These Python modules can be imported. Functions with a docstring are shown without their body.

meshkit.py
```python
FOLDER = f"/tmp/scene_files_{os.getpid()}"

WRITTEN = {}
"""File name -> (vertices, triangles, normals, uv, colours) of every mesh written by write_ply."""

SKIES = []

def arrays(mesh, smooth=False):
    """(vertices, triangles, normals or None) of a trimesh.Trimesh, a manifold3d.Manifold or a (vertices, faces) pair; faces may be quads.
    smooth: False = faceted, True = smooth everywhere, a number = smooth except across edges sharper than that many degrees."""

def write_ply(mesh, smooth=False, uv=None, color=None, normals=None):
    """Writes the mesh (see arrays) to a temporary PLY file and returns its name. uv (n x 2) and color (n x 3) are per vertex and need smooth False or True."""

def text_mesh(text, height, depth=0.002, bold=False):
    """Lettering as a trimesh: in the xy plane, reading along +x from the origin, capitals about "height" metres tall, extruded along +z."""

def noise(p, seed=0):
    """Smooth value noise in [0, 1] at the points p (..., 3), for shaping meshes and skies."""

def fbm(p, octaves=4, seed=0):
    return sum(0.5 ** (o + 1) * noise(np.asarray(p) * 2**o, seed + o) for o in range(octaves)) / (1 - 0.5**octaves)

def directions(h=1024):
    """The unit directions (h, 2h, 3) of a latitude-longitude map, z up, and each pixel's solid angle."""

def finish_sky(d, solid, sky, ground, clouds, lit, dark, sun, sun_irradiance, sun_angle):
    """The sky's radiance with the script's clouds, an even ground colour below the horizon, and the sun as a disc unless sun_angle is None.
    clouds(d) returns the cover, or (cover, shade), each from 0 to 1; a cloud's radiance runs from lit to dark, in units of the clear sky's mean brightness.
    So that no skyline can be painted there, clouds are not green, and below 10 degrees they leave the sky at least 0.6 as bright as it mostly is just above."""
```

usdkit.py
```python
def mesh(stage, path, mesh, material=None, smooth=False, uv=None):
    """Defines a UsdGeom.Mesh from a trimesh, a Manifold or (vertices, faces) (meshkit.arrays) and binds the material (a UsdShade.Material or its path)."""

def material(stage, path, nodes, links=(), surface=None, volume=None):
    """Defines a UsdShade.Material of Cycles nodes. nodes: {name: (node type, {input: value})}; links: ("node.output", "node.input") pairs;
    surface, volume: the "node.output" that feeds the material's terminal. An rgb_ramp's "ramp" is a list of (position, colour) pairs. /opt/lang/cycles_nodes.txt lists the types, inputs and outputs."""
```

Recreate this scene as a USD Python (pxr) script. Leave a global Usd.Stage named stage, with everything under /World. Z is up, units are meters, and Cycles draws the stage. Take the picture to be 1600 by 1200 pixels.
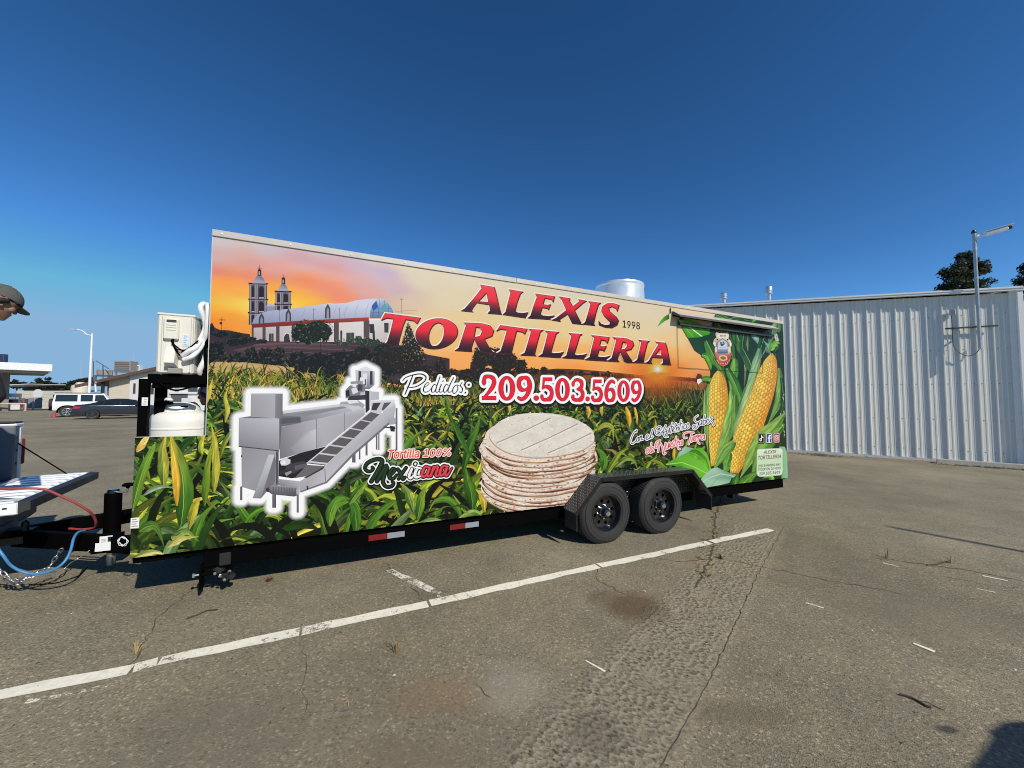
import math, random
import numpy as np
import trimesh
import manifold3d as m3
from shapely.geometry import Polygon, LineString, Point, MultiPolygon, box as sbox
from shapely.ops import unary_union
from shapely import affinity
from pxr import Usd, UsdGeom, UsdLux, UsdShade, Gf, Sdf, Vt
import usdkit, meshkit

random.seed(7)
RNG = np.random.default_rng(7)
stage = Usd.Stage.CreateInMemory()
UsdGeom.SetStageUpAxis(stage, 'Z')
UsdGeom.SetStageMetersPerUnit(stage, 1.0)
world = UsdGeom.Xform.Define(stage, '/World')
stage.SetDefaultPrim(world.GetPrim())

# ---------------------------------------------------------------- camera, sky, sun, exposure
EYE, FPX, PITCH = 1.62, 600.0, math.atan(26 / 600)
EXPOSURE = 0.0
cam = UsdGeom.Camera.Define(stage, '/World/camera')
cam.AddTranslateOp().Set(Gf.Vec3d(0, 0, EYE))
cam.AddRotateXOp().Set(90 + math.degrees(PITCH))
cam.CreateHorizontalApertureAttr(36.0)
cam.CreateVerticalApertureAttr(27.0)
cam.CreateFocalLengthAttr(36.0 * FPX / 1600)
cam.CreateClippingRangeAttr(Gf.Vec2f(0.05, 20000))
cam.CreateExposureAttr(EXPOSURE)

SUN_AZ, SUN_EL = math.atan2(0.65, -0.76), math.radians(38.0)      # azimuth measured from +y towards +x
sun_dir = np.array([math.sin(SUN_AZ) * math.cos(SUN_EL), math.cos(SUN_AZ) * math.cos(SUN_EL), math.sin(SUN_EL)])
sun = UsdLux.DistantLight.Define(stage, '/World/sun')
sun.CreateIntensityAttr(1.15)
sun.CreateAngleAttr(0.53)
sun.CreateColorAttr(Gf.Vec3f(1.0, 0.93, 0.82))
sun.CreateNormalizeAttr(True)
sun.AddRotateXYZOp().Set(Gf.Vec3f(math.degrees(math.pi / 2 - SUN_EL), 0, math.degrees(-SUN_AZ) + 180))
skymat = usdkit.material(stage, '/World/Looks/sky', {
    'sky': ('sky_texture', {'sky_type': 'single_scattering', 'sun_disc': False, 'sun_elevation': SUN_EL, 'sun_rotation': SUN_AZ,
                            'altitude': 3000.0, 'air_density': 1.0, 'aerosol_density': 0.2, 'ozone_density': 3.0}),
    'gam': ('gamma', {'gamma': 1.3}), 'sat': ('hsv', {'hue': 0.495, 'saturation': 1.12, 'value': 1.0}),
    'cap': ('mix_color', {'blend_type': 'darken', 'fac': 1.0, 'use_clamp': False, 'b': (2.65, 4.75, 7.3)}),
    'bg': ('background_shader', {'strength': 0.095})}, [('sky.color', 'gam.color'), ('gam.color', 'sat.color'), ('sat.color', 'cap.a'), ('cap.result', 'bg.color')], surface='bg.background')
dome = UsdLux.DomeLight.Define(stage, '/World/sky')
dome.GetPrim().SetCustomDataByKey('kind', 'structure')
UsdShade.MaterialBindingAPI.Apply(dome.GetPrim()).Bind(skymat)

# ---------------------------------------------------------------- picture rays, used to read real places off the photograph
def ray(px, py):
    a, b = (px - 800) / FPX, (600 - py) / FPX
    return np.array([a, math.cos(PITCH) - b * math.sin(PITCH), math.sin(PITCH) + b * math.cos(PITCH)])
def gz(x):
    return -0.4 * np.tanh(0.04 * np.asarray(x, float))           # the lot falls gently to the right
def ground_at(px, py):
    d = ray(px, py); t = EYE / max(-d[2], 1e-6)
    for _ in range(30):
        t = (float(gz(d[0] * t)) - EYE) / d[2]
    return np.array([d[0] * t, d[1] * t, float(gz(d[0] * t))])
def depth_at(px, py, y):
    d = ray(px, py)
    return np.array([0, 0, EYE]) + d * (y / d[1])

# ---------------------------------------------------------------- scene helpers
_used = set()
def numbered(path):
    if path not in _used:
        _used.add(path); return path
    k = 1
    while f'{path}_{k:03d}' in _used: k += 1
    _used.add(f'{path}_{k:03d}'); return f'{path}_{k:03d}'
def pth(parent):
    return '/World' if parent is None else str(parent.GetPath())
def tag(p, label=None, cat=None, group=None, kind=None):
    p = p.GetPrim() if hasattr(p, 'GetPrim') else p
    for k, v in (('label', label), ('category', cat), ('group', group), ('kind', kind)):
        if v: p.SetCustomDataByKey(k, v)
    return p
def thing(name, label=None, cat=None, loc=(0, 0, 0), rz=0.0, group=None, parent=None, kind=None, rot=None):
    x = UsdGeom.Xform.Define(stage, numbered(pth(parent) + '/' + name))
    x.AddTranslateOp().Set(Gf.Vec3d(*map(float, loc)))
    if rz: x.AddRotateZOp().Set(math.degrees(rz))
    if rot: x.AddRotateXYZOp().Set(Gf.Vec3f(*rot))
    return tag(x.GetPrim(), label, cat, group, kind)
def obj(name, mesh, mat, parent=None, smooth=False, label=None, cat=None, group=None, kind=None, color=None, alpha=None):
    if isinstance(mesh, list): mesh = join(mesh)
    path = numbered(pth(parent) + '/' + name)
    m = usdkit.mesh(stage, path, mesh, mat, smooth=smooth)
    if color is not None:
        UsdGeom.PrimvarsAPI(m).CreatePrimvar('displayColor', Sdf.ValueTypeNames.Color3fArray, 'vertex').Set(Vt.Vec3fArray.FromNumpy(np.asarray(color, np.float32)))
    if alpha is not None:
        UsdGeom.PrimvarsAPI(m).CreatePrimvar('fade', Sdf.ValueTypeNames.FloatArray, 'vertex').Set(Vt.FloatArray.FromNumpy(np.asarray(alpha, np.float32)))
    return tag(m.GetPrim(), label, cat, group, kind)
def copy_of(root, loc, rz=0.0, label=None, group=None, scale=None):
    was = root.GetCustomData()
    r = thing(root.GetName().rstrip('0123456789').rstrip('_'), label or was.get('label'), was.get('category'), loc, rz, group or was.get('group'))
    if scale: UsdGeom.Xformable(r).AddScaleOp().Set(Gf.Vec3f(scale, scale, scale))
    r.GetReferences().AddInternalReference(root.GetPath()); r.SetInstanceable(True)
    return r

# ---- meshes as (v, f)
def arr(m):
    if hasattr(m, 'to_mesh'):
        q = m.to_mesh(); return np.asarray(q.vert_properties[:, :3], float), np.asarray(q.tri_verts, int)
    if isinstance(m, tuple):
        v, f = np.asarray(m[0], float), np.asarray(m[1], int)
        if f.shape[1] == 4: f = np.vstack([f[:, [0, 1, 2]], f[:, [0, 2, 3]]])
        return v, f
    return np.asarray(m.vertices, float), np.asarray(m.faces, int)
def join(ms):
    vs, fs, n = [], [], 0
    for m in ms:
        v, f = arr(m); vs.append(v); fs.append(f + n); n += len(v)
    return np.vstack(vs), np.vstack(fs)
def move(m, d=(0, 0, 0), rz=0.0, rx=0.0, ry=0.0, s=1.0):
    v, f = arr(m); v = v * s
    for a, i, j in ((rx, 1, 2), (ry, 2, 0), (rz, 0, 1)):
        if a:
            c, q = math.cos(a), math.sin(a); w = v.copy()
            w[:, i], w[:, j] = c * v[:, i] - q * v[:, j], q * v[:, i] + c * v[:, j]; v = w
    return v + np.asarray(d, float), f
def hull(pts):
    h = trimesh.convex.convex_hull(np.asarray(pts, float)); return np.array(h.vertices), np.array(h.faces)
def bx(x0, x1, y0, y1, z0, z1, c=0.0):
    """A box, its edges chamfered by c."""
    lo, hi = np.array([x0, y0, z0], float), np.array([x1, y1, z1], float)
    if c <= 0:
        v = np.array([[x, y, z] for x in (x0, x1) for y in (y0, y1) for z in (z0, z1)], float)
        return v, np.array([[0, 1, 3], [0, 3, 2], [4, 6, 7], [4, 7, 5], [0, 4, 5], [0, 5, 1], [2, 3, 7], [2, 7, 6], [0, 2, 6], [0, 6, 4], [1, 5, 7], [1, 7, 3]])
    c = min(c, *(abs(hi - lo) / 2.05)); pts = []
    for sx in (0, 1):
        for sy in (0, 1):
            for sz in (0, 1):
                p = np.where([sx, sy, sz], hi, lo); ins = np.where([sx, sy, sz], -c, c)
                for k in range(3):
                    q = p + ins; q[k] = p[k]; pts.append(q)
    return hull(pts)
def beam(p0, p1, w, h, c=0.0, up=(0, 0, 1)):
    """A square bar from p0 to p1, w across, h along up."""
    p0, p1 = np.asarray(p0, float), np.asarray(p1, float); d = p1 - p0; L = np.linalg.norm(d); d /= L
    u = np.asarray(up, float)
    if abs(d @ u) > .98: u = np.array([0, 1.0, 0])
    s = np.cross(d, u); s /= np.linalg.norm(s); u = np.cross(s, d)
    v, f = bx(0, L, -w / 2, w / 2, -h / 2, h / 2, c)
    return p0 + v[:, :1] * d + v[:, 1:2] * s + v[:, 2:] * u, f[:, ::-1]
def cyl(p0, p1, r, n=16, r1=None, cap=True):
    p0, p1 = np.asarray(p0, float), np.asarray(p1, float); r1 = r if r1 is None else r1
    return tube([p0, p1], [r, r1], n, cap)
def tube(pts, r, n=8, cap=True):
    p = np.asarray(pts, float); r = np.broadcast_to(r, (len(p),))
    t = np.gradient(p, axis=0); t /= np.linalg.norm(t, axis=1, keepdims=True) + 1e-12
    ref = np.array([0, 0, 1.0]) if abs(t[0][2]) < .9 else np.array([1.0, 0, 0])
    vs = []; a = np.cross(t[0], ref); a /= np.linalg.norm(a)
    ang = np.arange(n) * 2 * np.pi / n
    for k in range(len(p)):
        a = a - (a @ t[k]) * t[k]; a /= np.linalg.norm(a); b = np.cross(t[k], a)
        vs.append(p[k] + r[k] * (np.cos(ang)[:, None] * a + np.sin(ang)[:, None] * b))
    v = np.vstack(vs); f = []
    for k in range(len(p) - 1):
        for j in range(n):
            q = [k * n + j, k * n + (j + 1) % n, (k + 1) * n + (j + 1) % n, (k + 1) * n + j]
            f += [[q[0], q[1], q[2]], [q[0], q[2], q[3]]]
    if cap:
        v = np.vstack([v, p[0], p[-1]]); c0 = len(v) - 2; e = (len(p) - 1) * n
        for j in range(n):
            f += [[c0, (j + 1) % n, j], [c0 + 1, e + j, e + (j + 1) % n]]
    return v, np.array(f)
def lathe(prof, n=24, axis='z'):
    """prof: (radius, height) pairs; turned about z (or y / x)."""
    prof = np.asarray(prof, float); ang = np.arange(n) * 2 * np.pi / n
    v = np.vstack([np.stack([r * np.cos(ang), r * np.sin(ang), np.full(n, h)], 1) for r, h in prof]); f = []
    for k in range(len(prof) - 1):
        for j in range(n):
            q = [k * n + j, k * n + (j + 1) % n, (k + 1) * n + (j + 1) % n, (k + 1) * n + j]
            f += [[q[0], q[1], q[2]], [q[0], q[2], q[3]]]
    f = np.array(f)
    if axis == 'y': v = v[:, [0, 2, 1]]; f = f[:, ::-1]
    if axis == 'x': v = v[:, [2, 0, 1]]
    return v, f
def spline(pts, n=8, closed=False):
    p = np.asarray(pts, float)
    if len(p) < 3: return p
    if closed: q = np.vstack([p[-1], p, p[0], p[1]])
    else: q = np.vstack([2 * p[0] - p[1], p, 2 * p[-1] - p[-2]])
    out = []
    for i in range(1, len(q) - 2):
        for t in np.linspace(0, 1, n, endpoint=False):
            a, b, c, d = q[i - 1], q[i], q[i + 1], q[i + 2]
            out.append(.5 * (2 * b + (c - a) * t + (2 * a - 5 * b + 4 * c - d) * t * t + (3 * b - a - 3 * c + d) * t ** 3))
    if not closed: out.append(p[-1])
    return np.array(out)
def extrude(poly, z0, z1):
    """A shapely polygon in xy, extruded."""
    ms = []
    for g in getattr(poly, 'geoms', [poly]):
        if g.area < 1e-9: continue
        t = trimesh.creation.extrude_polygon(g, z1 - z0, engine='earcut'); ms.append((np.array(t.vertices) + [0, 0, z0], np.array(t.faces)))
    return join(ms)
def side(poly, y0, y1):
    """A polygon in xz, extruded along y."""
    v, f = extrude(poly, y0, y1)
    return v[:, [0, 2, 1]], f[:, ::-1]
def grid(fn, nu, nv):
    u, v = np.meshgrid(np.linspace(0, 1, nu), np.linspace(0, 1, nv), indexing='ij')
    p = fn(u.ravel(), v.ravel()); i, j = np.meshgrid(np.arange(nu - 1), np.arange(nv - 1), indexing='ij'); a = (i * nv + j).ravel()
    q = np.stack([a, a + nv, a + nv + 1, a + 1], 1)
    return np.asarray(p, float), np.vstack([q[:, [0, 1, 2]], q[:, [0, 2, 3]]])

# ---------------------------------------------------------------- materials
def lin(c, k=1.0):
    c = np.asarray(c, float) / 255
    return np.where(c <= .04045, c / 12.92, ((c + .055) / 1.055) ** 2.4) * k
_mats = {}
def M(name, col, rough=.5, metal=0.0, var=.12, scale=6.0, bump=0.0, bscale=40.0, coat=0.0, spec=None, stretch=None, dirt=None):
    """A principled surface whose colour and gloss drift with noise; bump is in millimetres."""
    if name in _mats: return _mats[name]
    c = np.asarray(col, float)
    n = {'p': ('principled_bsdf', {'metallic': metal, 'roughness': rough, **({'coat_weight': coat, 'coat_roughness': .05} if coat else {}), **({'specular_ior_level': spec} if spec is not None else {})}),
         'tc': ('texture_coordinate', {}), 'mp': ('mapping', {'scale': stretch or (1, 1, 1)}),
         'n': ('noise_texture', {'scale': scale, 'detail': 6.0, 'roughness': .6}),
         'r': ('rgb_ramp', {'ramp': [(.25, c * (1 - var)), (.5, c), (.75, np.minimum(c * (1 + var), 1))]}),
         'rr': ('map_range', {'from_min': .3, 'from_max': .7, 'to_min': max(rough - .1, .02), 'to_max': min(rough + .1, 1)})}
    l = [('tc.object', 'mp.vector'), ('mp.vector', 'n.vector'), ('n.fac', 'r.fac'), ('n.fac', 'rr.value'), ('rr.result', 'p.roughness')]
    last = 'r.color'
    if dirt is not None:
        n['dn'] = ('noise_texture', {'scale': scale * 3, 'detail': 8.0, 'roughness': .7}); n['dr'] = ('map_range', {'from_min': .52, 'from_max': .72, 'to_min': 0.0, 'to_max': .8, 'clamp': True})
        n['dm'] = ('mix_color', {'b': dirt}); l += [('mp.vector', 'dn.vector'), ('dn.fac', 'dr.value'), ('dr.result', 'dm.fac'), (last, 'dm.a')]; last = 'dm.result'
    l.append((last, 'p.base_color'))
    if bump:
        n['bn'] = ('noise_texture', {'scale': bscale, 'detail': 4.0}); n['b'] = ('bump', {'strength': 1.0, 'distance': bump / 1000})
        l += [('mp.vector', 'bn.vector'), ('bn.fac', 'b.height'), ('b.normal', 'p.normal')]
    _mats[name] = usdkit.material(stage, f'/World/Looks/{name}', n, l, surface='p.BSDF')
    return _mats[name]
def M_glass(name, tint=(.02, .025, .03), rough=.03):
    """Dark tinted car or window glass: a glossy skin over a mostly dark see-through body."""
    if name in _mats: return _mats[name]
    _mats[name] = usdkit.material(stage, f'/World/Looks/{name}', {
        't': ('transparent_bsdf', {'color': tint}), 'g': ('glossy_bsdf', {'roughness': rough, 'color': (1, 1, 1)}), 'f': ('fresnel', {'IOR': 1.5}), 'm': ('mix_closure', {})},
        [('f.fac', 'm.fac'), ('t.BSDF', 'm.closure1'), ('g.BSDF', 'm.closure2')], surface='m.closure')
    return _mats[name]
# ---------------------------------------------------------------- the lot: one sheet to the horizon
def ground_material():
    A0, A1 = ground_at(905, 1195)[:2], ground_at(1188, 815)[:2]         # centre line of the dusty wheel track
    d = A1 - A0; L = np.linalg.norm(d); ang = math.atan2(d[1], d[0])
    n = {'g': ('geometry', {}),
         'big': ('noise_texture', {'scale': .35, 'detail': 5.0, 'roughness': .6}),
         'mid': ('noise_texture', {'scale': 2.2, 'detail': 8.0, 'roughness': .65}),
         'fine': ('noise_texture', {'scale': 55.0, 'detail': 5.0, 'roughness': .75}),
         'peb': ('voronoi_texture', {'scale': 95.0, 'randomness': 1.0}),
         'peb2': ('voronoi_texture', {'scale': 160.0, 'randomness': 1.0}),
         'cb': ('rgb_ramp', {'ramp': [(.3, (.176, .153, .106)), (.5, (.236, .206, .142)), (.7, (.292, .256, .180))]}),
         'cm': ('rgb_ramp', {'ramp': [(.3, (.84, .85, .87)), (.5, (1, 1, 1)), (.7, (1.13, 1.12, 1.08))]}),
         'cf': ('rgb_ramp', {'ramp': [(.30, (.55, .55, .55)), (.46, (.96, .96, .96)), (.56, (1.05, 1.05, 1.04)), (.72, (1.4, 1.39, 1.33))]}),
         'pc': ('rgb_ramp', {'ramp': [(0, (.5, .49, .47)), (.12, (.85, .84, .82)), (.55, (1.02, 1.02, 1.01)), (.9, (1.12, 1.11, 1.08)), (.98, (1.9, 1.86, 1.75))]}),
         'pcol': ('separate_color', {}),
         'm1': ('mix_color', {'blend_type': 'multiply', 'fac': 1.0, 'use_clamp': False}), 'm2': ('mix_color', {'blend_type': 'multiply', 'fac': 1.0, 'use_clamp': False}), 'm3': ('mix_color', {'blend_type': 'multiply', 'fac': .8, 'use_clamp': False}),
         'p': ('principled_bsdf', {'roughness': .88, 'specular_ior_level': .3}),
         # wheel track: a band of dust with tread marks
         'tm': ('mapping', {'mapping_type': 'texture', 'location': (A0[0], A0[1], 0), 'rotation': (0, 0, ang)}),
         'ts': ('separate_xyz', {}), 'tw': ('noise_texture', {'scale': 2.0, 'detail': 6.0}), 'twm': ('math', {'math_type': 'multiply_add', 'value2': .16, 'value3': -.08}),
         'ta': ('math', {'math_type': 'add'}), 'tabs': ('math', {'math_type': 'absolute'}),
         'tr': ('map_range', {'from_min': .22, 'from_max': .34, 'to_min': 1.0, 'to_max': 0.0, 'clamp': True}),
         'te': ('map_range', {'from_min': L - .6, 'from_max': L + .3, 'to_min': 1.0, 'to_max': 0.0, 'clamp': True}), 'tf': ('math', {'math_type': 'multiply'}),
         'tl': ('voronoi_texture', {'scale': 1.0, 'randomness': .75}), 'tlm': ('mapping', {'scale': (50, 27, 0)}),
         'tlr': ('rgb_ramp', {'ramp': [(.0, (.06, .050, .034)), (.16, (.12, .103, .070)), (.30, (.235, .203, .140)), (.55, (.305, .265, .185))]}),
         'tp': ('math', {'math_type': 'multiply', 'value2': .92}),
         'tn': ('noise_texture', {'scale': 5.0, 'detail': 5.0}), 'tnr': ('map_range', {'from_min': .36, 'from_max': .52, 'to_min': .45, 'to_max': 1.0, 'clamp': True}), 'tq': ('math', {'math_type': 'multiply'}),
         'mt': ('mix_color', {}),
         # bump
         'b0': ('bump', {'strength': 1.0, 'distance': .007}), 'b1': ('bump', {'strength': .7, 'distance': .004}), 'b2': ('bump', {'strength': .9, 'distance': .02}),
         }
    l = [('g.position', x + '.vector') for x in ('big', 'mid', 'fine', 'peb', 'peb2', 'tm', 'tw', 'tn')]
    l += [('big.fac', 'cb.fac'), ('mid.fac', 'cm.fac'), ('fine.fac', 'cf.fac'), ('cb.color', 'm1.a'), ('cm.color', 'm1.b'), ('m1.result', 'm2.a'), ('cf.color', 'm2.b'),
          ('peb.color', 'pcol.color'), ('pcol.r', 'pc.fac'), ('m2.result', 'm3.a'), ('pc.color', 'm3.b'),
          ('tm.vector', 'ts.vector'), ('tw.fac', 'twm.value1'), ('ts.y', 'ta.value1'), ('twm.value', 'ta.value2'), ('ta.value', 'tabs.value1'), ('tabs.value', 'tr.value'),
          ('ts.x', 'te.value'), ('tr.result', 'tf.value1'), ('te.result', 'tf.value2'), ('tm.vector', 'tlm.vector'), ('tlm.vector', 'tl.vector'), ('tl.distance', 'tlr.fac'),
          ('tn.fac', 'tnr.value'), ('tf.value', 'tq.value1'), ('tnr.result', 'tq.value2'), ('tq.value', 'tp.value1'), ('tp.value', 'mt.fac'), ('m3.result', 'mt.a'), ('tlr.color', 'mt.b')]
    last, k = 'mt.result', 0
    # stains with a shape of their own: (x, y, rx, ry, turn, colour, strength)
    s0, s1, s2, s3 = ground_at(985, 945), ground_at(690, 1085), ground_at(1130, 880), ground_at(800, 1070)
    for (c, rx, ry, col, st) in ((s0, .30, .24, (.10, .062, .032), .75), (s1, .30, .17, (.27, .17, .09), .35), (s2, .55, .26, (.33, .26, .155), .5), (s3, .22, .2, (.36, .33, .26), .4),
                                 (ground_at(1480, 1140), .06, .03, (.04, .04, .038), .8), (ground_at(1170, 1115), .32, .10, (.15, .122, .078), .55), (ground_at(930, 1140), .16, .12, (.12, .10, .07), .5), (ground_at(640, 1180), .4, .1, (.19, .15, .10), .5), (ground_at(330, 1150), .5, .3, (.185, .16, .115), .4), (ground_at(1450, 960), .7, .35, (.19, .165, .115), .45)):
        k += 1; q = f's{k}'
        n |= {q + 'm': ('mapping', {'mapping_type': 'texture', 'location': (c[0], c[1], 0), 'scale': (rx, ry, 50)}), q + 'n': ('noise_texture', {'scale': 4.0, 'detail': 6.0}), q + 'v': ('vector_math', {'math_type': 'length'}),
              q + 'a': ('math', {'math_type': 'multiply_add', 'value2': 1.1}), q + 'r': ('map_range', {'from_min': 1.05, 'from_max': 1.75, 'to_min': st, 'to_max': 0.0, 'clamp': True}), q + 'x': ('mix_color', {'b': col})}
        l += [('g.position', q + 'm.vector'), (q + 'm.vector', q + 'v.vector1'), ('g.position', q + 'n.vector'), (q + 'n.fac', q + 'a.value1'), (q + 'v.value', q + 'a.value3'), (q + 'a.value', q + 'r.value'), (q + 'r.result', q + 'x.fac'), (last, q + 'x.a')]
        last = q + 'x.result'
    l += [(last, 'p.base_color'), ('fine.fac', 'b0.height'), ('b0.normal', 'b1.normal'), ('peb2.distance', 'b1.height'), ('b1.normal', 'b2.normal'),
          ('tbh.value', 'b2.height'), ('b2.normal', 'p.normal'), ('tq.value', 'tbh.value1'), ('tl.distance', 'tbh.value2')]
    n['tbh'] = ('math', {'math_type': 'multiply'})
    return usdkit.material(stage, '/World/Looks/asphalt', n, l, surface='p.BSDF')
GROUND = ground_material()
xs = np.unique(np.concatenate([-np.geomspace(22, 3000, 30), np.arange(-22, 22.1, .5), np.geomspace(22, 3000, 30)])); ys = np.concatenate([[-60, -20, -5], np.arange(0, 40, 4), np.geomspace(40, 4000, 25)])
gx, gy = np.meshgrid(xs, ys, indexing='ij'); i, j = np.meshgrid(np.arange(len(xs) - 1), np.arange(len(ys) - 1), indexing='ij'); a = (i * len(ys) + j).ravel()
obj('ground', (np.stack([gx.ravel(), gy.ravel(), gz(gx.ravel())], 1), np.stack([a, a + len(ys), a + len(ys) + 1, a + 1], 1)), GROUND, smooth=True, kind='structure')

def paint_material(name, wear, col=(.86, .82, .68)):
    n = {'g': ('geometry', {}), 'n': ('noise_texture', {'scale': 22.0, 'detail': 8.0, 'roughness': .75}), 'n2': ('noise_texture', {'scale': 160.0, 'detail': 3.0}), 'n3': ('noise_texture', {'scale': 3.0, 'detail': 3.0}),
         'a': ('math', {'math_type': 'multiply_add', 'value2': .5}), 'c': ('math', {'math_type': 'multiply_add', 'value2': .55}),
         'r': ('map_range', {'from_min': wear, 'from_max': wear + .05, 'to_min': 1.0, 'to_max': 0.0, 'clamp': True}), 'cr': ('rgb_ramp', {'ramp': [(.3, np.array(col) * .72), (.6, col)]}),
         'p': ('principled_bsdf', {'roughness': .8}), 't': ('transparent_bsdf', {}), 'm': ('mix_closure', {})}
    l = [('g.position', x + '.vector') for x in ('n', 'n2', 'n3')] + [('n.fac', 'a.value3'), ('n2.fac', 'a.value1'), ('n3.fac', 'c.value1'), ('a.value', 'c.value3'), ('c.value', 'r.value'), ('n.fac', 'cr.fac'), ('cr.color', 'p.base_color'),
         ('r.result', 'm.fac'), ('t.BSDF', 'm.closure1'), ('p.BSDF', 'm.closure2'), ]
    return usdkit.material(stage, '/World/Looks/' + name, n, l, surface='m.closure')
PAINT, PAINT_WORN = paint_material('white_road_paint', 1.14), paint_material('worn_road_paint', 1.0)
def strip(p0, p1, w, lift=.004, seg=.12, rag=.006, rng=RNG):
    """A painted strip along the ground with slightly ragged edges."""
    p0, p1 = np.asarray(p0[:2]), np.asarray(p1[:2]); d = p1 - p0; L = np.linalg.norm(d); d /= L; s = np.array([-d[1], d[0]]); n = max(2, int(L / seg)); t = np.linspace(0, L, n)
    q = [p0 + t[:, None] * d + (sg * w / 2 + rng.normal(0, rag, n))[:, None] * s for sg in (-1, 1)]
    v = np.vstack([np.column_stack([a, gz(a[:, 0]) + lift]) for a in q])
    f = [[k, k + 1, n + k + 1, n + k] for k in range(n - 1)]
    return v, np.array(f)
stall = thing('parking_line', 'long white painted parking line broken by cracks across the lot', 'painted line')
cuts = [(-60, 1098), (205, 1046), (209, 1045), (246, 1034), (250, 1033), (468, 987), (472, 986), (668, 944), (672, 943), (934, 885), (937, 884.5), (1108, 848), (1112, 847), (1204, 827.5)]
tag(stall, kind='structure')
for k in range(0, len(cuts), 2): obj('painted_segment', strip(ground_at(*cuts[k]), ground_at(*cuts[k + 1]), .098), PAINT, stall)
tag(obj('faded_line', strip(ground_at(607, 891), ground_at(700, 935), .075, rag=.012), PAINT_WORN), 'short faded white line meeting the long parking line', 'painted line', kind='structure')
tag(obj('faded_line', strip(ground_at(40, 1098), ground_at(205, 1062), .03, rag=.01), PAINT_WORN), 'thin flaking white line beside the near end of the parking line', 'painted line', kind='structure')
for (a, b), dlab in zip((((1259, 942), (1287, 951)), ((1427, 1006), (1461, 1019)), ((1380, 880), (1405, 886)), ((1525, 920), (1555, 926)), ((1535, 900), (1575, 908)), ((915, 1033), (946, 1050))), ['short white paint dash nearest the stained patch, right of it', 'white paint dash lowest at the right of the foreground', 'small white dash beside the pale tuft on the crack', 'white paint dash near the right edge below the crack', 'white dash near the right edge on the crack line', 'faint white fleck line in the wheel track']):
    tag(obj('painted_dash', strip(ground_at(*a), ground_at(*b), .018, rag=.005), PAINT), dlab, 'painted dash', 'worn paint dashes on the asphalt')

# cracks: thin dark dirt-filled strips that wander over the sheet
CRACK = M('crack_dirt', (.07, .055, .038), .95, scale=60)
def crack(pts, w=.008, lift=.003, wob=.012, rng=RNG):
    p = np.array([ground_at(*q)[:2] for q in pts]); out = [p[0]]
    for a, b in zip(p[:-1], p[1:]):
        L = np.linalg.norm(b - a); m = max(2, int(L / .05)); s = np.array([-(b - a)[1], (b - a)[0]]) / L
        for t in np.linspace(0, 1, m + 1)[1:]: out.append(a + t * (b - a) + s * rng.normal(0, wob))
    q = np.array(out); d = np.gradient(q, axis=0); d /= np.linalg.norm(d, axis=1, keepdims=True); s = np.stack([-d[:, 1], d[:, 0]], 1); ww = w * rng.uniform(.25, 1, len(q))[:, None] / 2
    ww[0] = ww[-1] = .0004
    v = np.vstack([np.column_stack([e, gz(e[:, 0]) + lift]) for e in (q - s * ww, q + s * ww)]); n = len(q)
    return v, np.array([[k, k + 1, n + k + 1, n + k] for k in range(n - 1)])
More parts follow.
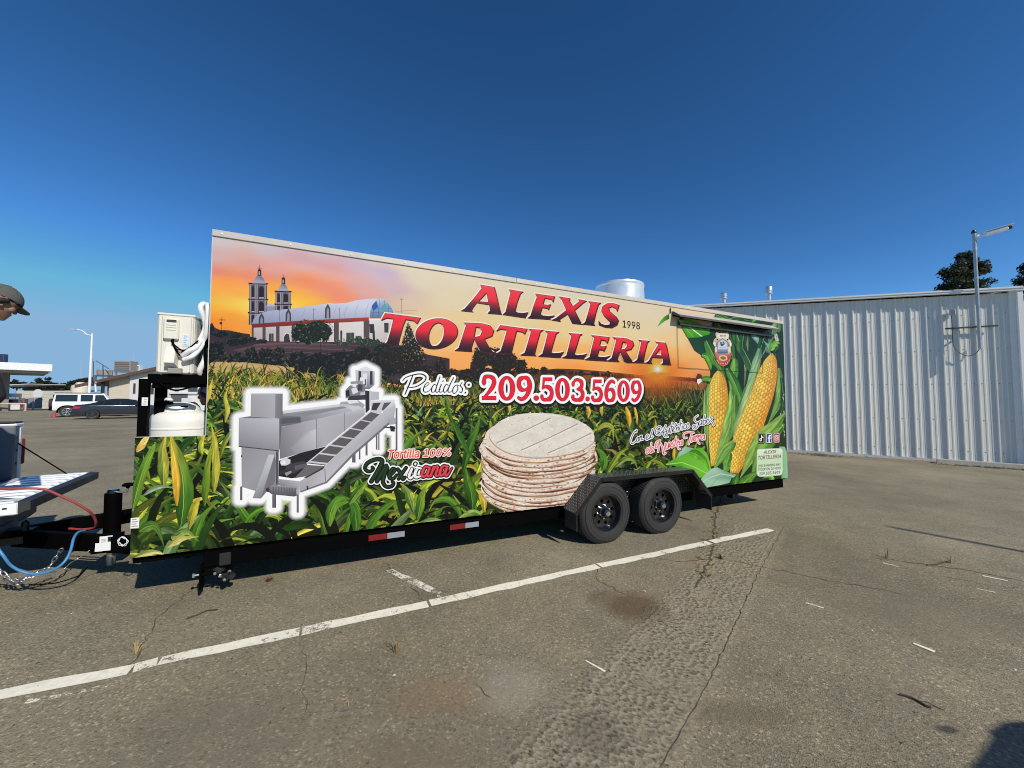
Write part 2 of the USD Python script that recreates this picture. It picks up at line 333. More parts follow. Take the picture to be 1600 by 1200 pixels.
for pts, w in (([(1085, 920), (1110, 872), (1116, 830), (1120, 800), (1128, 770)], .03), ([(1128, 873), (1180, 884), (1300, 908), (1420, 930)], .010), ([(1365, 872), (1450, 882), (1520, 893), (1600, 908)], .016), ([(1000, 868), (1060, 878), (1115, 873)], .012),
               ([(1028, 1205), (1060, 1150), (1100, 1080), (1162, 946), (1182, 902), (1226, 820)], .006), ([(205, 1046), (250, 960), (330, 900)], .008), ([(740, 1068), (760, 1085), (768, 1092)], .006), ([(1410, 1087), (1450, 1100), (1480, 1112)], .012), ([(668, 944), (640, 910), (600, 880)], .008), ([(470, 986), (480, 1040), (470, 1120)], .005),
               ([(934, 885), (930, 905), (980, 930)], .006), ([(1470, 900), (1530, 912), (1600, 920)], .008)):
    tag(obj('ground_crack', crack(pts, w, wob=.004 if pts[0][1] == 1205 else .012), CRACK), kind='structure')

# ---------------------------------------------------------------- weeds, twigs and litter
STRAW, WEED, TWIG = M('dry_grass', (.30, .22, .10), .8, var=.3, scale=30), M('weed_green', (.13, .14, .055), .75, var=.3, scale=30), M('twig', (.05, .04, .03), .9)
def blade_tuft(n, h, spread, rng, w=.004):
    ms = []
    for k in range(n):
        a = rng.uniform(0, 2 * math.pi); L = h * rng.uniform(.4, 1); o = np.array([math.cos(a), math.sin(a), 0]); b = o * rng.uniform(0, .02); s = np.array([-o[1], o[0], 0]) * w
        lean = rng.uniform(.1, 1) * spread
        p = [b, b + o * lean * .35 * L + [0, 0, .55 * L], b + o * lean * L + [0, 0, L * (1 - .35 * lean)]]
        ms.append((np.array([p[0] - s, p[0] + s, p[1] + s * .8, p[1] - s * .8, p[2]]), np.array([[0, 1, 2], [0, 2, 3], [3, 2, 4]])))
    return join(ms)
for (px, py, n, h, sp, m, lab) in ((620, 1020, 14, .14, .7, STRAW, 'dry straw tuft standing alone in front of the parking line'), (213, 1022, 12, .10, 1.0, STRAW, 'low dry straw tuft in the crack near the left end of the parking line'),
                                  (1385, 872, 12, .13, .9, STRAW, 'pale dry tuft on the crack by the thin pole shadow'), (1485, 880, 10, .12, 1.2, STRAW, 'pale dry tuft further along the crack at the right'),
                                  (1126, 873, 26, .06, 1.3, TWIG, 'dark dead weed clump where the cracks meet beside the parking line'), (421, 908, 30, .05, 1.4, M('red_weed', (.10, .04, .02), .8), 'small reddish dead weed on bare asphalt in front of the trailer'), (545, 1103, 8, .03, 1.6, STRAW, 'flat scrap of dry straw on the foreground asphalt')):
    o = obj('weed_tuft', blade_tuft(n, h, sp, np.random.default_rng(px), .0035), m, None, label=lab, cat='weed')
    UsdGeom.Xformable(o).AddTranslateOp().Set(Gf.Vec3d(*map(float, ground_at(px, py))))
rng = np.random.default_rng(5); ms, ms2 = [], []
for k in range(70):
    t = rng.uniform(0, 1); p0, p1 = ground_at(1092, 905), ground_at(1128, 785); q = p0 + (p1 - p0) * t; q[0] += rng.normal(0, .07); q[2] = float(gz(q[0]))
    (ms if rng.random() < .5 else ms2).append(move(blade_tuft(9, rng.uniform(.015, .045), 1.4, rng, .003), q))
tag(obj('crack_weeds', ms, WEED), 'low green weeds growing along the crack beside the rear wheel', 'weeds', kind='stuff'); tag(obj('crack_straw', ms2, STRAW), 'dry straw among the weeds of the crack beside the rear wheel', 'weeds', kind='stuff')
def twig(pts, r):
    return tube(spline([ground_at(*p) + [0, 0, r] for p in pts], 5), r, 5)
for pts, lab in (([(292, 968), (310, 961), (325, 955), (340, 954)], 'dark forked twig on the asphalt before the trailer front'), ([(1405, 1086), (1425, 1092), (1446, 1104), (1455, 1107)], 'dark curved twig on the bare asphalt at lower right'),
                 ([(1448, 884), (1465, 882), (1480, 878)], 'dark twig lying by the crack at the right')):
    tag(obj('twig', twig(pts, .006), TWIG), lab, 'twig')
LITTER = M('litter_paper', (.5, .48, .43), .8)
ms, ms2 = [], []
for k in range(330):
    px, py = rng.uniform(-50, 1650), rng.uniform(850, 1230); q = ground_at(px, py); s = rng.uniform(.0022, .006); v = rng.normal(0, 1, (5, 3)) * s * [1, 1, .4]
    m = (np.array(v) + q + [0, 0, s * .4]); (ms if rng.random() < .25 else ms2).append(hull(m))
tag(obj('pale_grit', ms, LITTER), 'scattered pale grit and paper flecks on the asphalt', 'grit', kind='stuff'); tag(obj('dark_grit', ms2, M('dark_grit', (.06, .05, .04), .9)), 'scattered dark grit and leaf crumbs on the asphalt', 'grit', kind='stuff')
# ---------------------------------------------------------------- the ribbed metal building at the right
B1, B2 = ground_at(1231, 706), ground_at(1599, 730)
bd = (B2 - B1)[:2]; bd /= np.linalg.norm(bd); bn = np.array([bd[1], -bd[0]])                       # bn faces the camera
def on_wall(px, py, w=0.0):
    d = ray(px, py); n3 = np.array([*bn, 0]); t = (((B1 + n3 * w) - [0, 0, EYE]) @ n3) / (d @ n3); p = np.array([0, 0, EYE]) + d * t
    return np.array([(p - B1)[:2] @ bd, w, p[2]])
wl, wr = on_wall(1085, 600)[0], on_wall(1594, 600)[0]
zt0, zt1 = on_wall(1090, 481)[2], on_wall(1590, 456)[2]
zb0, zb1 = on_wall(1231, 706)[2], on_wall(1599, 730)[2]; ub1 = on_wall(1599, 730)[0]
zb = lambda u: zb0 + (zb1 - zb0) * u / ub1
zt = lambda u: zt0 + (zt1 - zt0) * (u - wl) / (on_wall(1590, 456)[0] - wl)
WALL = M('ribbed_steel', (.71, .70, .635), .34, 0.0, var=.03, scale=1.5, bump=.25, bscale=3.0, stretch=(1, 1, .3), dirt=(.62, .60, .53))
TRIM, ROOF, SCREW = M('building_trim', (.86, .85, .80), .4, var=.04), M('building_roof', (.6, .61, .6), .5), M('screw_head', (.10, .11, .11), .5, .3)
bang = math.atan2(bd[1], bd[0])
bld = thing('metal_building', 'long pale ribbed metal building with white gutter behind the trailer', 'building', (B1[0], B1[1], 0), bang)
# local: x along the wall to the right, y into the building, z up
def wv(p): return np.array([p[0], -p[1], p[2]])
_ra, _rb = on_wall(1236.7, 600)[0], on_wall(1557, 600)[0]
RIB, PER = (_rb - _ra) / 14, 3
wl = _rb - .03 - math.ceil((_rb - wl) / RIB) * RIB
def rib_profile(u0, n):
    """Face line (u, depth towards the camera) of a panel with n high ribs and two low ribs in each flat."""
    pts = []
    for k in range(n):
        o = u0 + k * RIB
        q = RIB / .305
        pts += [(o, 0), (o + .014, .042), (o + .038, .042), (o + .056, 0), (o + .112 * q, 0), (o + .120 * q, .007), (o + .146 * q, .007), (o + .154 * q, 0), (o + .206 * q, 0), (o + .214 * q, .007), (o + .240 * q, .007), (o + .248 * q, 0)]
    return pts + [(u0 + n * RIB, 0)]
u, k = wl, 0
while u < wr - .02:
    n = min(PER, max(1, int(round((wr - u) / RIB)))); pr = np.array(rib_profile(u, n)); pr[:, 1] += .0015 * (k % 2)
    pr = pr[pr[:, 0] <= wr + .01]
    a = np.column_stack([pr[:, 0], -pr[:, 1], zb(pr[:, 0]) + .09]); b = np.column_stack([pr[:, 0], -pr[:, 1], zt(pr[:, 0]) - .02]); m = len(pr)
    obj('wall_panel', (np.vstack([a, b]), np.array([[q, q + 1, m + q + 1, m + q] for q in range(m - 1)])), WALL, bld)
    u += n * RIB; k += 1
sc = []
for v in (.35, 1.25, 2.3, 3.3, 4.3):
    for q in np.arange(wl + .09, wr, RIB): sc.append(move(lathe([(0, .005), (.011, .003), (.013, 0)], 6, 'y'), (q, -.004, zb(q) + v)))
    for q in np.arange(wl + .27, wr, RIB): sc.append(move(lathe([(0, .005), (.011, .003), (.013, 0)], 6, 'y'), (q, -.004, zb(q) + v)))
obj('panel_screws', [move(m, (0, -.002, 0)) for m in sc], SCREW, bld, kind='stuff')
DEP = 14.0
def sl(u0, u1, y0, y1, zf0, zf1, c=0):
    """A bar along the wall whose bottom and top follow the given lines."""
    v = np.array([[u, y, zf(u)] for u in (u0, u1) for y in (y0, y1) for zf in (zf0, zf1)])
    return v, np.array([[0, 1, 3], [0, 3, 2], [4, 6, 7], [4, 7, 5], [0, 4, 5], [0, 5, 1], [2, 3, 7], [2, 7, 6], [0, 2, 6], [0, 6, 4], [1, 5, 7], [1, 7, 3]])
gw = on_wall(1590, 448, .16)[2] - on_wall(1590, 456, .16)[2]
obj('gutter', [sl(wl - .05, wr + .12, -.17, -.04, lambda u: zt(u) + .015, lambda u: zt(u) + .085), sl(wl - .05, wr + .12, -.185, -.165, lambda u: zt(u) + .075, lambda u: zt(u) + .10)], TRIM, bld)
obj('roof_edge', sl(wl - .05, wr + .1, -.13, .25, lambda u: zt(u) + .105, lambda u: zt(u) + .135), ROOF, bld)
obj('corner_trim', [sl(wr - .13, wr + .03, -.045, .15, lambda u: zb(u) + .02, lambda u: zt(u) + .015)], TRIM, bld)
obj('base_trim', sl(wl, wr + .04, -.05, -.002, lambda u: zb(u) + .0, lambda u: zb(u) + .085), M('base_trim', (.55, .56, .54), .55, dirt=(.3, .27, .22)), bld)
obj('downspout', [sl(wr - .015, wr + .085, -.15, -.05, lambda u: zb(u) + .1, lambda u: zt(u) + .02)], TRIM, bld)
def roofm():
    v = np.array([[wl - .05, .2, zt(wl) + .16], [wr + .1, .2, zt(wr) + .16], [wr + .1, DEP / 2, zt(wr) + .75], [wl - .05, DEP / 2, zt(wl) + .75], [wr + .1, DEP, zt(wr) + .16], [wl - .05, DEP, zt(wl) + .16]])
    return v, np.array([[0, 1, 2, 3], [3, 2, 4, 5]])
obj('roof', roofm(), ROOF, bld)
for uu, nm in ((wl, 'end_wall'), (wr, 'end_wall')):
    v = np.array([[uu, .0, zb(uu)], [uu, DEP, zb(uu)], [uu, DEP, zt(uu) + .1], [uu, DEP / 2, zt(uu) + .7], [uu, .0, zt(uu) + .1]]); obj(nm, (v, np.array([[0, 1, 2], [0, 2, 3], [0, 3, 4]])), WALL, bld)
obj('back_wall', bx(wl, wr, DEP - .02, DEP, zb(wr), zt(wr)), WALL, bld)
# roof vents
GALV = M('galvanised', (.55, .57, .58), .35, .85, var=.15, scale=20)
def px_on(px, py, y): return depth_at(px, py, y)
for (px, yb, yt, lab) in ((1131, 474, 458, 'short galvanised roof vent pipe with a cap, nearer the trailer roof fan'), (1201.5, 468, 448, 'taller galvanised roof vent pipe above the serving awning')):
    Y = 15.0; p = depth_at(px, yb, Y); t = depth_at(px, yt, Y); h = t[2] - p[2]; r = 3.2 / 600 * Y
    v = thing('roof_vent_pipe', lab, 'vent pipe', (p[0], p[1], p[2] - .6))
    obj('pipe', cyl((0, 0, 0), (0, 0, .6 + h * .7), r, 14), GALV, v, smooth=40); obj('cap', [lathe([(r * .9, .6 + h * .45), (r * 1.65, .6 + h * .45), (r * 1.65, .6 + h * .9), (r * 1.2, .6 + h), (0, .6 + h)], 14), move(lathe([(r * 1.75, 0), (r * 1.75, h * .08)], 14), (0, 0, .6 + h * .6))], GALV, v, smooth=40)
# low neighbouring roof edge past the far end of the building
pe = depth_at(1086, 480, 17.0)
lo = thing('low_annex', 'low white annex roof just past the far end of the metal building', 'building', (pe[0] - 1.2, 17.0, 0)); obj('annex_wall', bx(-3, 1.2, 0, 3, -.2, pe[2] - .25), WALL, lo); obj('annex_roof', bx(-3.1, 1.3, -.1, 3.1, pe[2] - .25, pe[2]), TRIM, lo)

# concrete wheel stop / kerb at the foot of the wall
CONC = M('concrete', (.36, .34, .30), .9, var=.2, scale=12, bump=1.5, bscale=60, dirt=(.2, .18, .14))
k0, k1 = on_wall(1462, 735, .5), on_wall(1640, 748, .5)
kb = obj('concrete_kerb', hull([(k0[0], -.62, zb(k0[0]) + .0), (k0[0] + .05, -.36, zb(k0[0])), (k0[0] + .02, -.60, zb(k0[0]) + .13), (k0[0] + .07, -.38, zb(k0[0]) + .13), (k0[0] + 6, -.62, zb(k0[0] + 6) - .02), (k0[0] + 6, -.36, zb(k0[0] + 6) - .02), (k0[0] + 6, -.60, zb(k0[0] + 6) + .11), (k0[0] + 6, -.38, zb(k0[0] + 6) + .11)]), CONC, None, label='weathered concrete kerb piece at the foot of the metal wall', cat='kerb')
UsdGeom.Xformable(kb).AddTranslateOp().Set(Gf.Vec3d(B1[0], B1[1], 0)); UsdGeom.Xformable(kb).AddRotateZOp().Set(math.degrees(bang))
# a strip of bare earth and dead grass along the foot of the wall
DIRT = M('bare_earth', (.19, .15, .105), .95, var=.25, scale=5, bump=4, bscale=25)
def dirtm():
    rng = np.random.default_rng(11); us = np.linspace(wl - 2, wr + 4, 160); e = .75 + .28 * (meshkit.fbm(np.stack([us * .8, us * 0, us * 0], 1), 4, 3) - .5) + .1 * rng.normal(0, .4, 160)
    rows = [np.column_stack([us, -.03 - e * t, np.zeros(160)]) for t in (0, .5, 1)]; v = np.vstack(rows)
    X = B1[0] + v[:, 0] * bd[0] + v[:, 1] * math.cos(bang + math.pi / 2); v[:, 2] = gz(X) + np.repeat([.012, .008, .003], 160)
    f = [[r * 160 + k + 160, r * 160 + k + 161, r * 160 + k + 1, r * 160 + k] for r in (0, 1) for k in range(159)]
    return v, np.array(f)
dm = obj('earth_strip', dirtm(), DIRT, None, kind='structure'); UsdGeom.Xformable(dm).AddTranslateOp().Set(Gf.Vec3d(B1[0], B1[1], 0)); UsdGeom.Xformable(dm).AddRotateZOp().Set(math.degrees(bang))
rng = np.random.default_rng(21); ms = []
for k in range(230):
    px = rng.choice([rng.normal(1280, 14), rng.normal(1530, 40), rng.uniform(1235, 1600)], p=[.4, .4, .2]); w = rng.uniform(.05, .7) if px < 1450 else rng.uniform(.66, .8); q = on_wall(px, 700, 0); X = B1[0] + q[0] * bd[0] + bn[0] * w; Yw = B1[1] + q[0] * bd[1] + bn[1] * w
    ms.append(move(blade_tuft(7, rng.uniform(.02, .07), 1.3, rng, .006), (X, Yw, float(gz(X)))))
tag(obj('wall_weeds', ms, WEED), 'low dry weeds along the foot of the metal wall', 'weeds', kind='stuff')

# camera pole bracketed to the wall
pol = thing('camera_pole', 'galvanised pole with a white camera strapped to the metal wall', 'pole', (B1[0], B1[1], 0), bang)
pt, pb_, w0 = on_wall(1522.5, 362, .30), on_wall(1531.5, 545, .30), .30
pu = (on_wall(1527, 450, .3)[0]); P0, P1 = np.array([pb_[0], -w0, pb_[2]]), np.array([pb_[0], -w0, pt[2]])
obj('pole', [cyl(P0, (P0[0], -w0, P1[2] - .55), .038, 14), cyl((P0[0], -w0, P1[2] - .56), P1, .044, 14)], M('pole_steel', (.36, .38, .39), .4, .5, var=.12), pol, smooth=40)
obj('pole_cap', move(lathe([(0, .06), (.035, .045), (.055, 0), (.055, -.05)], 14), P1), M('black_plastic', (.02, .02, .021), .45), pol, smooth=40)
cz = P1[2] - .17
obj('camera_arm', [tube(spline([(P0[0] + .03, -w0, cz - .03), (P0[0] + .12, -w0 - .02, cz + .02), (P0[0] + .22, -w0 - .04, cz + .02)]), .035, 8), cyl((P0[0] + .02, -w0 + .0, cz - .09), (P0[0] + .05, -w0, cz + .06), .05, 10)], M('white_plastic', (.78, .79, .8), .4), pol, smooth=40)
cm = obj('camera', [beam((P0[0] + .2, -w0 - .04, cz + .03), (P0[0] + .60, -w0 - .10, cz + .10), .13, .10, .02)], M('white_plastic', (.78, .79, .8), .4), pol)
obj('sunshade', beam((P0[0] + .18, -w0 - .035, cz + .095), (P0[0] + .70, -w0 - .11, cz + .185), .16, .012), M('white_plastic', (.78, .79, .8), .4), cm); obj('lens', cyl((P0[0] + .6, -w0 - .10, cz + .10), (P0[0] + .66, -w0 - .108, cz + .11), .045, 14), M('black_plastic', (.02, .02, .021), .45), cm)
b0, b1 = on_wall(1476, 514, .06), on_wall(1558, 508, .06)
obj('strut_bracket', [beam((b0[0], -.10, b0[2]), (b1[0], -.10, b0[2] - .01), .045, .045, .004), beam((P0[0], -.1, b0[2] - .005), (P0[0], -w0 - .03, b0[2] - .005), .04, .04)] + [bx(b0[0] + q, b0[0] + q + .05, -.126, -.1235, b0[2] - .012, b0[2] + .008) for q in np.arange(.03, b1[0] - b0[0] - .05, .1)], M('strut_steel', (.12, .125, .13), .45, .6), pol)
jb = on_wall(1487, 488, .05)
obj('junction_box', bx(jb[0] - .06, jb[0] + .06, -.13, -.035, jb[2] - .09, jb[2] + .07, .012), M('grey_box', (.45, .46, .46), .5), pol)
cq = [on_wall(x, y, .1) for x, y in ((1487, 493), (1488.5, 515), (1489, 535), (1493, 545), (1503, 553), (1515, 556), (1526, 551), (1531, 543), (1532, 535))]
obj('conduit', tube(spline([wv(c) for c in cq], 6), .012, 7), M('conduit_grey', (.12, .125, .13), .5), pol, smooth=True)

# ---------------------------------------------------------------- dark pines beyond the roof
BARK = M('bark', (.07, .05, .035), .9, var=.3, scale=12, bump=6, bscale=30)
def leaf_mat(name, col, trans=.25):
    if name in _mats: return _mats[name]
    c = np.asarray(col)
    n = {'o': ('geometry', {}), 'r': ('rgb_ramp', {'ramp': [(0, c * .55), (.5, c), (1, np.minimum(c * 1.6, 1))]}), 'p': ('principled_bsdf', {'roughness': .6, 'specular_ior_level': .3}), 't': ('translucent_bsdf', {}), 'm': ('mix_closure', {'fac': trans})}
    _mats[name] = usdkit.material(stage, '/World/Looks/' + name, n, [('o.random_per_island', 'r.fac'), ('r.color', 'p.base_color'), ('r.color', 't.color'), ('p.BSDF', 'm.closure1'), ('t.BSDF', 'm.closure2')], surface='m.closure')
    return _mats[name]
def leaf_cards(centres, n, r, size, rng, flat=.8):
    """n small leaf faces round each centre, each its own pair of triangles."""
    C = np.repeat(np.asarray(centres, float), n, 0); m = len(C); d = rng.normal(0, 1, (m, 3)); d /= np.linalg.norm(d, axis=1, keepdims=True)
    p = C + d * (r * rng.uniform(0, 1, (m, 1)) ** .45) * [1, 1, flat]; a = rng.normal(0, 1, (m, 3)); a /= np.linalg.norm(a, axis=1, keepdims=True); b = np.cross(a, rng.normal(0, 1, (m, 3))); b /= np.linalg.norm(b, axis=1, keepdims=True)
    s = size * rng.uniform(.6, 1.4, (m, 1)); v = np.stack([p - a * s, p + b * s * .5, p + a * s, p - b * s * .5], 1).reshape(-1, 3); k = np.arange(m) * 4
    return v, np.vstack([np.stack([k, k + 1, k + 2], 1), np.stack([k, k + 2, k + 3], 1)])
def tree(name, label, loc, h, crowns, mat, rng, leaf=.12, per=260, trunk_r=.25, cat='tree', group=None, clump=.6):
    """crowns: (x, z, r, wanted clumps) offsets from the trunk; clumps with gaps make an uneven outline."""
    t = thing(name, label, cat, loc, group=group); top = max(c[1] + c[2] * .3 for c in crowns); limbs = [tube(spline([(0, 0, 0), (.1, 0, h * .35), (-.05, .05, h * .7), (0, 0, top)], 6), np.linspace(trunk_r, .04, 19), 8)]; cl = []
    for (x, z, r, n) in crowns:
        limbs.append(tube(spline([(0, 0, max(z - r * 1.2, h * .2)), (x * .5, 0, z - r * .4), (x, 0, z)], 5), np.linspace(trunk_r * .4, .03, 11), 6))
        for k in range(n):
            d = rng.normal(0, 1, 3); d /= np.linalg.norm(d); cl.append(np.array([x, 0, z]) + d * r * rng.uniform(.3, 1.0) * [1, .9, .85])
    obj('trunk', limbs, BARK, t, smooth=True); obj('crown', leaf_cards(cl, per, clump, leaf, rng), mat, t)
    return t
PINE = leaf_mat('pine_needles', (.075, .095, .05), .4)
Y = 34.0; s = Y / 600
q = depth_at(1517, 460, Y)
t = tree('pine_tree', 'tall dark open pine behind the camera pole and metal roof', (q[0], Y, float(gz(q[0]))), 12.5, [((x - 1517) * s, (626 - y) * s + EYE, r * s, n) for x, y, r, n in ((1515, 408, 24, 26), (1500, 420, 18, 16), (1533, 412, 14, 9), (1480, 414, 8, 4), (1497, 440, 24, 24), (1530, 438, 16, 10), (1478, 443, 9, 5), (1540, 413, 5, 3), (1512, 392, 13, 9), (1520, 455, 30, 16), (1458, 453, 8, 5), (1548, 448, 6, 3))], PINE, np.random.default_rng(3), .12, 70, .28, clump=.42)
q = depth_at(1612, 460, 40.0); s = 40 / 600
tree('pine_tree', 'dark pine cut by the right edge of the view above the building corner', (q[0], 40, float(gz(q[0]))), 12, [((x - 1612) * s, (626 - y) * s + EYE, r * s, n) for x, y, r, n in ((1610, 430, 14, 18), (1602, 442, 9, 9), (1612, 410, 9, 8), (1618, 450, 14, 12))], PINE, np.random.default_rng(4), .13, 90, .3, clump=.5)
# ---------------------------------------------------------------- the food trailer
TA = math.radians(25.0); TU, TW = np.array([math.cos(TA), math.sin(TA), 0]), np.array([-math.sin(TA), math.cos(TA), 0])   # along the side to the rear; into the body
TO = np.array([-2.447, 3.088, .447]); SLOPE, LEN, HT, EXT, WID = -.0107, 7.65, 2.57, -.43, 2.44
def on_side(px, py, w=0.0):
    """The (u, v) of a picture point on the trailer's side plane, w behind it."""
    d = ray(px, py); t = ((TO + w * TW - [0, 0, EYE]) @ TW) / (d @ TW); p = np.array([0, 0, EYE]) + d * t
    u = (p - TO) @ TU; return np.array([u, p[2] - TO[2] - SLOPE * u])
def L3(px, py, w=0.0):
    u, v = on_side(px, py, w); return np.array([u, w, v])
def sh(m):
    v, f = arr(m); v = v.copy(); v[:, 2] += SLOPE * v[:, 0]; return v, f
def shl(m): return sh(join(m) if isinstance(m, list) else m)
GV = lambda u, w=0.0: float(gz((TO + u * TU + w * TW)[0])) - TO[2] - SLOPE * u                 # ground height in trailer coordinates
TR = thing('food_trailer', 'long tandem axle food trailer wrapped in a printed cornfield and church mural', 'trailer', TO, TA)
BEIGE = M('cream_panel', (.62, .57, .49), .42, var=.04, scale=1.0); BLACK = M('black_frame', (.0016, .0016, .0018), .65, var=.2, scale=8, bump=.3, spec=.03); BLACK_GLOSS = M('black_gloss', (.010, .010, .011), .18, coat=.5)
WHITE_METAL = M('white_metal', (.72, .72, .70), .35, var=.04); RUBBER = M('tyre_rubber', (.022, .022, .022), .78, var=.25, scale=14, bump=.5, bscale=80); CHROME = M('chrome', (.8, .8, .8), .12, 1.0, var=.03); GALV2 = M('bright_sheet', (.66, .67, .68), .28, .9, var=.06, scale=4)
# body shell: side skin, far side, ends, roof, floor
obj('side_panel', shl(bx(0, LEN, 0, .03, 0, HT - .005)), BEIGE, TR)
obj('lower_front_panel', shl(bx(EXT, -.003, .001, .028, 0, on_side(213, 683)[1])), BEIGE, TR)
obj('far_side_panel', shl(bx(0, LEN, WID - .03, WID, 0, HT - .005)), BEIGE, TR)
obj('front_wall', shl(bx(.002, .03, .032, WID - .032, 0, HT - .02)), WHITE_METAL, TR)
rear = obj('rear_wall', shl(bx(LEN - .03, LEN - .002, .032, WID - .032, 0, HT - .02)), BEIGE, TR)
obj('rear_door', shl(bx(LEN, LEN + .03, .7, 1.6, .05, 2.05, .01)), WHITE_METAL, rear)
obj('roof', shl(hull([(u, w, z) for u in (-.005, LEN + .005) for w, z in ((.01, HT - .02), (.01, HT - .003), (WID / 2, HT + .03), (WID - .01, HT - .003), (WID - .01, HT - .02))])), WHITE_METAL, TR)
obj('floor', shl(bx(EXT, LEN, .035, WID - .035, -.03, .05)), BLACK, TR)
# top rail with its screws, in two lengths, and the corner edges
rail_v = on_side(334, 369)[1]
rl = obj('top_rail', shl(bx(-.006, 2.75, -.012, .002, rail_v, HT + .004, .003)), M('top_rail_paint', (.45, .43, .40), .4, var=.04), TR)
rl2 = obj('top_rail', shl(bx(2.753, LEN + .004, -.0115, .002, rail_v + .002, HT + .003, .003)), M('top_rail_paint_cream', (.50, .455, .38), .4, var=.04), TR)
for k in range(16):
    u = .06 + k * .49; obj('rail_screw', sh(move(lathe([(0, -.007), (.007, -.005), (.009, 0)], 8, 'y'), (u, -.012 if u < 2.75 else -.0118, (rail_v + HT) / 2))), WHITE_METAL, rl if u < 2.75 else rl2)
obj('corner_edge', shl(bx(-.006, -.0005, -.002, .03, on_side(213, 683)[1] + .002, rail_v - .003)), M('edge_vinyl', (.55, .5, .46), .4), TR)
obj('rear_corner_edge', shl(bx(LEN - .004, LEN + .004, -.003, .03, .0, rail_v)), M('rear_edge_vinyl', (.05, .08, .03), .4), TR)
# chassis
ch = thing('chassis', parent=TR)
RAILH = .13
for w in (.06, WID - .06):
    obj('side_rail', shl(beam((.0, w, -.03 - RAILH / 2), (LEN - .05, w, -.03 - RAILH / 2), .05, RAILH, .006)), BLACK, ch); obj('platform_rail', shl(beam((EXT, w, -.03), (-.001, w, -.03), .05, .055, .006)), BLACK, ch)
for k in range(13): u = .05 + k * .62; obj('cross_member', shl(beam((u, .09, -.08), (u, WID - .09, -.08), .05, .08)), BLACK, ch)
for px0, px1, px2, py in ((576, 605, 632, 844), (703, 727, 748, 823.5)):
    (u0, v0), (u1, _), (u2, _) = on_side(px0, py, .034), on_side(px1, py, .034), on_side(px2, py, .034)
    vv = -.03 - RAILH * .52
    obj('red_reflector', shl(bx(u0, u1, .0315, .0345, vv - .026, vv + .026)), M('red_reflector', (.16, .006, .008), .35), ch); obj('white_reflector', shl(bx(u1 + .001, u2, .0315, .0345, vv - .026, vv + .026)), M('white_reflector', (.24, .27, .32), .35), ch)
# A-frame tongue, coupler, jack
JU = -1.05
lowz = -.06
for w0, w1 in ((.25, WID / 2 - .05), (WID - .25, WID / 2 + .05)):
    obj('tongue_beam', shl(beam((EXT + .3, w0, lowz), (-1.62, w1, lowz), .06, .14, .006)), BLACK, ch)
obj('coupler', shl([hull([(-1.52, WID / 2 - .07, -.10), (-1.52, WID / 2 + .07, -.10), (-1.52, WID / 2 - .07, .0), (-1.52, WID / 2 + .07, .0), (-1.86, WID / 2 - .045, -.06), (-1.86, WID / 2 + .045, -.06), (-1.86, WID / 2 - .04, .03), (-1.86, WID / 2 + .04, .03)]), move(lathe([(0, .06), (.05, .045), (.065, 0), (.06, -.05)], 16), (-1.84, WID / 2, -.02))]), M('coupler_steel', (.03, .03, .03), .4, .6), ch, smooth=40)
jp0, jp1 = L3(174, 848, 1.15), L3(176, 770, 1.15); jx, jw = jp0[0], 1.15
jk = obj('tongue_jack', shl([cyl((jx, jw, jp0[2] - .03), (jx, jw, jp1[2]), .062, 20), bx(jx - .11, jx + .11, jw - .11, jw + .11, jp0[2] - .04, jp0[2] - .02)]), BLACK, TR, smooth=40)
obj('jack_head', shl([cyl((jx, jw, jp1[2]), (jx, jw, jp1[2] + .035), .05, 16, .04)]), BLACK_GLOSS, jk, smooth=40)
ck = [L3(x, y, jw - .05) for x, y in ((180, 768), (187, 769), (197, 768.5), (199, 766), (200, 762))]
obj('crank_arm', shl(tube(spline(ck, 5), .008, 8)), M('crank_steel', (.4, .4, .4), .35, .8), jk, smooth=True)
obj('crank_knob', shl([move(lathe([(0, .0), (.040, .006), (.045, .02), (.03, .034), (0, .036)], 14), ck[-1] + [0, 0, .01]), cyl(ck[-1], ck[-1] + [0, 0, .02], .015, 10)]), BLACK, jk, smooth=40)
obj('jack_foot', shl(cyl((jx, jw, jp0[2] - .25), (jx, jw, jp0[2] - .03), .032, 14)), GALV, jk, smooth=40)
obj('foot_plate', shl(move(lathe([(0, 0), (.09, .0), (.10, .02), (.05, .03), (0, .03)], 18), (jx, jw, jp0[2] - .27))), GALV, jk, smooth=40)
STICK = M('sticker_white', (.72, .73, .74), .4, var=.03)
def local_px(p):
    q = TO + p[0] * TU + p[1] * TW; z = q[2] + p[2] + SLOPE * p[0] - EYE; fy = q[1] * math.cos(PITCH) + z * math.sin(PITCH); return 800 + FPX * q[0] / fy
sb = min(np.linspace(0, 1, 300), key=lambda t: abs(local_px((EXT + .3 - t * 1.49, .25 + t * (WID / 2 - .3), lowz)) - 165)); bu_, bw_ = EXT + .3 - sb * 1.49, .25 + sb * (WID / 2 - .3) - .065
def plate_at(x0, y0, x1, y1, w, name, par):
    a, b = L3(x0, y0, w), L3(x1, y1, w); return obj(name, shl(bx(a[0], b[0], w - .003, w, b[2], a[2])), STICK, par), a, b
INK = M('black_ink', (.012, .012, .012), .5)
p1, l0, l1 = plate_at(156, 838.5, 176, 847, bw_, 'maker_plate', ch); p2, l2, l3 = plate_at(149, 849, 181, 858.5, bw_ - .004, 'serial_plate', ch)
for r in range(3): obj('fine_print', shl(bx(l0[0] + .010, l1[0] - .04, bw_ - .0042, bw_ - .0034, l1[2] + .008 + r * .011, l1[2] + .012 + r * .011)), M('grey_ink', (.3, .3, .31), .5), p1)
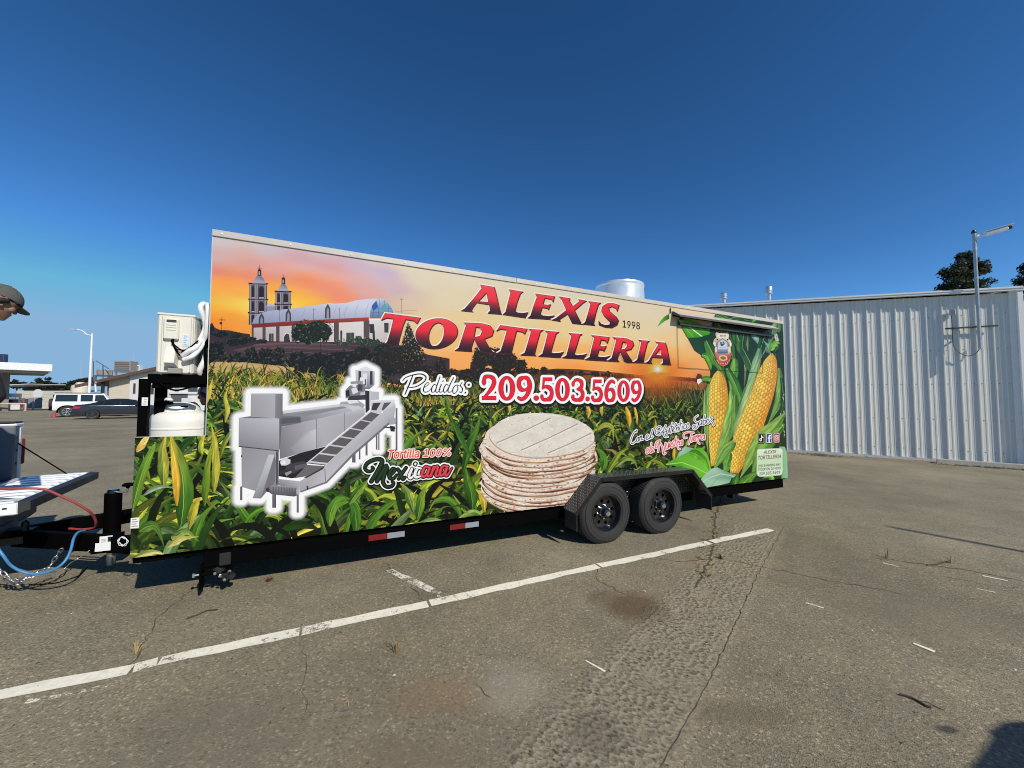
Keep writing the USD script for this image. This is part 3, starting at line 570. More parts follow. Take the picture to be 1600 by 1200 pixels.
obj('code_mark', shl(bx(l1[0] - .03, l1[0] - .008, bw_ - .0042, bw_ - .0034, l1[2] + .008, l0[2] - .008)), INK, p1)
obj('plate_bracket', shl(bx(l2[0] - .03, l3[0] + .03, bw_, bw_ + .06, l3[2] - .02, l0[2] + .01)), BLACK, ch)
# front bulkhead edge with sticker, screws
for py in (796, 866): q = L3(207.5, py); obj('panel_screw', sh(move(lathe([(0, -.006), (.006, -.004), (.008, 0)], 8, 'y'), (q[0] + .006, -.006, q[2]))), CHROME, TR)
s0, s1 = L3(205.5, 809), L3(218, 824); st = obj('wheel_sticker', shl(bx(s0[0], s1[0], -.011, -.0095, s1[2], s0[2])), STICK, TR)
for k in range(4): obj('sticker_print', shl(bx(s0[0] + .006, s1[0] - .006 - .008 * (k % 2), -.0116, -.0111, s1[2] + .010 + k * .017, s1[2] + .018 + k * .017)), M('grey_ink', (.3, .3, .31), .5), st)
# safety chains, breakaway wire, hoses (loose things that hang from the tongue)
def link(R=.021, r=.0055):
    a = np.linspace(0, 2 * math.pi, 13)[:-1]; p = np.column_stack([np.cos(a) * R * .62 , np.zeros(12), np.sin(a) * R]); p[:, 2] += np.sign(np.sin(a)) * R * .25
    p = np.vstack([p, p[:2]]); return tube(p, r, 6, cap=False)
def chain(name, pts, label, mat):
    c = spline(pts, 60); d = np.linalg.norm(np.diff(c, axis=0), axis=1); s = np.concatenate([[0], np.cumsum(d)]); n = int(s[-1] / .042)
    root = thing(name, label, 'chain', (0, 0, 0))
    for k in range(n):
        a = np.array([np.interp((k + .5) * s[-1] / n, s, c[:, q]) for q in range(3)]); b = np.array([np.interp((k + .9) * s[-1] / n, s, c[:, q]) for q in range(3)]); t = b - a; t /= np.linalg.norm(t)
        ref = np.array([.3, 1, .2]) if k % 2 else np.array([.2, -.3, 1.0]); x = np.cross(ref, t); x /= np.linalg.norm(x); y = np.cross(t, x); v, f = link(); obj('link', (a + v[:, :1] * x + v[:, 1:2] * y + v[:, 2:] * t, f), mat, root, smooth=True)
ZINC = M('zinc_chain', (.62, .63, .64), .25, .95, var=.1)
at = lambda px, py, y: depth_at(px, py, y)
chain('safety_chain', [at(97, 857, 3.35), at(88, 870, 3.28), at(78, 884, 3.22), at(60, 897, 3.18), at(30, 907, 3.12), at(10, 900, 3.08), at(-10, 880, 3.05)], 'zinc safety chain hanging from the tongue beside the blue hose', ZINC)
chain('safety_chain', [at(72, 888, 3.3), at(50, 900, 3.22), at(22, 912, 3.16), at(2, 902, 3.1), at(-25, 884, 3.08)], 'zinc safety chain looped lower, ending in the left edge', ZINC)
def hose(name, pts, r, mat, label, cat):
    return obj(name, tube(spline(pts, 10), r, 10), mat, None, smooth=True, label=label, cat=cat)
hose('blue_hose', [at(133, 829, 3.35), at(122, 832, 3.28), at(115, 842, 3.22), at(111, 858, 3.17), at(103, 875, 3.12), at(88, 888, 3.08), at(65, 896, 3.05), at(40, 895, 3.02), at(18, 884, 2.98), at(5, 868, 2.95), at(-12, 845, 2.95)], .0095, M('blue_hose', (.05, .20, .42), .45), 'light blue electric lead looping below the trailer tongue', 'cable')
hose('red_hose', [at(-20, 763, 2.95), at(10, 764, 2.98), at(40, 763, 3.02), at(70, 765, 3.08), at(95, 775, 3.14), at(120, 787, 3.2), at(138, 798, 3.26), at(147, 808, 3.32), at(150, 818, 3.36), at(146, 825, 3.4), at(128, 827, 3.42), at(108, 826, 3.44)], .0095, M('red_hose', (.30, .05, .045), .5), 'red hose arching from the tailgate to the trailer tongue', 'hose')
hose('breakaway_wire', [at(140, 860, 3.25), at(120, 874, 3.2), at(110, 880, 3.15), at(95, 891, 3.1), at(60, 896, 3.1), at(20, 886, 3.08)], .003, M('steel_wire', (.5, .5, .5), .3, .8), 'thin steel breakaway wire under the blue lead', 'wire')
hose('ground_wire', [ground_at(137, 887) + [0, 0, .01], ground_at(125, 899) + [0, 0, .006], ground_at(105, 907) + [0, 0, .006], ground_at(80, 913) + [0, 0, .006], ground_at(45, 914) + [0, 0, .006]], .004, BLACK, 'black wire lying on the asphalt below the chains', 'wire')
wp = []
for k in range(26): a = k * .72; wp.append(L3(192 + 7.5 * math.cos(a) + 1.5 * math.sin(k * 1.7), 846 + 6.0 * math.sin(a) + 1.5 * math.cos(k * 2.3), .3 + .01 * math.sin(k)))
obj('coiled_wire', shl(tube(spline(wp, 4), .003, 5)), STICK, ch, smooth=True)

# fender: chequer plate arch over both wheels
f0, f1, f2, f3 = on_side(878, 792), on_side(918, 740), on_side(1058, 729), on_side(1087, 767)
FW = -.26
FEND = M('chequer_plate', (.006, .006, .0065), .35, .0, var=.15, coat=.3)
pl4 = [np.array([q[0], q[1]]) for q in (f0, f1, f2, f3)]; pl4[2][1] = pl4[1][1] = (f1[1] + f2[1]) / 2; pl4[0][1] = pl4[3][1] = min(f0[1], f3[1])
fe = thing('fender', parent=TR)
def plate(a, b, name):
    d = (b - a) / np.linalg.norm(b - a); nrm = np.array([-d[1], d[0]]); q = [a, b, b - nrm * .004, a - nrm * .004]
    v = np.array([[p[0], w, p[1]] for w in (FW, -.0125) for p in q]); obj(name, sh(hull(v)), FEND, fe); return d, nrm
def lugs(a, b, w0, w1, step=.034):
    """Raised bars of chequer plate on the strip a-b between two depths."""
    d = (b - a); L = np.linalg.norm(d); d = d / L; nrm = np.array([-d[1], d[0]]); ms = []
    for i in range(int(L / step)):
        for j in range(int((w1 - w0) / step)):
            c = a + d * (i + .5) * step; w = w0 + (j + .5) * step; s = 1 if (i + j) % 2 else -1; e = .014
            dx, dw = d * e * .8, e * .8 * s; px_, pw = d * .0035 * s, -.0035
            base = [(c + dx, w + dw), (c - px_, w - pw), (c - dx, w - dw), (c + px_, w + pw)]; V = [[p[0], q, p[1]] for p, q in base] + [[*(c + nrm * .0045)][:1] + [w] + [(c + nrm * .0045)[1]]]
            ms.append((np.array(V), np.array([[0, 1, 4], [1, 2, 4], [2, 3, 4], [3, 0, 4]])))
    return sh(join(ms))
LUG = M('chequer_lug', (.42, .42, .42), .25, .85, var=.1)
for (a, b, nm) in ((pl4[0], pl4[1], 'front_slope'), (pl4[1], pl4[2], 'top_plate'), (pl4[2], pl4[3], 'rear_slope')):
    plate(a, b, nm)
    obj('raised_lugs', lugs(a, b, FW, -.015), LUG, fe, kind='stuff')
lip = []
for a, b in zip(pl4[:-1], pl4[1:]):
    d = (b - a) / np.linalg.norm(b - a); nrm = np.array([-d[1], d[0]]); q = [a, b, b - nrm * .045, a - nrm * .045]; lip.append(hull(np.array([[p[0], w, p[1]] for w in (FW - .004, FW) for p in q])))
obj('outer_lip', sh(join(lip)), FEND, fe)
backp = Polygon([(pl4[0][0] + .03, pl4[0][1]), (pl4[1][0] + .02, pl4[1][1] - .006), (pl4[2][0] - .02, pl4[2][1] - .006), (pl4[3][0] - .03, pl4[3][1])])
obj('inner_plate', sh(side(backp, -.016, -.0125)), FEND, fe)
# lugs of the inner plate lie in the side plane
def back_lugs():
    ms = []
    for i, u in enumerate(np.arange(pl4[0][0], pl4[3][0], .034)):
        for j, v in enumerate(np.arange(pl4[0][1], pl4[1][1], .034)):
            if backp.buffer(-.02).contains(Point(u, v)):
                s = 1 if (i + j) % 2 else -1; e = .009
                ms.append((np.array([[u + e, -.016, v + e * s], [u - .003 * s, -.016, v + .003], [u - e, -.016, v - e * s], [u + .003 * s, -.016, v - .003], [u, -.019, v]]), np.array([[0, 1, 4], [1, 2, 4], [2, 3, 4], [3, 0, 4], [0, 4, 1], [1, 4, 2], [2, 4, 3], [3, 4, 0]])))
    return sh(join(ms))
obj('inner_lugs', back_lugs(), LUG, fe, kind='stuff')
for u, h in ((pl4[0][0] + .03, .20), (pl4[3][0] - .015, .2)): obj('mud_flap', shl(bx(u - .006, u + .006, FW + .004, -.02, pl4[0][1] - h, pl4[0][1] - .004)), M('mud_flap', (.006, .006, .006), .7), fe)
# wheels
T1, T2 = ground_at(950, 850), ground_at(1036, 834); WR = .357
uu = [float((T1 - TO) @ TU), float((T2 - TO) @ TU)]
def tyre_mesh():
    prof = [(.200, .03), (.205, .012), (.235, .002), (.29, .0), (.325, .012), (.343, .028), (.352, .038), (WR, .052)]
    for k in range(5): z = .062 + k * .028; prof += [(WR, z), (WR - .009, z + .001), (WR - .009, z + .006), (WR, z + .007)]
    prof += [(WR, .208), (.352, .215), (.343, .222), (.325, .238), (.29, .25), (.235, .248), (.205, .235), (.2, .2)]
    return lathe(prof, 72, 'y')
def sipes():
    ms = []
    for k in range(72):
        a = k * 2 * math.pi / 72
        for z0 in (.038, .066, .094, .122, .150, .178, .206): b = a + (z0 * 7 % 1) * .08; ms.append(move(bx(-.006, .006, z0, z0 + .017, WR - .004, WR + .0035), ry=b))
    return join(ms)
def ring_text():
    ms = []
    for r in (.228, .262, .305): ms.append(lathe([(r - .004, .0015), (r - .003, -.0015), (r + .003, -.0015), (r + .004, .0015)], 60, 'y'))
    return join(ms)
disc = Point(0, 0).buffer(.183, 32)
for k in range(8): a = k * math.pi / 4 + .2; disc = disc.difference(affinity.translate(Point(0, 0).buffer(.021, 8), .128 * math.cos(a), .128 * math.sin(a)))
def make_wheel(name, u, w, flip=False):
    ground = GV(u, w); cz_ = ground + WR - .012
    wh = thing(name, parent=TR)
    sg = -1 if flip else 1
    tr_ = lambda m: sh(move((arr(m)[0] * [1, sg, 1], arr(m)[1][:, ::sg]) if flip else arr(m), (u, w, cz_)))
    ty = obj('tyre', tr_(tyre_mesh()), RUBBER, wh, smooth=35); obj('tread_blocks', tr_(sipes()), RUBBER, ty, kind='stuff'); obj('sidewall_rings', tr_(ring_text()), RUBBER, ty, smooth=True)
    rm = obj('rim', tr_(join([lathe([(.207, .012), (.207, .004), (.198, .006), (.190, .02), (.188, .075), (.180, .085)], 48, 'y'), lathe([(.186, .086), (.186, .24)], 48, 'y'), side(disc, .075, .083)])), BLACK_GLOSS, wh, smooth=35)
    hb = obj('hub', tr_(lathe([(.078, .075), (.070, .055), (.055, .05), (.050, .02), (.044, .005), (.035, .0), (0, 0)], 24, 'y')), BLACK_GLOSS, wh, smooth=35)
    obj('hub_cap', tr_(lathe([(.030, .0), (.030, -.012), (.024, -.018), (.014, -.018), (.012, -.010), (0, -.010)], 20, 'y')), CHROME, hb, smooth=35)
    for k in range(6): a = k * math.pi / 3 + .3; obj('lug_nut', tr_(move(lathe([(.013, .075), (.013, .052), (.008, .046), (0, .046)], 8, 'y'), (.07 * math.cos(a), 0, .07 * math.sin(a)))), CHROME, rm, smooth=35)
for u in uu: make_wheel('wheel', u, FW + .008)
for u in uu: make_wheel('wheel', u, WID + .26, True)
for u in uu: obj('axle', shl(cyl((u, -.05, GV(u) + .30), (u, WID + .05, GV(u) + .30), .038, 12)), BLACK, ch, smooth=40)
for u in uu: obj('leaf_spring', shl(tube(spline([(u - .38, .12, -.16), (u, .12, GV(u) + .24), (u + .38, .12, -.16)], 8), .022, 6)), BLACK, ch)
# stabiliser jacks
def jack(u, w):
    j = thing('stabilizer_jack', parent=TR); zz = -.16
    obj('jack_bracket', shl([bx(u - .075, u - .062, w, w + .09, zz - .17, zz + .02), bx(u - .062, u + .13, w + .02, w + .05, zz - .02, zz + .02), cyl((u - .075, w + .04, zz - .06), (u + .10, w + .04, zz - .06), .016, 10)]), BLACK, j)
    obj('folded_leg', shl([beam((u + .02, w + .04, zz - .02), (u + .14, w + .07, zz - .13), .05, .045, .004), beam((u + .09, w + .02, zz - .1), (u + .09, w + .2, zz - .1), .04, .06), bx(u + .05, u + .13, w - .004, w + .06, zz - .0, zz + .10, .006)]), M('jack_steel', (.05, .05, .055), .3, .7), j)
    for k in range(4): obj('bolt', sh(move(lathe([(0, -.012), (.012, -.010), (.014, 0)], 6, 'y'), (u + .03 + .032 * k, w - .006 + .008 * (k % 2), zz - .05 - .03 * (k % 3)))), CHROME, j)
    obj('crank_stub', shl([cyl((u - .12, w + .04, zz - .06), (u - .075, w + .04, zz - .06), .008, 8), cyl((u - .12, w + .04, zz - .075), (u - .12, w + .04, zz - .045), .01, 8)]), GALV, j)
jq = on_side(335, 870, .03); jack(jq[0] - .02, .03); jq = on_side(1180, 757, .05)
jack(jq[0] - .05, .35); jack(.3, WID - .2)
# roof fan: a galvanised hood ring
fp0, fp1 = L3(933, 457, .75), L3(1003, 468, .75); fu, fr = (fp0[0] + fp1[0]) / 2 , 0.36
fc = L3(968, 460, .75); fz = HT + .02; ft = L3(968, 447.5, .75)[2]
fan = obj('roof_fan', shl(move(lathe([(fr * 1.03, 0), (fr * 1.02, (ft - fz) * .3), (fr * .985, (ft - fz) * .86), (fr * 1.0, (ft - fz) * .89), (fr * 1.01, (ft - fz) * .94), (fr * .995, ft - fz), (fr * .93, ft - fz), (fr * .92, (ft - fz) * .5), (fr * .92, 0)], 48), (fc[0], .75, fz))), M('fan_sheet', (.74, .75, .75), .32, .55, var=.04, scale=4), TR, smooth=40)
obj('fan_box', shl(bx(fc[0] - fr * .95, fc[0] + fr * .95, .75 - fr * .9, .75 + fr * .9, HT - .0, fz + .03)), GALV, fan)
obj('switch_box', shl(bx(fc[0] + fr * .98, fc[0] + fr * 1.16, .66, .76, fz, fz + .17, .01)), WHITE_METAL, fan)
# serving hatch: cut lines, drip awning and hinge
h0, h1 = on_side(1057, 499), on_side(1059, 574.5); h2 = on_side(1193, 583)
hz0, hz1, hu0, hu1 = h1[1], on_side(1057, 499)[1], (h0[0] + h1[0]) / 2, on_side(1191, 583)[0]
hatch = thing('serving_hatch', parent=TR); GAP = M('dark_gap', (.006, .006, .006), .9)
GAPY = -.0125
obj('hatch_gap', shl(bx(hu0 - .003, hu0 + .003, GAPY - .001, GAPY, hz0, hz1)), GAP, hatch); obj('hatch_gap', shl(bx(hu0 + .0035, hu1 + .003, GAPY - .001, GAPY, hz0 - .003, hz0 + .003)), GAP, hatch); obj('hatch_gap', shl(bx(hu1 - .003, hu1 + .003, GAPY - .001, GAPY, hz0 + .0035, hz1)), GAP, hatch)
hm = on_side(1149, 513); hmu = on_side(1149, 540)[0]
obj('hatch_gap', shl(bx(hmu - .0025, hmu + .0025, GAPY - .001, GAPY, on_side(1149, 562)[1], hz1)), GAP, hatch)
obj('hatch_gap', shl(bx(on_side(1010 + 36, 481.5)[0], on_side(1047, 481.5)[0] + .004, GAPY - .001, GAPY, on_side(1046, 490)[1], on_side(1046, 481)[1])), GAP, hatch)
# drip awning: a thin sloped lip that stands out from the wall
a0, a1 = on_side(1046, 492), on_side(1201, 509)
au0, au1 = on_side(1050, 492)[0], on_side(1206, 509)[0]; av = on_side(1056, 487)[1]
AW = -.13
awn = obj('drip_awning', sh(hull([(u, w, z) for u in (au0, au1) for w, z in ((-.013, av), (-.013, av - .012), (AW, av - .075), (AW, av - .085))])), M('awning_skin', (.46, .42, .36), .4, var=.04), hatch)
obj('awning_lip', sh(bx(au0, au1, AW - .004, AW + .002, av - .10, av - .074)), M('awning_lip', (.10, .09, .075), .45), awn)
obj('awning_end', sh(hull([(u, w, z) for u in (au0 - .004, au0 - .0005) for w, z in ((-.013, av), (-.013, av - .05), (AW, av - .075), (AW, av - .10))])), M('awning_end', (.06, .07, .04), .5), awn)
obj('hinge', shl(bx(au0, au1 - .02, -.03, -.013, av - .075, av - .045)), BLACK, hatch)
obj('shade_rail', shl(bx(au0 + .1, au1 - .02, -.05, -.0135, av - .19, av - .155)), M('shade_rail', (.03, .028, .025), .5), hatch)

# rack at the front: posts, shelf, air conditioner, gas bottle
pv = on_side(213, 683)[1]
rk = thing('front_rack', parent=TR)
p0, p1 = L3(219, 592, .05), L3(234, 592, .05); pw = abs(p1[0] - p0[0]); pu = (L3(214.5, 680, .05)[0] + L3(230, 680, .05)[0]) / 2
obj('post', shl(bx(pu - pw / 2, pu + pw / 2, .03, .03 + pw, .02, p0[2], .004)), BLACK, rk)
q0, q1 = L3(222, 621, .029), L3(231, 634, .029)
ns = obj('post_sticker', shl(bx(q0[0], q1[0], .0265, .0285, q1[2], q0[2])), STICK, rk)
for k in range(3): obj('sticker_print', shl(bx(q0[0] + .006 + .004 * k, q1[0] - .008, .0258, .0262, q1[2] + .010 + k * .018, q1[2] + .017 + k * .018)), M('grey_ink', (.3, .3, .31), .5), ns)
pu2 = -.395
obj('post', shl(bx(pu2 - .033, pu2 + .033, .30, .366, .02, L3(250, 598, .33)[2], .004)), BLACK, rk)
s0 = L3(238, 592, .19); sz = s0[2]
su0, su1 = -.43, -.004
obj('shelf_frame', shl([beam((su0, .19, sz), (su1, .19, sz), .05, .07, .004), beam((su0, 1.1, sz), (su1, 1.1, sz), .05, .07, .004), beam((su0 + .02, .22, sz), (su0 + .02, 1.07, sz), .05, .07, .004), beam((su1 - .03, .22, sz), (su1 - .03, 1.07, sz), .05, .07, .004), bx(su0, su1, .17, 1.12, sz + .036, sz + .04), beam((su0, .6, sz), (su1, .6, sz), .05, .07, .004)]), BLACK, rk)
obj('shelf_clutter', shl([bx(su0 + .02, su0 + .12, .2, .3, sz - .07, sz - .035), beam((su0 + .05, .12, sz - .06), (su1 - .1, .13, sz - .05), .03, .03), tube(spline([(su0 + .1, .1, sz - .04), (su0 + .2, .09, sz - .09), (su1 - .1, .1, sz - .05)]), .008, 6)]), BLACK, rk)
# air conditioner
ACW = .16
c0, c1, c2 = L3(242.5, 584, ACW), L3(245, 488, ACW), L3(303, 584, ACW)
au, bu, az, bz = c0[0], L3(303, 540, ACW)[0], sz + .045, L3(244, 487.5, ACW)[2]
AC = M('ac_shell', (.66, .64, .56), .45, var=.04, scale=3)
ac = obj('air_conditioner', shl([bx(au, bu, ACW, ACW + .80, az, bz - .012, .012), bx(au - .006, bu + .006, ACW - .006, ACW + .806, bz - .022, bz, .008)]), AC, rk)
wdt = bu - au; hgt = bz - az
fr_ = lambda a, b: (au + a * wdt, az + b * hgt)
(x0, z0), (x1, z1) = fr_(.19, .56), fr_(.60, .90)
cv = obj('service_cover', shl(bx(x0, x1, ACW - .03, ACW + .001, z0, z1, .008)), AC, ac)
obj('cover_slot', shl(bx(x0 + .22 * (x1 - x0), x0 + .86 * (x1 - x0), ACW - .0315, ACW - .0305, z0 + .83 * (z1 - z0), z0 + .95 * (z1 - z0))), M('dark_slot', (.03, .03, .03), .6), cv)
for k in range(3): obj('cover_rib', shl(bx(x0 + .2 * (x1 - x0), x0 + .84 * (x1 - x0), ACW - .034, ACW - .0305, z0 + (.45 + .12 * k) * (z1 - z0), z0 + (.475 + .12 * k) * (z1 - z0))), AC, cv)
(x0, z0), (x1, z1) = fr_(.26, .10), fr_(.60, .47)
obj('valve_cover', shl([hull([(x0, ACW, z0), (x1, ACW, z0), (x0, ACW, z1), (x1, ACW, z1), (x0 + .01, ACW - .075, z0 + .035), (x1 - .01, ACW - .075, z0 + .035), (x0 + .01, ACW - .04, z1 - .01), (x1 - .01, ACW - .04, z1 - .01)])]), AC, ac)
obj('valve_recess', shl(bx(x0 + .02, x1 + .03, ACW - .03, ACW + .001, z0 - .05, z0 - .003, .006)), M('recess_grey', (.25, .24, .21), .6), ac)
for a in (.03, .12, .90, .965): (xx, _) = fr_(a, 0); obj('shell_groove', shl(bx(xx, xx + .004, ACW - .0015, ACW + .0005, az + .02, bz - .03)), M('groove_grey', (.40, .385, .34), .6), ac)
(x0, z0), (x1, z1) = fr_(.67, .46), fr_(.87, .66)
lb = obj('rating_label', shl(bx(x0, x1, ACW - .003, ACW - .0005, z0, z1)), M('label_blue', (.55, .66, .76), .4), ac)
for k in range(5): obj('label_line', shl(bx(x0 + .012, x1 - .012 - .01 * (k % 2), ACW - .0036, ACW - .0031, z0 + .012 + k * .018, z0 + .018 + k * .018)), M('grey_ink', (.3, .3, .31), .5), lb)
for k in range(34): obj('coil_fin', shl(bx(bu - .0005, bu + .004, ACW + .05 + k * .021, ACW + .06 + k * .021, az + .03, bz - .05)), M('fin_shade', (.33, .33, .31), .45, .4), ac)
for a in (.06, .9): (xx, zz) = fr_(a, .03); obj('foot_screw', sh(move(lathe([(0, -.004), (.005, -.003), (.006, 0)], 8, 'y'), (xx, ACW - .001, zz))), CHROME, ac)
# insulated pipes and cables
PIPE = M('pipe_wrap', (.74, .74, .73), .55, bump=.8, bscale=120)
pp = lambda px, py, w: L3(px, py, w)
obj('insulated_pipe', shl(tube(spline([pp(284, 556, .14), pp(296, 548, .12), pp(306, 543, .14), pp(314, 530, .22), pp(321, 512, .25), pp(319, 498, .24), pp(314, 485, .22), pp(314, 478, .22), pp(319, 475, .24), pp(322, 482, .3)], 8), .021, 10)), PIPE, rk, smooth=True)
obj('insulated_pipe', shl(tube(spline([pp(286, 563, .13), pp(300, 557, .12), pp(311, 546, .16), pp(317, 535, .22), pp(322, 520, .2), pp(324, 500, .18), pp(325, 484, .17), pp(324, 476, .2), pp(321, 480, .28)], 8), .019, 10)), PIPE, rk, smooth=True)
obj('insulated_pipe', shl(tube(spline([pp(318, 592, .3), pp(312, 582, .25), pp(315, 572, .24), pp(320, 562, .25), pp(322, 545, .3)], 8), .022, 10)), PIPE, rk, smooth=True)
for k, (a, b, c) in enumerate((((270, 530), (275, 548), (287, 556)), ((269, 530), (277, 546), (306, 541)), ((271, 530), (279, 550), (310, 532)), ((270, 530), (284, 547), (309, 537)))):
    obj('black_cable', shl(tube(spline([pp(*a, .125), pp(a[0], a[1] + 6, .115), pp(*b, .11), pp((b[0] + c[0]) / 2, (b[1] + c[1]) / 2 + 3, .12), pp(*c, .15)], 8), .0055, 6)), BLACK, ac, smooth=True)
obj('dark_bracket', shl([bx(-.12, -.03, .3, .34, sz + .04, bz - .05), tube(spline([(-.05, .2, sz), (-.08, .22, sz + .3), (-.03, .24, bz - .05), (-.06, .26, bz - .0)]), .012, 6), tube(spline([(-.09, .18, sz), (-.05, .22, sz + .2), (-.07, .24, bz - .1)]), .01, 6)]), BLACK, rk)

# gas bottle standing on the platform: a thing of its own
tq = L3(283, 660, .42)
wpos = TO + tq[0] * TU + .42 * TW; tz = TO[2] + SLOPE * tq[0]
tk = thing('gas_bottle', 'white propane bottle on the front platform under the air conditioner', 'gas bottle', (wpos[0], wpos[1], tz + .06), TA)
rr = .208; htop = L3(283, 655, .42)[2] - .06; dome = L3(283, 642, .42)[2] - .06
TANK = M('tank_paint', (.72, .71, .66), .35, var=.05, scale=5, bump=.4)
top = L3(283, 628, .42)[2] - .06; seam = L3(283, 668, .42)[2] - .06
tkb = obj('tank_body', lathe([(0, 0), (rr * .8, 0), (rr, .06), (rr, seam - .012), (rr + .004, seam - .008), (rr + .004, seam + .004), (rr, seam + .008), (rr, htop - .02), (rr * .985, htop + .0), (rr * .93, htop + (dome - htop) * .5), (rr * .82, htop + (dome - htop) * .8), (rr * .64, dome), (rr * .3, dome + .01), (0, dome + .012)], 44), TANK, tk, smooth=40)
co = obj('valve_collar', lathe([(rr * .68, dome - .02), (rr * .60, dome + (top - dome) * .5), (rr * .50, top - .012), (rr * .42, top), (rr * .36, top - .012), (0, top - .012)], 36), TANK, tk, smooth=40)
obj('collar_slot', move(bx(-.045, .045, -.002, .002, -.006, .006), (.03, -rr * .575, dome + (top - dome) * .5)), BLACK, tk)
obj('valve', cyl((0, 0, dome), (0, 0, top - .01), .022, 12), BLACK, tk, smooth=40)
obj('valve_knob', move(lathe([(0, .03), (.03, .02), (.035, 0), (0, 0)], 12), (-.06, -.10, top - .02)), BLACK, tk, smooth=40)
obj('valve_cap', move(lathe([(0, .03), (.022, .024), (.03, .008), (.03, 0)], 12), (-.06, -.10, top + .012)), TANK, tk, smooth=40)
# ---------------------------------------------------------------- vehicles
def car_shell(L, hw, prof, belt, sill, roof_in, ends, n=64):
    """A car body lofted along x (front = +x). prof: (x, top z) of the side outline; belt: waist height; roof_in: how far the roof leans in; ends: how fast the plan narrows."""
    px_, pz_ = np.array(prof).T; xs = np.linspace(-L / 2, L / 2, n); top = np.interp(xs, px_, pz_); rings = []
    def width(x): return hw * (1 - ends * np.abs(2 * x / L) ** 6)
    for x, zt_ in zip(xs, top):
        w = width(x); up = max(zt_ - belt, 0); b = min(belt, zt_); k = min(up / .4, 1)
        r = [(w * .86, sill), (w * .96, sill + .04), (w, sill + (b - sill) * .35), (w * 1.0, sill + (b - sill) * .7), (w * .97, b - .015), (w * (.955 - .0 * k), b + .0 + up * .02), (w * .95 - roof_in * k * .55, b + up * .5), (w * .94 - roof_in * k, b + up * .9), (w * .86 - roof_in * k, zt_), (w * .45 - roof_in * .4 * k, zt_ + .018)]
        rings.append([(x, -y, z) for y, z in r] + [(x, y, z) for y, z in r[::-1]])
    m = len(rings[0]); v = np.array(rings).reshape(-1, 3); f = []
    for i in range(n - 1):
        for j in range(m):
            a, b2 = i * m + j, i * m + (j + 1) % m; f += [[a, b2, b2 + m], [a, b2 + m, a + m]]
    for i, flip in ((0, 1), (n - 1, 0)):
        for j in range(1, m - 1): t = [i * m, i * m + j, i * m + j + 1]; f.append(t[::-1] if flip else t)
    surf = {'x': xs, 'rings': np.array(rings)}
    f = np.array(f); tm = trimesh.Trimesh(v, f, process=False)
    if tm.volume < 0: f = f[:, ::-1]
    return v, f, surf
def on_shell(surf, x, z, s):
    """The outer y of the body at (x, z) on side s."""
    i = np.clip(np.searchsorted(surf['x'], x), 1, len(surf['x']) - 1); t = (x - surf['x'][i - 1]) / (surf['x'][i] - surf['x'][i - 1]); r = surf['rings'][i - 1] * (1 - t) + surf['rings'][i] * t; h = r[:10]; return s * np.interp(z, h[:, 2], -h[:, 1])
def side_panel_on(surf, pts, s, off=.006):
    g = Polygon(pts); v, f = trimesh.creation.triangulate_polygon(g, engine='earcut'); q, f = trimesh.remesh.subdivide_to_size(np.column_stack([np.array(v)[:, :2], np.zeros(len(v))]), np.array(f), .12, max_iter=10)
    out = np.array([[x, on_shell(surf, x, z, s) + s * off, z] for x, z in q[:, :2]]); n = np.cross(out[f[0, 1]] - out[f[0, 0]], out[f[0, 2]] - out[f[0, 0]])
    return out, (f if n[1] * s > 0 else f[:, ::-1])
def cut_arches(v, f, wheels, r, hw):
    a = m3.Manifold(m3.Mesh(np.asarray(v, np.float32), np.asarray(f, np.uint32)))
    for x in wheels:
        c = m3.Manifold.cylinder(3 * hw, r, r, 32).translate((0, 0, -1.5 * hw)).rotate((90, 0, 0)).translate((x, 0, .33))
        inner = m3.Manifold.cylinder(1.2 * hw, r * 1.1, r * 1.1, 24).translate((0, 0, -.6 * hw)).rotate((90, 0, 0)).translate((x, 0, .33)); a = a - (c - inner)
    q = a.to_mesh(); return np.asarray(q.vert_properties[:, :3], float), np.asarray(q.tri_verts, int)
ALLOY, DARKALLOY, RED_LENS, LAMP = M('alloy', (.6, .6, .61), .25, .9), M('dark_alloy', (.10, .10, .105), .3, .8), M('red_lens', (.40, .015, .02), .15, coat=.5), M('clear_lens', (.75, .76, .78), .12, coat=.5)
GLASS = M('car_glass', (.012, .014, .017), .05, coat=1.0)
def car_wheel(parent, x, y, r, w, alloy, spokes=10, flip=1):
    wh = thing('wheel', parent=parent, loc=(x, y, r)); s = flip
    fl = lambda m: (arr(m)[0] * [1, -s, 1], arr(m)[1][:, ::-1] if s > 0 else arr(m)[1])
    obj('tyre', fl(lathe([(r * .66, .01), (r * .9, -.012), (r * .97, .005), (r, .03), (r, w - .03), (r * .95, w), (r * .66, w)], 36, 'y')), RUBBER, wh, smooth=40)
    sp = [lathe([(r * .68, .0), (r * .66, -.004), (r * .60, .0), (r * .58, .03), (r * .60, w * .8)], 36, 'y'), lathe([(r * .15, .01), (r * .12, -.006), (0, -.006)], 16, 'y')]
    for k in range(spokes): a = 2 * math.pi * k / spokes; sp.append(move(bx(r * .1, r * .62, .004, .03, -r * .045, r * .045), ry=a))
    obj('rim', fl(join(sp)), alloy, wh, smooth=40); obj('brake_disc', fl(lathe([(r * .5, .05), (r * .5, .06), (0, .06)], 24, 'y')), M('brake_disc', (.05, .05, .05), .5, .5), wh)
def face_px(px): a = math.atan2(FPX, px - 800); return a          # direction of the view ray in plan
def place_at(px, py_base, y): p = depth_at(px, py_base, y); return np.array([p[0], p[1], float(gz(p[0]))])
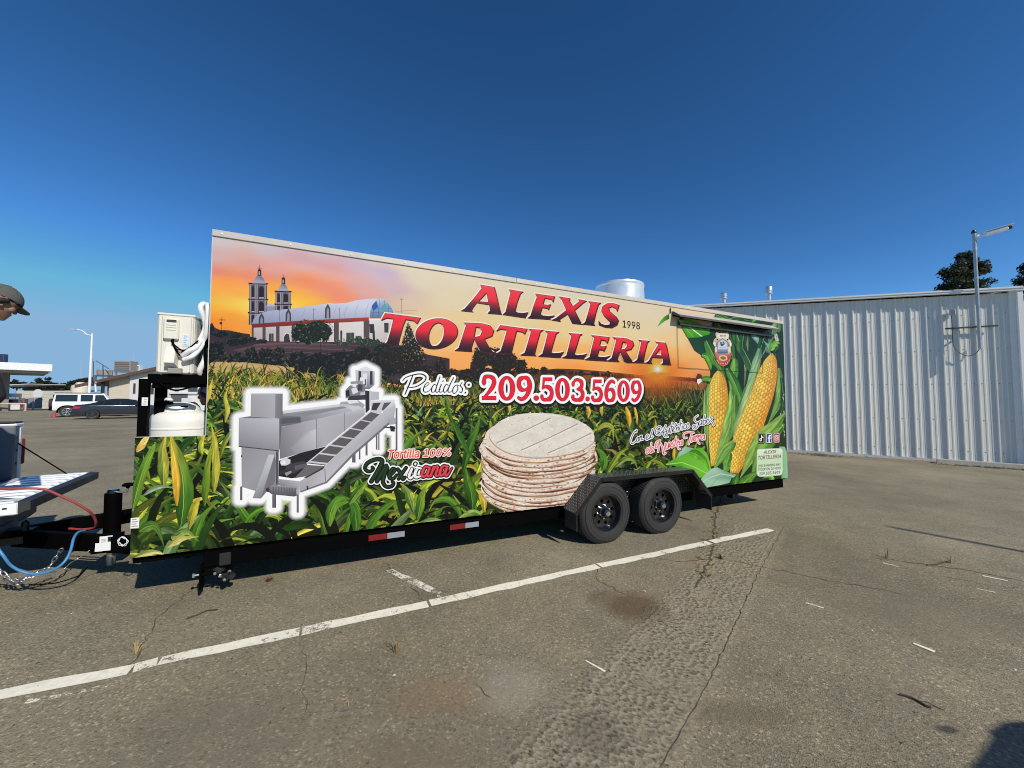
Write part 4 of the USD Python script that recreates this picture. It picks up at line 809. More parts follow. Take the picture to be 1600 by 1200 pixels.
# dark sedan
sl_ = place_at(191, 652, 28.3)
sed = thing('parked_sedan', 'dark charcoal sedan parked side-on before the cream house', 'car', sl_, math.radians(43))
prof = [(-2.42, .62), (-2.40, .90), (-2.30, .98), (-1.75, 1.04), (-1.45, 1.12), (-.75, 1.38), (-.3, 1.43), (.25, 1.42), (.7, 1.33), (1.25, 1.05), (1.5, .98), (2.1, .88), (2.32, .76), (2.42, .55)]
v, f, sf = car_shell(4.84, .91, prof, .95, .22, .24, .16); NAVY = M('dark_car_paint', (.02, .023, .031), .2, .2, var=.03, coat=1.0)
v, f = cut_arches(v, f, (-1.42, 1.42), .37, .91); bdy = obj('body', (v, f), NAVY, sed, smooth=28)
for s in (-1, 1):
    obj('rear_side_window', side_panel_on(sf, [(-1.35, 1.0), (-.95, 1.0), (-.93, 1.26), (-1.15, 1.18)], s), GLASS, sed); obj('rear_door_window', side_panel_on(sf, [(-.88, .99), (-.12, .98), (-.14, 1.36), (-.55, 1.355), (-.86, 1.28)], s), GLASS, sed); obj('front_door_window', side_panel_on(sf, [(-.04, .98), (.98, .97), (.62, 1.26), (.3, 1.355), (-.05, 1.365)], s), GLASS, sed)
    obj('door_handle', side_panel_on(sf, [(-.78, .84), (-.58, .84), (-.58, .87), (-.78, .87)], s, .02), NAVY, sed); obj('door_handle', side_panel_on(sf, [(.12, .83), (.32, .83), (.32, .86), (.12, .86)], s, .02), NAVY, sed)
    obj('tail_light', side_panel_on(sf, [(-2.36, .72), (-2.05, .76), (-1.98, .88), (-2.33, .9)], s, .008), RED_LENS, sed); obj('headlight', side_panel_on(sf, [(1.9, .66), (2.3, .60), (2.22, .72), (1.95, .76)], s, .008), LAMP, sed)
    obj('mirror', move(bx(-.1, .1, -.09, .09, -.06, .06, .03), (.78, s * 1.0, 1.0)), NAVY, sed); obj('sill_trim', side_panel_on(sf, [(-1.02, .27), (1.0, .27), (1.0, .3), (-1.02, .3)], s, .01), CHROME, sed)
    for x in (-1.42, 1.42): car_wheel(sed, x, s * .90, .335, .22, DARKALLOY, 10, s)
def roof_glass(surf, x0, x1, k=.8, off=.008):
    xs_ = np.linspace(x0, x1, 8); rows = []
    for x in xs_:
        i = np.clip(np.searchsorted(surf['x'], x), 1, len(surf['x']) - 1); t = (x - surf['x'][i - 1]) / (surf['x'][i] - surf['x'][i - 1]); r = surf['rings'][i - 1] * (1 - t) + surf['rings'][i] * t; rows.append([(x, -r[8][1] * s * -1 * k if False else r[8][1] * s, r[8][2] + off + (.016 if abs(s) < .6 else .0)) for s in (-1, -.5, 0, .5, 1)])
    v = np.array(rows).reshape(-1, 3); return v, np.array([[i * 5 + j, i * 5 + j + 1, i * 5 + j + 6, i * 5 + j + 5] for i in range(7) for j in range(4)])
obj('rear_window', roof_glass(sf, -1.5, -.8), GLASS, sed); obj('windscreen', roof_glass(sf, .62, 1.28), GLASS, sed)
obj('licence_plate', bx(-2.44, -2.425, -.26, .26, .62, .76), WHITE_METAL, sed); obj('rear_bumper', bx(-2.445, -2.2, -.8, .8, .26, .5, .05), NAVY, sed)
# white off-roader behind it
jl = place_at(146, 648, 31.5)
jp = thing('parked_offroader', 'white boxy off-roader with black hardtop and rear spare wheel', 'car', jl, math.radians(42))
prof = [(-2.1, .75), (-2.1, 1.15), (-2.02, 1.84), (.55, 1.86), (.62, 1.84), (.98, 1.28), (1.05, 1.22), (2.0, 1.12), (2.08, 1.0), (2.1, .8)]
v, f, jf = car_shell(4.2, .84, prof, 1.14, .48, .09, .02, 72); WPAINT = M('white_car_paint', (.74, .75, .76), .25, var=.02, coat=.6); v, f = cut_arches(v, f, (-1.32, 1.42), .47, .84)
obj('body', (v, f), WPAINT, jp, smooth=25); obj('roof_panel', bx(-2.03, .52, -.70, .70, 1.845, 1.895, .02), BLACK, jp)
for s in (-1, 1):
    obj('rear_side_window', side_panel_on(jf, [(-1.98, 1.2), (-.82, 1.2), (-.82, 1.74), (-1.94, 1.74)], s), GLASS, jp); obj('rear_door_window', side_panel_on(jf, [(-.66, 1.2), (.0, 1.2), (.0, 1.72), (-.66, 1.72)], s), GLASS, jp); obj('front_door_window', side_panel_on(jf, [(.12, 1.2), (.88, 1.2), (.58, 1.72), (.12, 1.72)], s), GLASS, jp)
    obj('tail_light', move(bx(-.03, .03, -.07, .07, -.12, .12, .015), (-2.11, s * .72, .98)), RED_LENS, jp); obj('mirror', move(bx(-.07, .07, -.1, .1, -.1, .1, .03), (.8, s * .98, 1.26)), BLACK, jp)
    for x in (-1.32, 1.42):
        a = np.linspace(-.15, math.pi + .15, 16); fl_ = Polygon(np.vstack([np.column_stack([x + .56 * np.cos(a), .40 + .52 * np.sin(a)]), np.column_stack([x + .46 * np.cos(a), .40 + .44 * np.sin(a)])[::-1]])); obj('fender_flare', side(fl_, s * .84 - .06, s * .84 + .1), BLACK, jp); car_wheel(jp, x, s * .92, .41, .26, ALLOY, 7, s)
sw = thing('spare_wheel', parent=jp); obj('spare_tyre', move(lathe([(.26, 0), (.39, .02), (.41, .06), (.41, .2), (.38, .25), (.26, .25)], 32, 'x'), (-2.38, .05, 1.02)), RUBBER, sw, smooth=40); obj('spare_rim', move(lathe([(.27, .02), (.2, .04), (0, .04)], 24, 'x'), (-2.38, .05, 1.02)), ALLOY, sw, smooth=40)
obj('rear_bumper', bx(-2.28, -2.05, -.8, .8, .5, .7, .03), BLACK, jp); obj('rear_glass', bx(-2.115, -2.06, -.6, .6, 1.25, 1.72), GLASS, jp)
# red cone
cp = place_at(84.5, 648.5, 29.2); cn = thing('traffic_cone', 'faded red traffic cone beside the off-roader rear wheel', 'traffic cone', cp)
CONE = M('cone_red', (.34, .045, .055), .6); obj('cone_body', lathe([(.13, .03), (.035, .46), (.03, .48), (0, .48)], 18), CONE, cn, smooth=40); obj('cone_foot', bx(-.19, .19, -.19, .19, 0, .03, .01), CONE, cn)

# ---------------------------------------------------------------- tow truck bed at the left edge
def at_height(px, py, z): d = ray(px, py); t = (z - EYE) / d[2]; return np.array([0, 0, EYE]) + d * t
TZ = .86
gf, gn = at_height(155, 736, TZ), at_height(47, 781, TZ)
ty = (gf - gn)[:2]; tw = float(np.linalg.norm(ty)); ty /= tw; tr = np.array([ty[1], -ty[0]]); tr = tr if tr @ [1, 0] > 0 else -tr
GL = .56; mid = (gf + gn)[:2] / 2 - tr * GL; tang = math.atan2(tr[1], tr[0])
trk = thing('pickup_truck', 'pickup truck with open tailgate at the left edge, hitched to the trailer', 'pickup truck', (mid[0], mid[1], 0), tang)
# local: x towards the trailer (rear), y to the far side, z up
TWH = M('truck_white', (.74, .75, .76), .25, var=.03, coat=.5); LINER = M('bed_grey', (.032, .036, .043), .75, var=.15, scale=6); PLASTIC = M('black_trim', (.022, .023, .026), .55, var=.1); hwT = tw / 2; s = 1
gate = obj('tailgate', [bx(.0, GL - .06, -hwT, hwT, TZ - .105, TZ - .016, .008), bx(.02, GL - .08, -hwT + .0, -hwT + .06, TZ - .016, TZ, .004), bx(.02, GL - .08, hwT - .06, hwT, TZ - .016, TZ, .004), bx(.0, .05, -hwT + .06, hwT - .06, TZ - .016, TZ - .002, .004)], TWH, trk)
obj('gate_spoiler', hull([(GL - .06, y, z) for y in (-hwT, hwT) for z in (TZ - .09, TZ - .0)] + [(GL, y, z) for y in (-hwT + .01, hwT - .01) for z in (TZ - .075, TZ - .008)]), PLASTIC, gate)
for k in range(9): y = -hwT + .12 + k * (tw - .24) / 8; obj('gate_rib', hull([(.07, y - .035, TZ - .016), (GL - .1, y - .035, TZ - .016), (.07, y + .035, TZ - .016), (GL - .1, y + .035, TZ - .016), (.09, y - .022, TZ - .003), (GL - .12, y - .022, TZ - .003), (.09, y + .022, TZ - .003), (GL - .12, y + .022, TZ - .003)]), TWH, gate)
obj('latch_recess', bx(.16, .38, -hwT - .002, -hwT + .02, TZ - .088, TZ - .030, .02), PLASTIC, gate); obj('latch_recess', bx(.42, .45, -hwT - .002, -hwT + .02, TZ - .06, TZ - .04, .005), PLASTIC, gate)
BL = 1.95; RH = 1.40
fw = obj('bed_side', [bx(-BL, -.01, hwT - .02, hwT + .06, .62, RH - .035, .02), bx(-BL, -.01, hwT - .09, hwT + .065, RH - .035, RH - .005, .01)], TWH, trk); obj('inner_liner', bx(-BL, -.06, hwT - .026, hwT - .021, TZ, RH - .04), LINER, fw); obj('rail_cap', bx(-BL, -.02, hwT - .095, hwT + .07, RH - .005, RH + .012, .006), PLASTIC, fw)
for k in range(4): obj('liner_rib', bx(-.42 - .42 * k, -.34 - .42 * k, hwT - .036, hwT - .026, TZ, RH - .08, .006), LINER, fw)
obj('end_post', bx(-.16, -.012, hwT - .10, hwT - .021, TZ - .1, RH - .035, .01), M('post_grey', (.12, .135, .15), .5), fw)
for q in range(3): obj('post_hole', cyl((-.014, hwT - .055, RH - .14 - q * .13), (-.008, hwT - .055, RH - .14 - q * .13), .014, 10), PLASTIC, fw)
obj('tail_light', bx(-.14, .008, hwT + .03, hwT + .058, RH - .42, RH - .16, .012), M('tail_lens', (.16, .03, .025), .25), fw)
nw = obj('bed_side', [bx(-BL, -.01, -hwT - .06, -hwT + .02, .62, RH - .035, .02), bx(-BL, -.01, -hwT - .065, -hwT + .09, RH - .035, RH - .005, .01)], TWH, trk); obj('rail_cap', bx(-BL, -.02, -hwT - .07, -hwT + .095, RH - .005, RH + .012, .006), PLASTIC, nw); obj('tail_light', bx(-.14, .015, -hwT - .075, -hwT - .02, RH - .40, RH - .06, .02), RED_LENS, nw)
obj('bed_floor', bx(-BL, -.005, -hwT + .02, hwT - .02, TZ - .05, TZ - .008), LINER, trk); obj('bed_front', bx(-BL - .05, -BL, -hwT, hwT, .62, RH), TWH, trk)
obj('rear_bumper', [bx(-.08, .13, -hwT - .02, hwT + .02, .46, .64, .04), bx(-.05, .16, -.3, .3, .44, .52, .02)], PLASTIC, trk); obj('hitch', [beam((-.3, 0, .40), (.30, 0, .40), .06, .06), cyl((.30, 0, .40), (.30, 0, .50), .02, 10), move(lathe([(0, .05), (.024, .03), (.027, .0), (.02, -.03)], 14), (.30, 0, .52))], M('coupler_steel', (.03, .03, .03), .4, .6), trk)
obj('tailgate_cable', [tube([(-.03, hwT - .03, TZ + .35), (.33, hwT - .035, TZ + .0)], .006, 6)], BLACK, trk)
tk_prof = [(-1.6, 1.2), (-1.5, 1.78), (-1.2, 1.86), (.2, 1.86), (.5, 1.8), (1.1, 1.25), (2.4, 1.12), (2.6, 1.0), (2.65, .6)]
cab = car_shell(4.2, hwT + .07, [(-2.1, 1.2), (-2.05, 1.78), (-1.8, 1.88), (-.4, 1.88), (-.1, 1.82), (.5, 1.30), (1.8, 1.18), (2.05, 1.05), (2.1, .7)], 1.2, .5, .12, .05); cv_, cf_ = cut_arches(cab[0], cab[1], (1.2,), .42, hwT); cs = np.array([-1.0, 1, 1]); cf_ = cf_[:, ::-1]
mvx = -BL - .06 - 2.1
obj('cab', (cv_ * cs + [mvx, 0, 0], cf_), TWH, trk, smooth=28)
for sd in (-1, 1):
    for pts in ([(-1.9, 1.25), (-1.15, 1.25), (-1.15, 1.75), (-1.85, 1.75)], [(-1.05, 1.25), (.3, 1.25), (-.15, 1.74), (-1.05, 1.75)]): w_ = side_panel_on(cab[2], pts, sd); obj('cab_window', (w_[0] * cs + [mvx, 0, 0], w_[1][:, ::-1]), GLASS, trk)
    for x in (-BL + .75, mvx - 1.2): car_wheel(trk, x, sd * (hwT + .02), .39, .26, ALLOY, 6, sd)
TP = lambda x, y, z: np.array([mid[0] + tr[0] * x + ty[0] * y, mid[1] + tr[1] * x + ty[1] * y, z])

# ---------------------------------------------------------------- people
SKIN = M('skin', (.27, .145, .095), .5, var=.12, scale=18, bump=.3, bscale=200); SHIRT = M('black_shirt', (.012, .012, .014), .85, var=.2, scale=10, bump=1.2, bscale=25); JEANS = M('jeans', (.03, .04, .07), .9, var=.25, scale=12, bump=.8, bscale=40); CAPM = M('cap_cloth', (.085, .09, .078), .9, var=.12, scale=30, bump=.5, bscale=180); HAIR = M('dark_hair', (.012, .010, .009), .7, bump=1, bscale=200); SHOE = M('shoe', (.05, .035, .025), .6)
def bones(segs, edge=.03, it=8):
    """One smooth skin from tapered bones (p, rp, q, rq)."""
    ms = []
    for p, rp, q, rq in segs:
        a = m3.Manifold.sphere(rp, 20).translate(tuple(map(float, p))); b = m3.Manifold.sphere(rq, 20).translate(tuple(map(float, q))); ms.append(m3.Manifold.batch_hull([a, b]))
    u = m3.Manifold.batch_boolean(ms, m3.OpType.Add).refine_to_length(edge).to_mesh(); t = trimesh.Trimesh(np.asarray(u.vert_properties[:, :3], float), np.asarray(u.tri_verts), process=True); trimesh.smoothing.filter_taubin(t, iterations=it); return np.array(t.vertices), np.array(t.faces)
def frame(h, pitch):
    f = np.array([math.cos(h) * math.cos(pitch), math.sin(h) * math.cos(pitch), -math.sin(pitch)]); l = np.array([-math.sin(h), math.cos(h), 0]); return f, l, np.cross(f, l)
def make_person(name, label, head, heading, pitch, feet, pelvis, chest, arms, cap=True):
    pr = thing(name, label, 'person', feet); O_ = np.asarray(feet, float); f, l, u = frame(heading, pitch); hb = np.array([math.cos(heading), math.sin(heading), 0]); lb = np.array([-math.sin(heading), math.cos(heading), 0]); H = np.asarray(head, float)
    loc = lambda p: H + p[0] * f + p[1] * l + p[2] * u
    neck, cst, plv = loc((-.03, 0, -.10)), np.asarray(chest, float), np.asarray(pelvis, float); segs, sh_, leg = [], [], []
    segs.append((neck, .058, cst + [0, 0, .10], .075))
    tor = [(cst + lb * s * .10 + [0, 0, .04], .115, plv + lb * s * .075 + [0, 0, .05], .115) for s in (-1, 1)] + [(cst + lb * .16 + [0, 0, .12], .065, cst - lb * .16 + [0, 0, .12], .065), (cst + [0, 0, .08], .11, plv, .12)]
    segs += [(a, ra * .9, b, rb * .9) for a, ra, b, rb in tor]; sh_ += tor; shoe = []
    for k, s in enumerate((-1, 1)):
        hip, foot = plv + lb * s * .09, O_ + lb * s * .12 + [0, 0, .08]; knee = (hip + foot) / 2 + hb * .07; segs += [(hip, .085, knee, .058), (knee, .056, foot, .038)]; leg += [(hip, .10, knee, .073), (knee, .072, foot + [0, 0, .03], .058)]; shoe.append((foot + [0, 0, -.03] - hb * .05, .048, foot + [0, 0, -.04] + hb * .15, .038))
        elbow, hand = np.asarray(arms[k][0], float), np.asarray(arms[k][1], float); shd = cst + lb * s * .19 + [0, 0, .10]; segs += [(shd, .055, elbow, .042), (elbow, .041, hand, .028)]; sh_ += [(shd, .072, elbow, .056), (elbow, .055, hand * .75 + elbow * .25, .042)]
        d = hand - elbow; d /= np.linalg.norm(d); side_ = np.cross(d, [0, 0, 1.0]); side_ /= np.linalg.norm(side_) + 1e-9; palm = hand + d * .07; segs.append((hand, .028, palm, .034))
        for q, (o, ln) in enumerate(((-.030, .065), (-.010, .078), (.010, .074), (.030, .058))): b0 = palm + side_ * o; b1 = b0 + d * ln * .55 + [0, 0, -.01]; segs += [(b0, .0095, b1, .009), (b1, .009, b1 + d * ln * .3 + np.array([0, 0, -.025]), .008)]
        segs.append((hand + side_ * -.03 * s + d * .02, .012, hand + side_ * -.055 * s + d * .065, .010))
    # head: skull, jaw, chin, nose, brow, cheeks, lips
    hd = [(loc((-.025, 0, .03)), .088, loc((.015, 0, .035)), .082), (loc((.02, 0, -.03)), .066, loc((.055, 0, -.07)), .036), (loc((.06, 0, -.088)), .022, loc((.066, 0, -.092)), .02), (loc((.084, 0, .012)), .010, loc((.100, 0, -.022)), .0115), (loc((.074, .035, .028)), .016, loc((.078, -.035, .028)), .016), (loc((.06, .04, -.02)), .026, loc((.06, -.04, -.02)), .026), (loc((.082, .018, -.052)), .009, loc((.082, -.018, -.052)), .009), (loc((.080, .016, -.062)), .009, loc((.080, -.016, -.062)), .009)]
    body = bones(segs + hd, .018, 6); obj('body', body, SKIN, pr, smooth=True)
    for s in (-1, 1):
        e = np.array([loc((-.005 + .026 * math.cos(a) * .7 - .004, s * (.083 + .010 * math.cos(a)), .0 + .033 * math.sin(a))) for a in np.linspace(.6, 5.4, 10)]); obj('ear', [tube(e, np.array([.006, .008, .008, .008, .007, .007, .008, .009, .009, .007]), 6), (np.vstack([e, loc((-.006, s * .080, 0))]), np.array([[i, i + 1, 10] for i in range(9)]))], SKIN, pr, smooth=True)
        obj('eye', [trimesh.creation.icosphere(2, .0115)][0].apply_translation(loc((.072, s * .031, .006))), M('eye', (.6, .58, .55), .2), pr, smooth=True); obj('eyebrow', tube([loc((.090, s * .016, .026)), loc((.091, s * .032, .030)), loc((.080, s * .048, .024))], .004, 5), HAIR, pr)
    a = np.linspace(0, 2 * math.pi, 33)[:-1]
    def shell(zs, grow, x0=0.0): return grid(lambda s_, t: np.array([loc((-.006 + (.105 + grow) * math.cos(tt) * math.cos(ph), (.083 + grow) * math.sin(tt) * math.cos(ph), .03 + zs + (.098 + grow) * math.sin(ph))) for tt, ph in zip(s_ * 2 * math.pi, t * math.pi / 2)]), 33, 12)
    hz = [(x, z) for x, z in ((-.10, -.06), (-.115, .02))]; obj('hair', [shell(-.006, .002), tube(spline([loc((.012, -.082, .02)), loc((-.03, -.086, -.01)), loc((-.07, -.06, -.05)), loc((-.09, 0, -.06)), loc((-.07, .06, -.05)), loc((-.03, .086, -.01)), loc((.012, .082, .02))], 4), .02, 8)], HAIR, pr, smooth=True)
    if cap:
        cp_ = obj('cap', shell(.004, .012), CAPM, pr, smooth=True); br = []
        pts = np.array([[.085 + .085 * math.cos(t) * .95, .078 * math.sin(t)] for t in np.linspace(-1.45, 1.45, 15)]); top_ = [loc((x, y, .034 - .30 * (x - .085) - 2.2 * y * y)) for x, y in pts]; bot_ = [loc((x, y, .029 - .30 * (x - .085) - 2.2 * y * y)) for x, y in pts]; bk = [loc((.075, y * .95, .036 - 2.2 * y * y)) for x, y in pts]; bk2 = [loc((.075, y * .95, .030 - 2.2 * y * y)) for x, y in pts]; V = np.array(top_ + bk + bot_ + bk2); n = 15; F = []
        for i in range(n - 1): F += [[i, i + 1, n + i + 1], [i, n + i + 1, n + i], [2 * n + i, 3 * n + i + 1, 2 * n + i + 1], [2 * n + i, 3 * n + i, 3 * n + i + 1], [i, 2 * n + i + 1, i + 1], [i, 2 * n + i, 2 * n + i + 1]]
        obj('bill', (V, np.array(F)), CAPM, cp_, smooth=35); obj('button', trimesh.creation.icosphere(2, .008).apply_translation(loc((-.006, 0, .145))), CAPM, cp_)
        for k in range(6): t = k * math.pi / 3; obj('seam', tube([loc((-.006 + .118 * math.cos(t) * math.cos(p), .096 * math.sin(t) * math.cos(p), .034 + .111 * math.sin(p))) for p in np.linspace(.05, 1.5, 9)], .0014, 4), CAPM, cp_)
    obj('shirt', bones(sh_, .03, 5), SHIRT, pr, smooth=True); obj('trousers', bones(leg + [(plv + lb * .07, .125, plv - lb * .07, .125)], .03, 5), JEANS, pr, smooth=True)
    for q in shoe: obj('shoe', bones([q], .03, 3), SHOE, pr, smooth=True)
    # everything was laid out in world coordinates: bring it under the thing's own base
    for c in Usd.PrimRange(pr):
        if c.IsA(UsdGeom.Mesh): m_ = UsdGeom.Mesh(c); p_ = np.array(m_.GetPointsAttr().Get()); m_.GetPointsAttr().Set(Vt.Vec3fArray.FromNumpy((p_ - O_).astype(np.float32)))
    return pr
hp = depth_at(-3, 473, 2.82); hd_ = math.radians(72); hv = np.array([math.cos(hd_), math.sin(hd_), 0])
ft = np.array([hp[0], hp[1], TZ]) + np.array([-.56, .14, 0]); el = depth_at(-9, 618, 2.72)
lbv = np.array([-math.sin(hd_), math.cos(hd_), 0])
make_person('person', 'person in a grey cap and black shirt standing in the truck bed, looking down', hp, hd_, .42, ft, ft + [0, 0, .88], hp + np.array([-.34, .04, -.33]), [(el, depth_at(-45, 655, 2.85)), (depth_at(-60, 600, 3.0), depth_at(-60, 655, 2.95))])
h2 = depth_at(325.5, 617, 4.35); hd2 = math.radians(178)
hv2 = np.array([math.cos(hd2), math.sin(hd2), 0]); ft2 = np.array([h2[0], h2[1], float(gz(h2[0]))]) - hv2 * .05; lb2 = np.array([-math.sin(hd2), math.cos(hd2), 0])
make_person('person', 'person mostly hidden behind the trailer, face just showing beside the gas bottle', h2, hd2, .12, ft2, ft2 + [0, 0, .92], h2 - hv2 * .05 + [0, 0, -.36], [(h2 - lb2 * .26 + [0, 0, -.58], h2 - lb2 * .2 + hv2 * .08 + [0, 0, -.82]), (h2 + lb2 * .26 + [0, 0, -.58], h2 + lb2 * .22 + hv2 * .08 + [0, 0, -.82])], cap=False)

# ---------------------------------------------------------------- the far side of the lot
CREAM = M('cream_wall', (.62, .56, .44), .85, var=.06, scale=2); GREYW = M('grey_siding', (.20, .185, .165), .8, var=.1, scale=3); WHITEW = M('white_wall', (.66, .66, .65), .8, var=.05, scale=2); BROWN = M('brown_fascia', (.12, .075, .055), .7, var=.1); ROOFD = M('grey_roof', (.22, .21, .2), .9, var=.15, scale=4); PANE = M('dark_pane', (.02, .022, .025), .08, coat=.6); UNIT = M('roof_unit', (.30, .28, .25), .6, .2, var=.1)
HY = 48.0; H1 = depth_at(142, 599, HY); H0 = depth_at(240, 577, HY); HG = float(gz(H1[0]))
hs = thing('house', 'low cream and white gabled building with brown sloping fascia behind the sedan', 'building', (H1[0], HY, HG), 0)
# local: x to the right, -y facing the camera, the roof edge rises to the ridge at the right
hx = lambda px, w=0.0: float(depth_at(px, 610, HY - w)[0] - H1[0]); hzz = lambda px, py, w=0.0: float(depth_at(px, py, HY - w)[2] - HG)
RISE = (H0[2] - H1[2]) / (H0[0] - H1[0]); RIDGE = hx(312)
eave = lambda u: H1[2] - HG + RISE * (u if u < RIDGE else 2 * RIDGE - u)
xa, xb_, xc, xd = hx(139), hx(170), hx(206), hx(330)
for nm, x0, x1, mt, y in (('grey_wall', xa, xb_, GREYW, 2.2), ('cream_wall', xb_, xc, CREAM, .0), ('white_wall', xc, RIDGE, WHITEW, -.3), ('white_wall', RIDGE, RIDGE * 2, WHITEW, -.3)):
    obj(nm, side(Polygon([(x0, 0), (x1, 0), (x1, eave(x1) - .06), (x0, eave(x0) - .06)]), y, 12.0), mt, hs)
for e0, e1 in ((xa - .8, RIDGE), (RIDGE, RIDGE * 2 + .8)):
    P_ = lambda d0, d1: Polygon([(e0, eave(e0) - d0), (e1, eave(e1) - d0), (e1, eave(e1) - d1), (e0, eave(e0) - d1)])
    obj('fascia', side(P_(.36, .0), -.9, -.75), BROWN, hs); obj('roof', side(P_(.05, -.03), -.74, 14.0), ROOFD, hs)
obj('downpipe', tube([(hx(161.5), -.95, eave(hx(161)) - .2), (hx(161.5), -.95, eave(hx(161)) - .7), (hx(163.5), -1.0, eave(hx(163)) - 1.5)], .09, 8), WHITEW, hs)
obj('canopy_column', bx(hx(167) - .12, hx(167) + .12, -.6, -.36, 0, eave(hx(167)) - .1), PLASTIC, hs)
for x0, x1, y0, y1, nm in ((212, 215.5, 599, 615, 'window'), (233, 236.5, 601, 615, 'window'), (239.5, 244, 601, 616, 'window')):
    w = obj(nm, bx(hx(x0), hx(x1), -.345, -.30, hzz(x0, y1), hzz(x0, y0)), BROWN, hs); obj('pane', bx(hx(x0) + .1, hx(x1) - .1, -.352, -.346, hzz(x0, y1) + .1, hzz(x0, y0) - .1), PANE, w)
d_ = obj('door', bx(hx(260), hx(266), -.35, -.30, .1, hzz(263, 602)), M('door_brown', (.16, .09, .065), .6), hs); obj('door_frame', [bx(hx(258.5), hx(260), -.37, -.30, .1, hzz(260, 601)), bx(hx(266.2), hx(268.5), -.37, -.3, .1, hzz(266, 601))], WHITEW, hs); obj('door_pane', bx(hx(261.5), hx(264.8), -.356, -.351, 1.1, 2.2), M('door_pane', (.3, .26, .24), .3), d_)
obj('bay_opening', bx(hx(271), hx(297), -.345, -.31, .1, hzz(280, 615)), M('bay_grey', (.10, .105, .11), .9), hs); obj('bay_beam', bx(hx(270), hx(314), -.5, -.31, hzz(290, 615.5), hzz(290, 613)), WHITEW, hs); obj('bay_window', bx(hx(297.5), hx(312), -.345, -.31, hzz(300, 612), hzz(300, 604)), M('bay_glass', (.07, .075, .08), .2), hs); obj('parked_cabinet', bx(hx(297), hx(312), -1.2, -.5, .1, hzz(300, 622)), WHITEW, hs); obj('shutter', bx(hx(277), hx(283), -.36, -.31, hzz(280, 612), hzz(280, 604)), M('shutter_grey', (.42, .43, .43), .7), hs)
for q in range(7): obj('siding_joint', bx(xa + (q + .5) * (xb_ - xa) / 7, xa + (q + .5) * (xb_ - xa) / 7 + .05, 2.17, 2.199, .1, eave(xa) - .3), M('joint_shadow', (.15, .14, .125), .9), hs)
# roof plant
def roof_box(px0, px1, py0, py1, y, name, mat, parent=hs):
    a, b = depth_at(px0, py1, y), depth_at(px1, py0, y); return a, b
for (x0, x1, y0, y1, Y, lab) in ((186, 209, 564.5, 580.5, 53, 'tall grey louvred cooler unit on the house roof'), (154, 174, 578, 587, 55, 'low round grey cooler unit on the house roof'), (209, 220, 571, 581, 54, 'pale box unit at the right of the roof coolers')):
    a, b = depth_at(x0, y1, Y), depth_at(x1, y0, Y); w, h = (b[0] - a[0]), b[2] - a[2]; t = thing('rooftop_unit', lab, 'cooler', ((a[0] + b[0]) / 2, Y, a[2]), math.radians(12)); w *= .95
    base = h * .0
    if x0 == 154:
        obj('drum', lathe([(0, h), (w * .46, h), (w * .48, h * .96), (w * .48, h * .05), (w * .46, 0), (0, 0)], 20), UNIT, t, smooth=40); obj('drum_fins', [bx(-.03, .03, -w * .5, -w * .47, h * .1, h * .9)], UNIT, t)
        for q in range(10): an = q * .63; obj('fin', move(bx(w * .47, w * .52, -.04, .04, h * .1, h * .9), rz=an), UNIT, t)
    else:
        obj('cabinet', bx(-w / 2, w / 2, -w * .4, w * .4, 0, h, .04), UNIT if x0 == 186 else WHITEW, t)
        for q in range(5): obj('louvre', [bx(-w * .44, w * .44, -w * .4 - .05, -w * .4, h * (.1 + .17 * q), h * (.19 + .17 * q))], M('louvre_dark', (.13, .12, .11), .7), t)
    obj('stand', [bx(-w * .5, -w * .4, -w * .3, -w * .2, -2.2, 0), bx(w * .4, w * .5, -w * .3, -w * .2, -2.2, 0), bx(-w * .55, w * .9, -w * .35, w * .35, -.12, -.0)], GALV, t)
a0_ = lambda px, py, Y=54: depth_at(px, py, Y)
obj('roof_frame', [tube([a0_(146, 597), a0_(146, 564)], .06, 5), tube([a0_(150, 563.5), a0_(170, 576)], .06, 5), tube([a0_(161, 601), a0_(161, 571)], .07, 5), tube([a0_(146, 587), a0_(176, 587)], .08, 5), tube([a0_(148.5, 597), a0_(148.5, 587)], .07, 5)], M('frame_steel', (.14, .15, .16), .6, .4), None, label='thin steel pipe frame on the roof left of the coolers', cat='pipe frame')
for px, y0, y1, r, lab in ((126.5, 591, 562, .05, 'distant thin radio mast left of the lamp post'), (208, 566, 548, .04, 'thin pale mast rising behind the roof coolers')): obj('mast', tube([depth_at(px, y0, 90), depth_at(px, y1, 90)], [r * 1.4, r * .6], 5), M('mast_grey', (.4, .42, .45), .6), None, label=lab, cat='mast')
# lamp post
Y = 42.0; lp0 = place_at(138.2, 640, Y); lpt = depth_at(143.3, 521, Y); lamp = thing('street_lamp', 'tall white street lamp with its arm reaching left', 'street lamp', lp0); hgt_ = lpt[2] - lp0[2]; LWH = M('lamp_white', (.72, .74, .77), .4)
obj('pole', tube([(0, 0, 0), (0, 0, hgt_ * .5), (0, 0, hgt_)], [.13, .11, .08], 12), LWH, lamp, smooth=40); k = Y / 600
obj('arm', tube(spline([(0, 0, hgt_ - .25), (-.6, 0, hgt_ - .1), (-15 * k, 0, hgt_ + 4 * k), (-24 * k, 0, hgt_ + 6 * k)]), .06, 8), LWH, lamp, smooth=True); obj('lamp_head', hull([(-22 * k, -.16, hgt_ + 5.2 * k), (-22 * k, .16, hgt_ + 5.2 * k), (-36 * k, -.16, hgt_ + 5.6 * k), (-36 * k, .16, hgt_ + 5.6 * k), (-30 * k, -.1, hgt_ + 7.6 * k), (-30 * k, .1, hgt_ + 7.6 * k)]), M('lamp_head', (.42, .44, .47), .4), lamp)
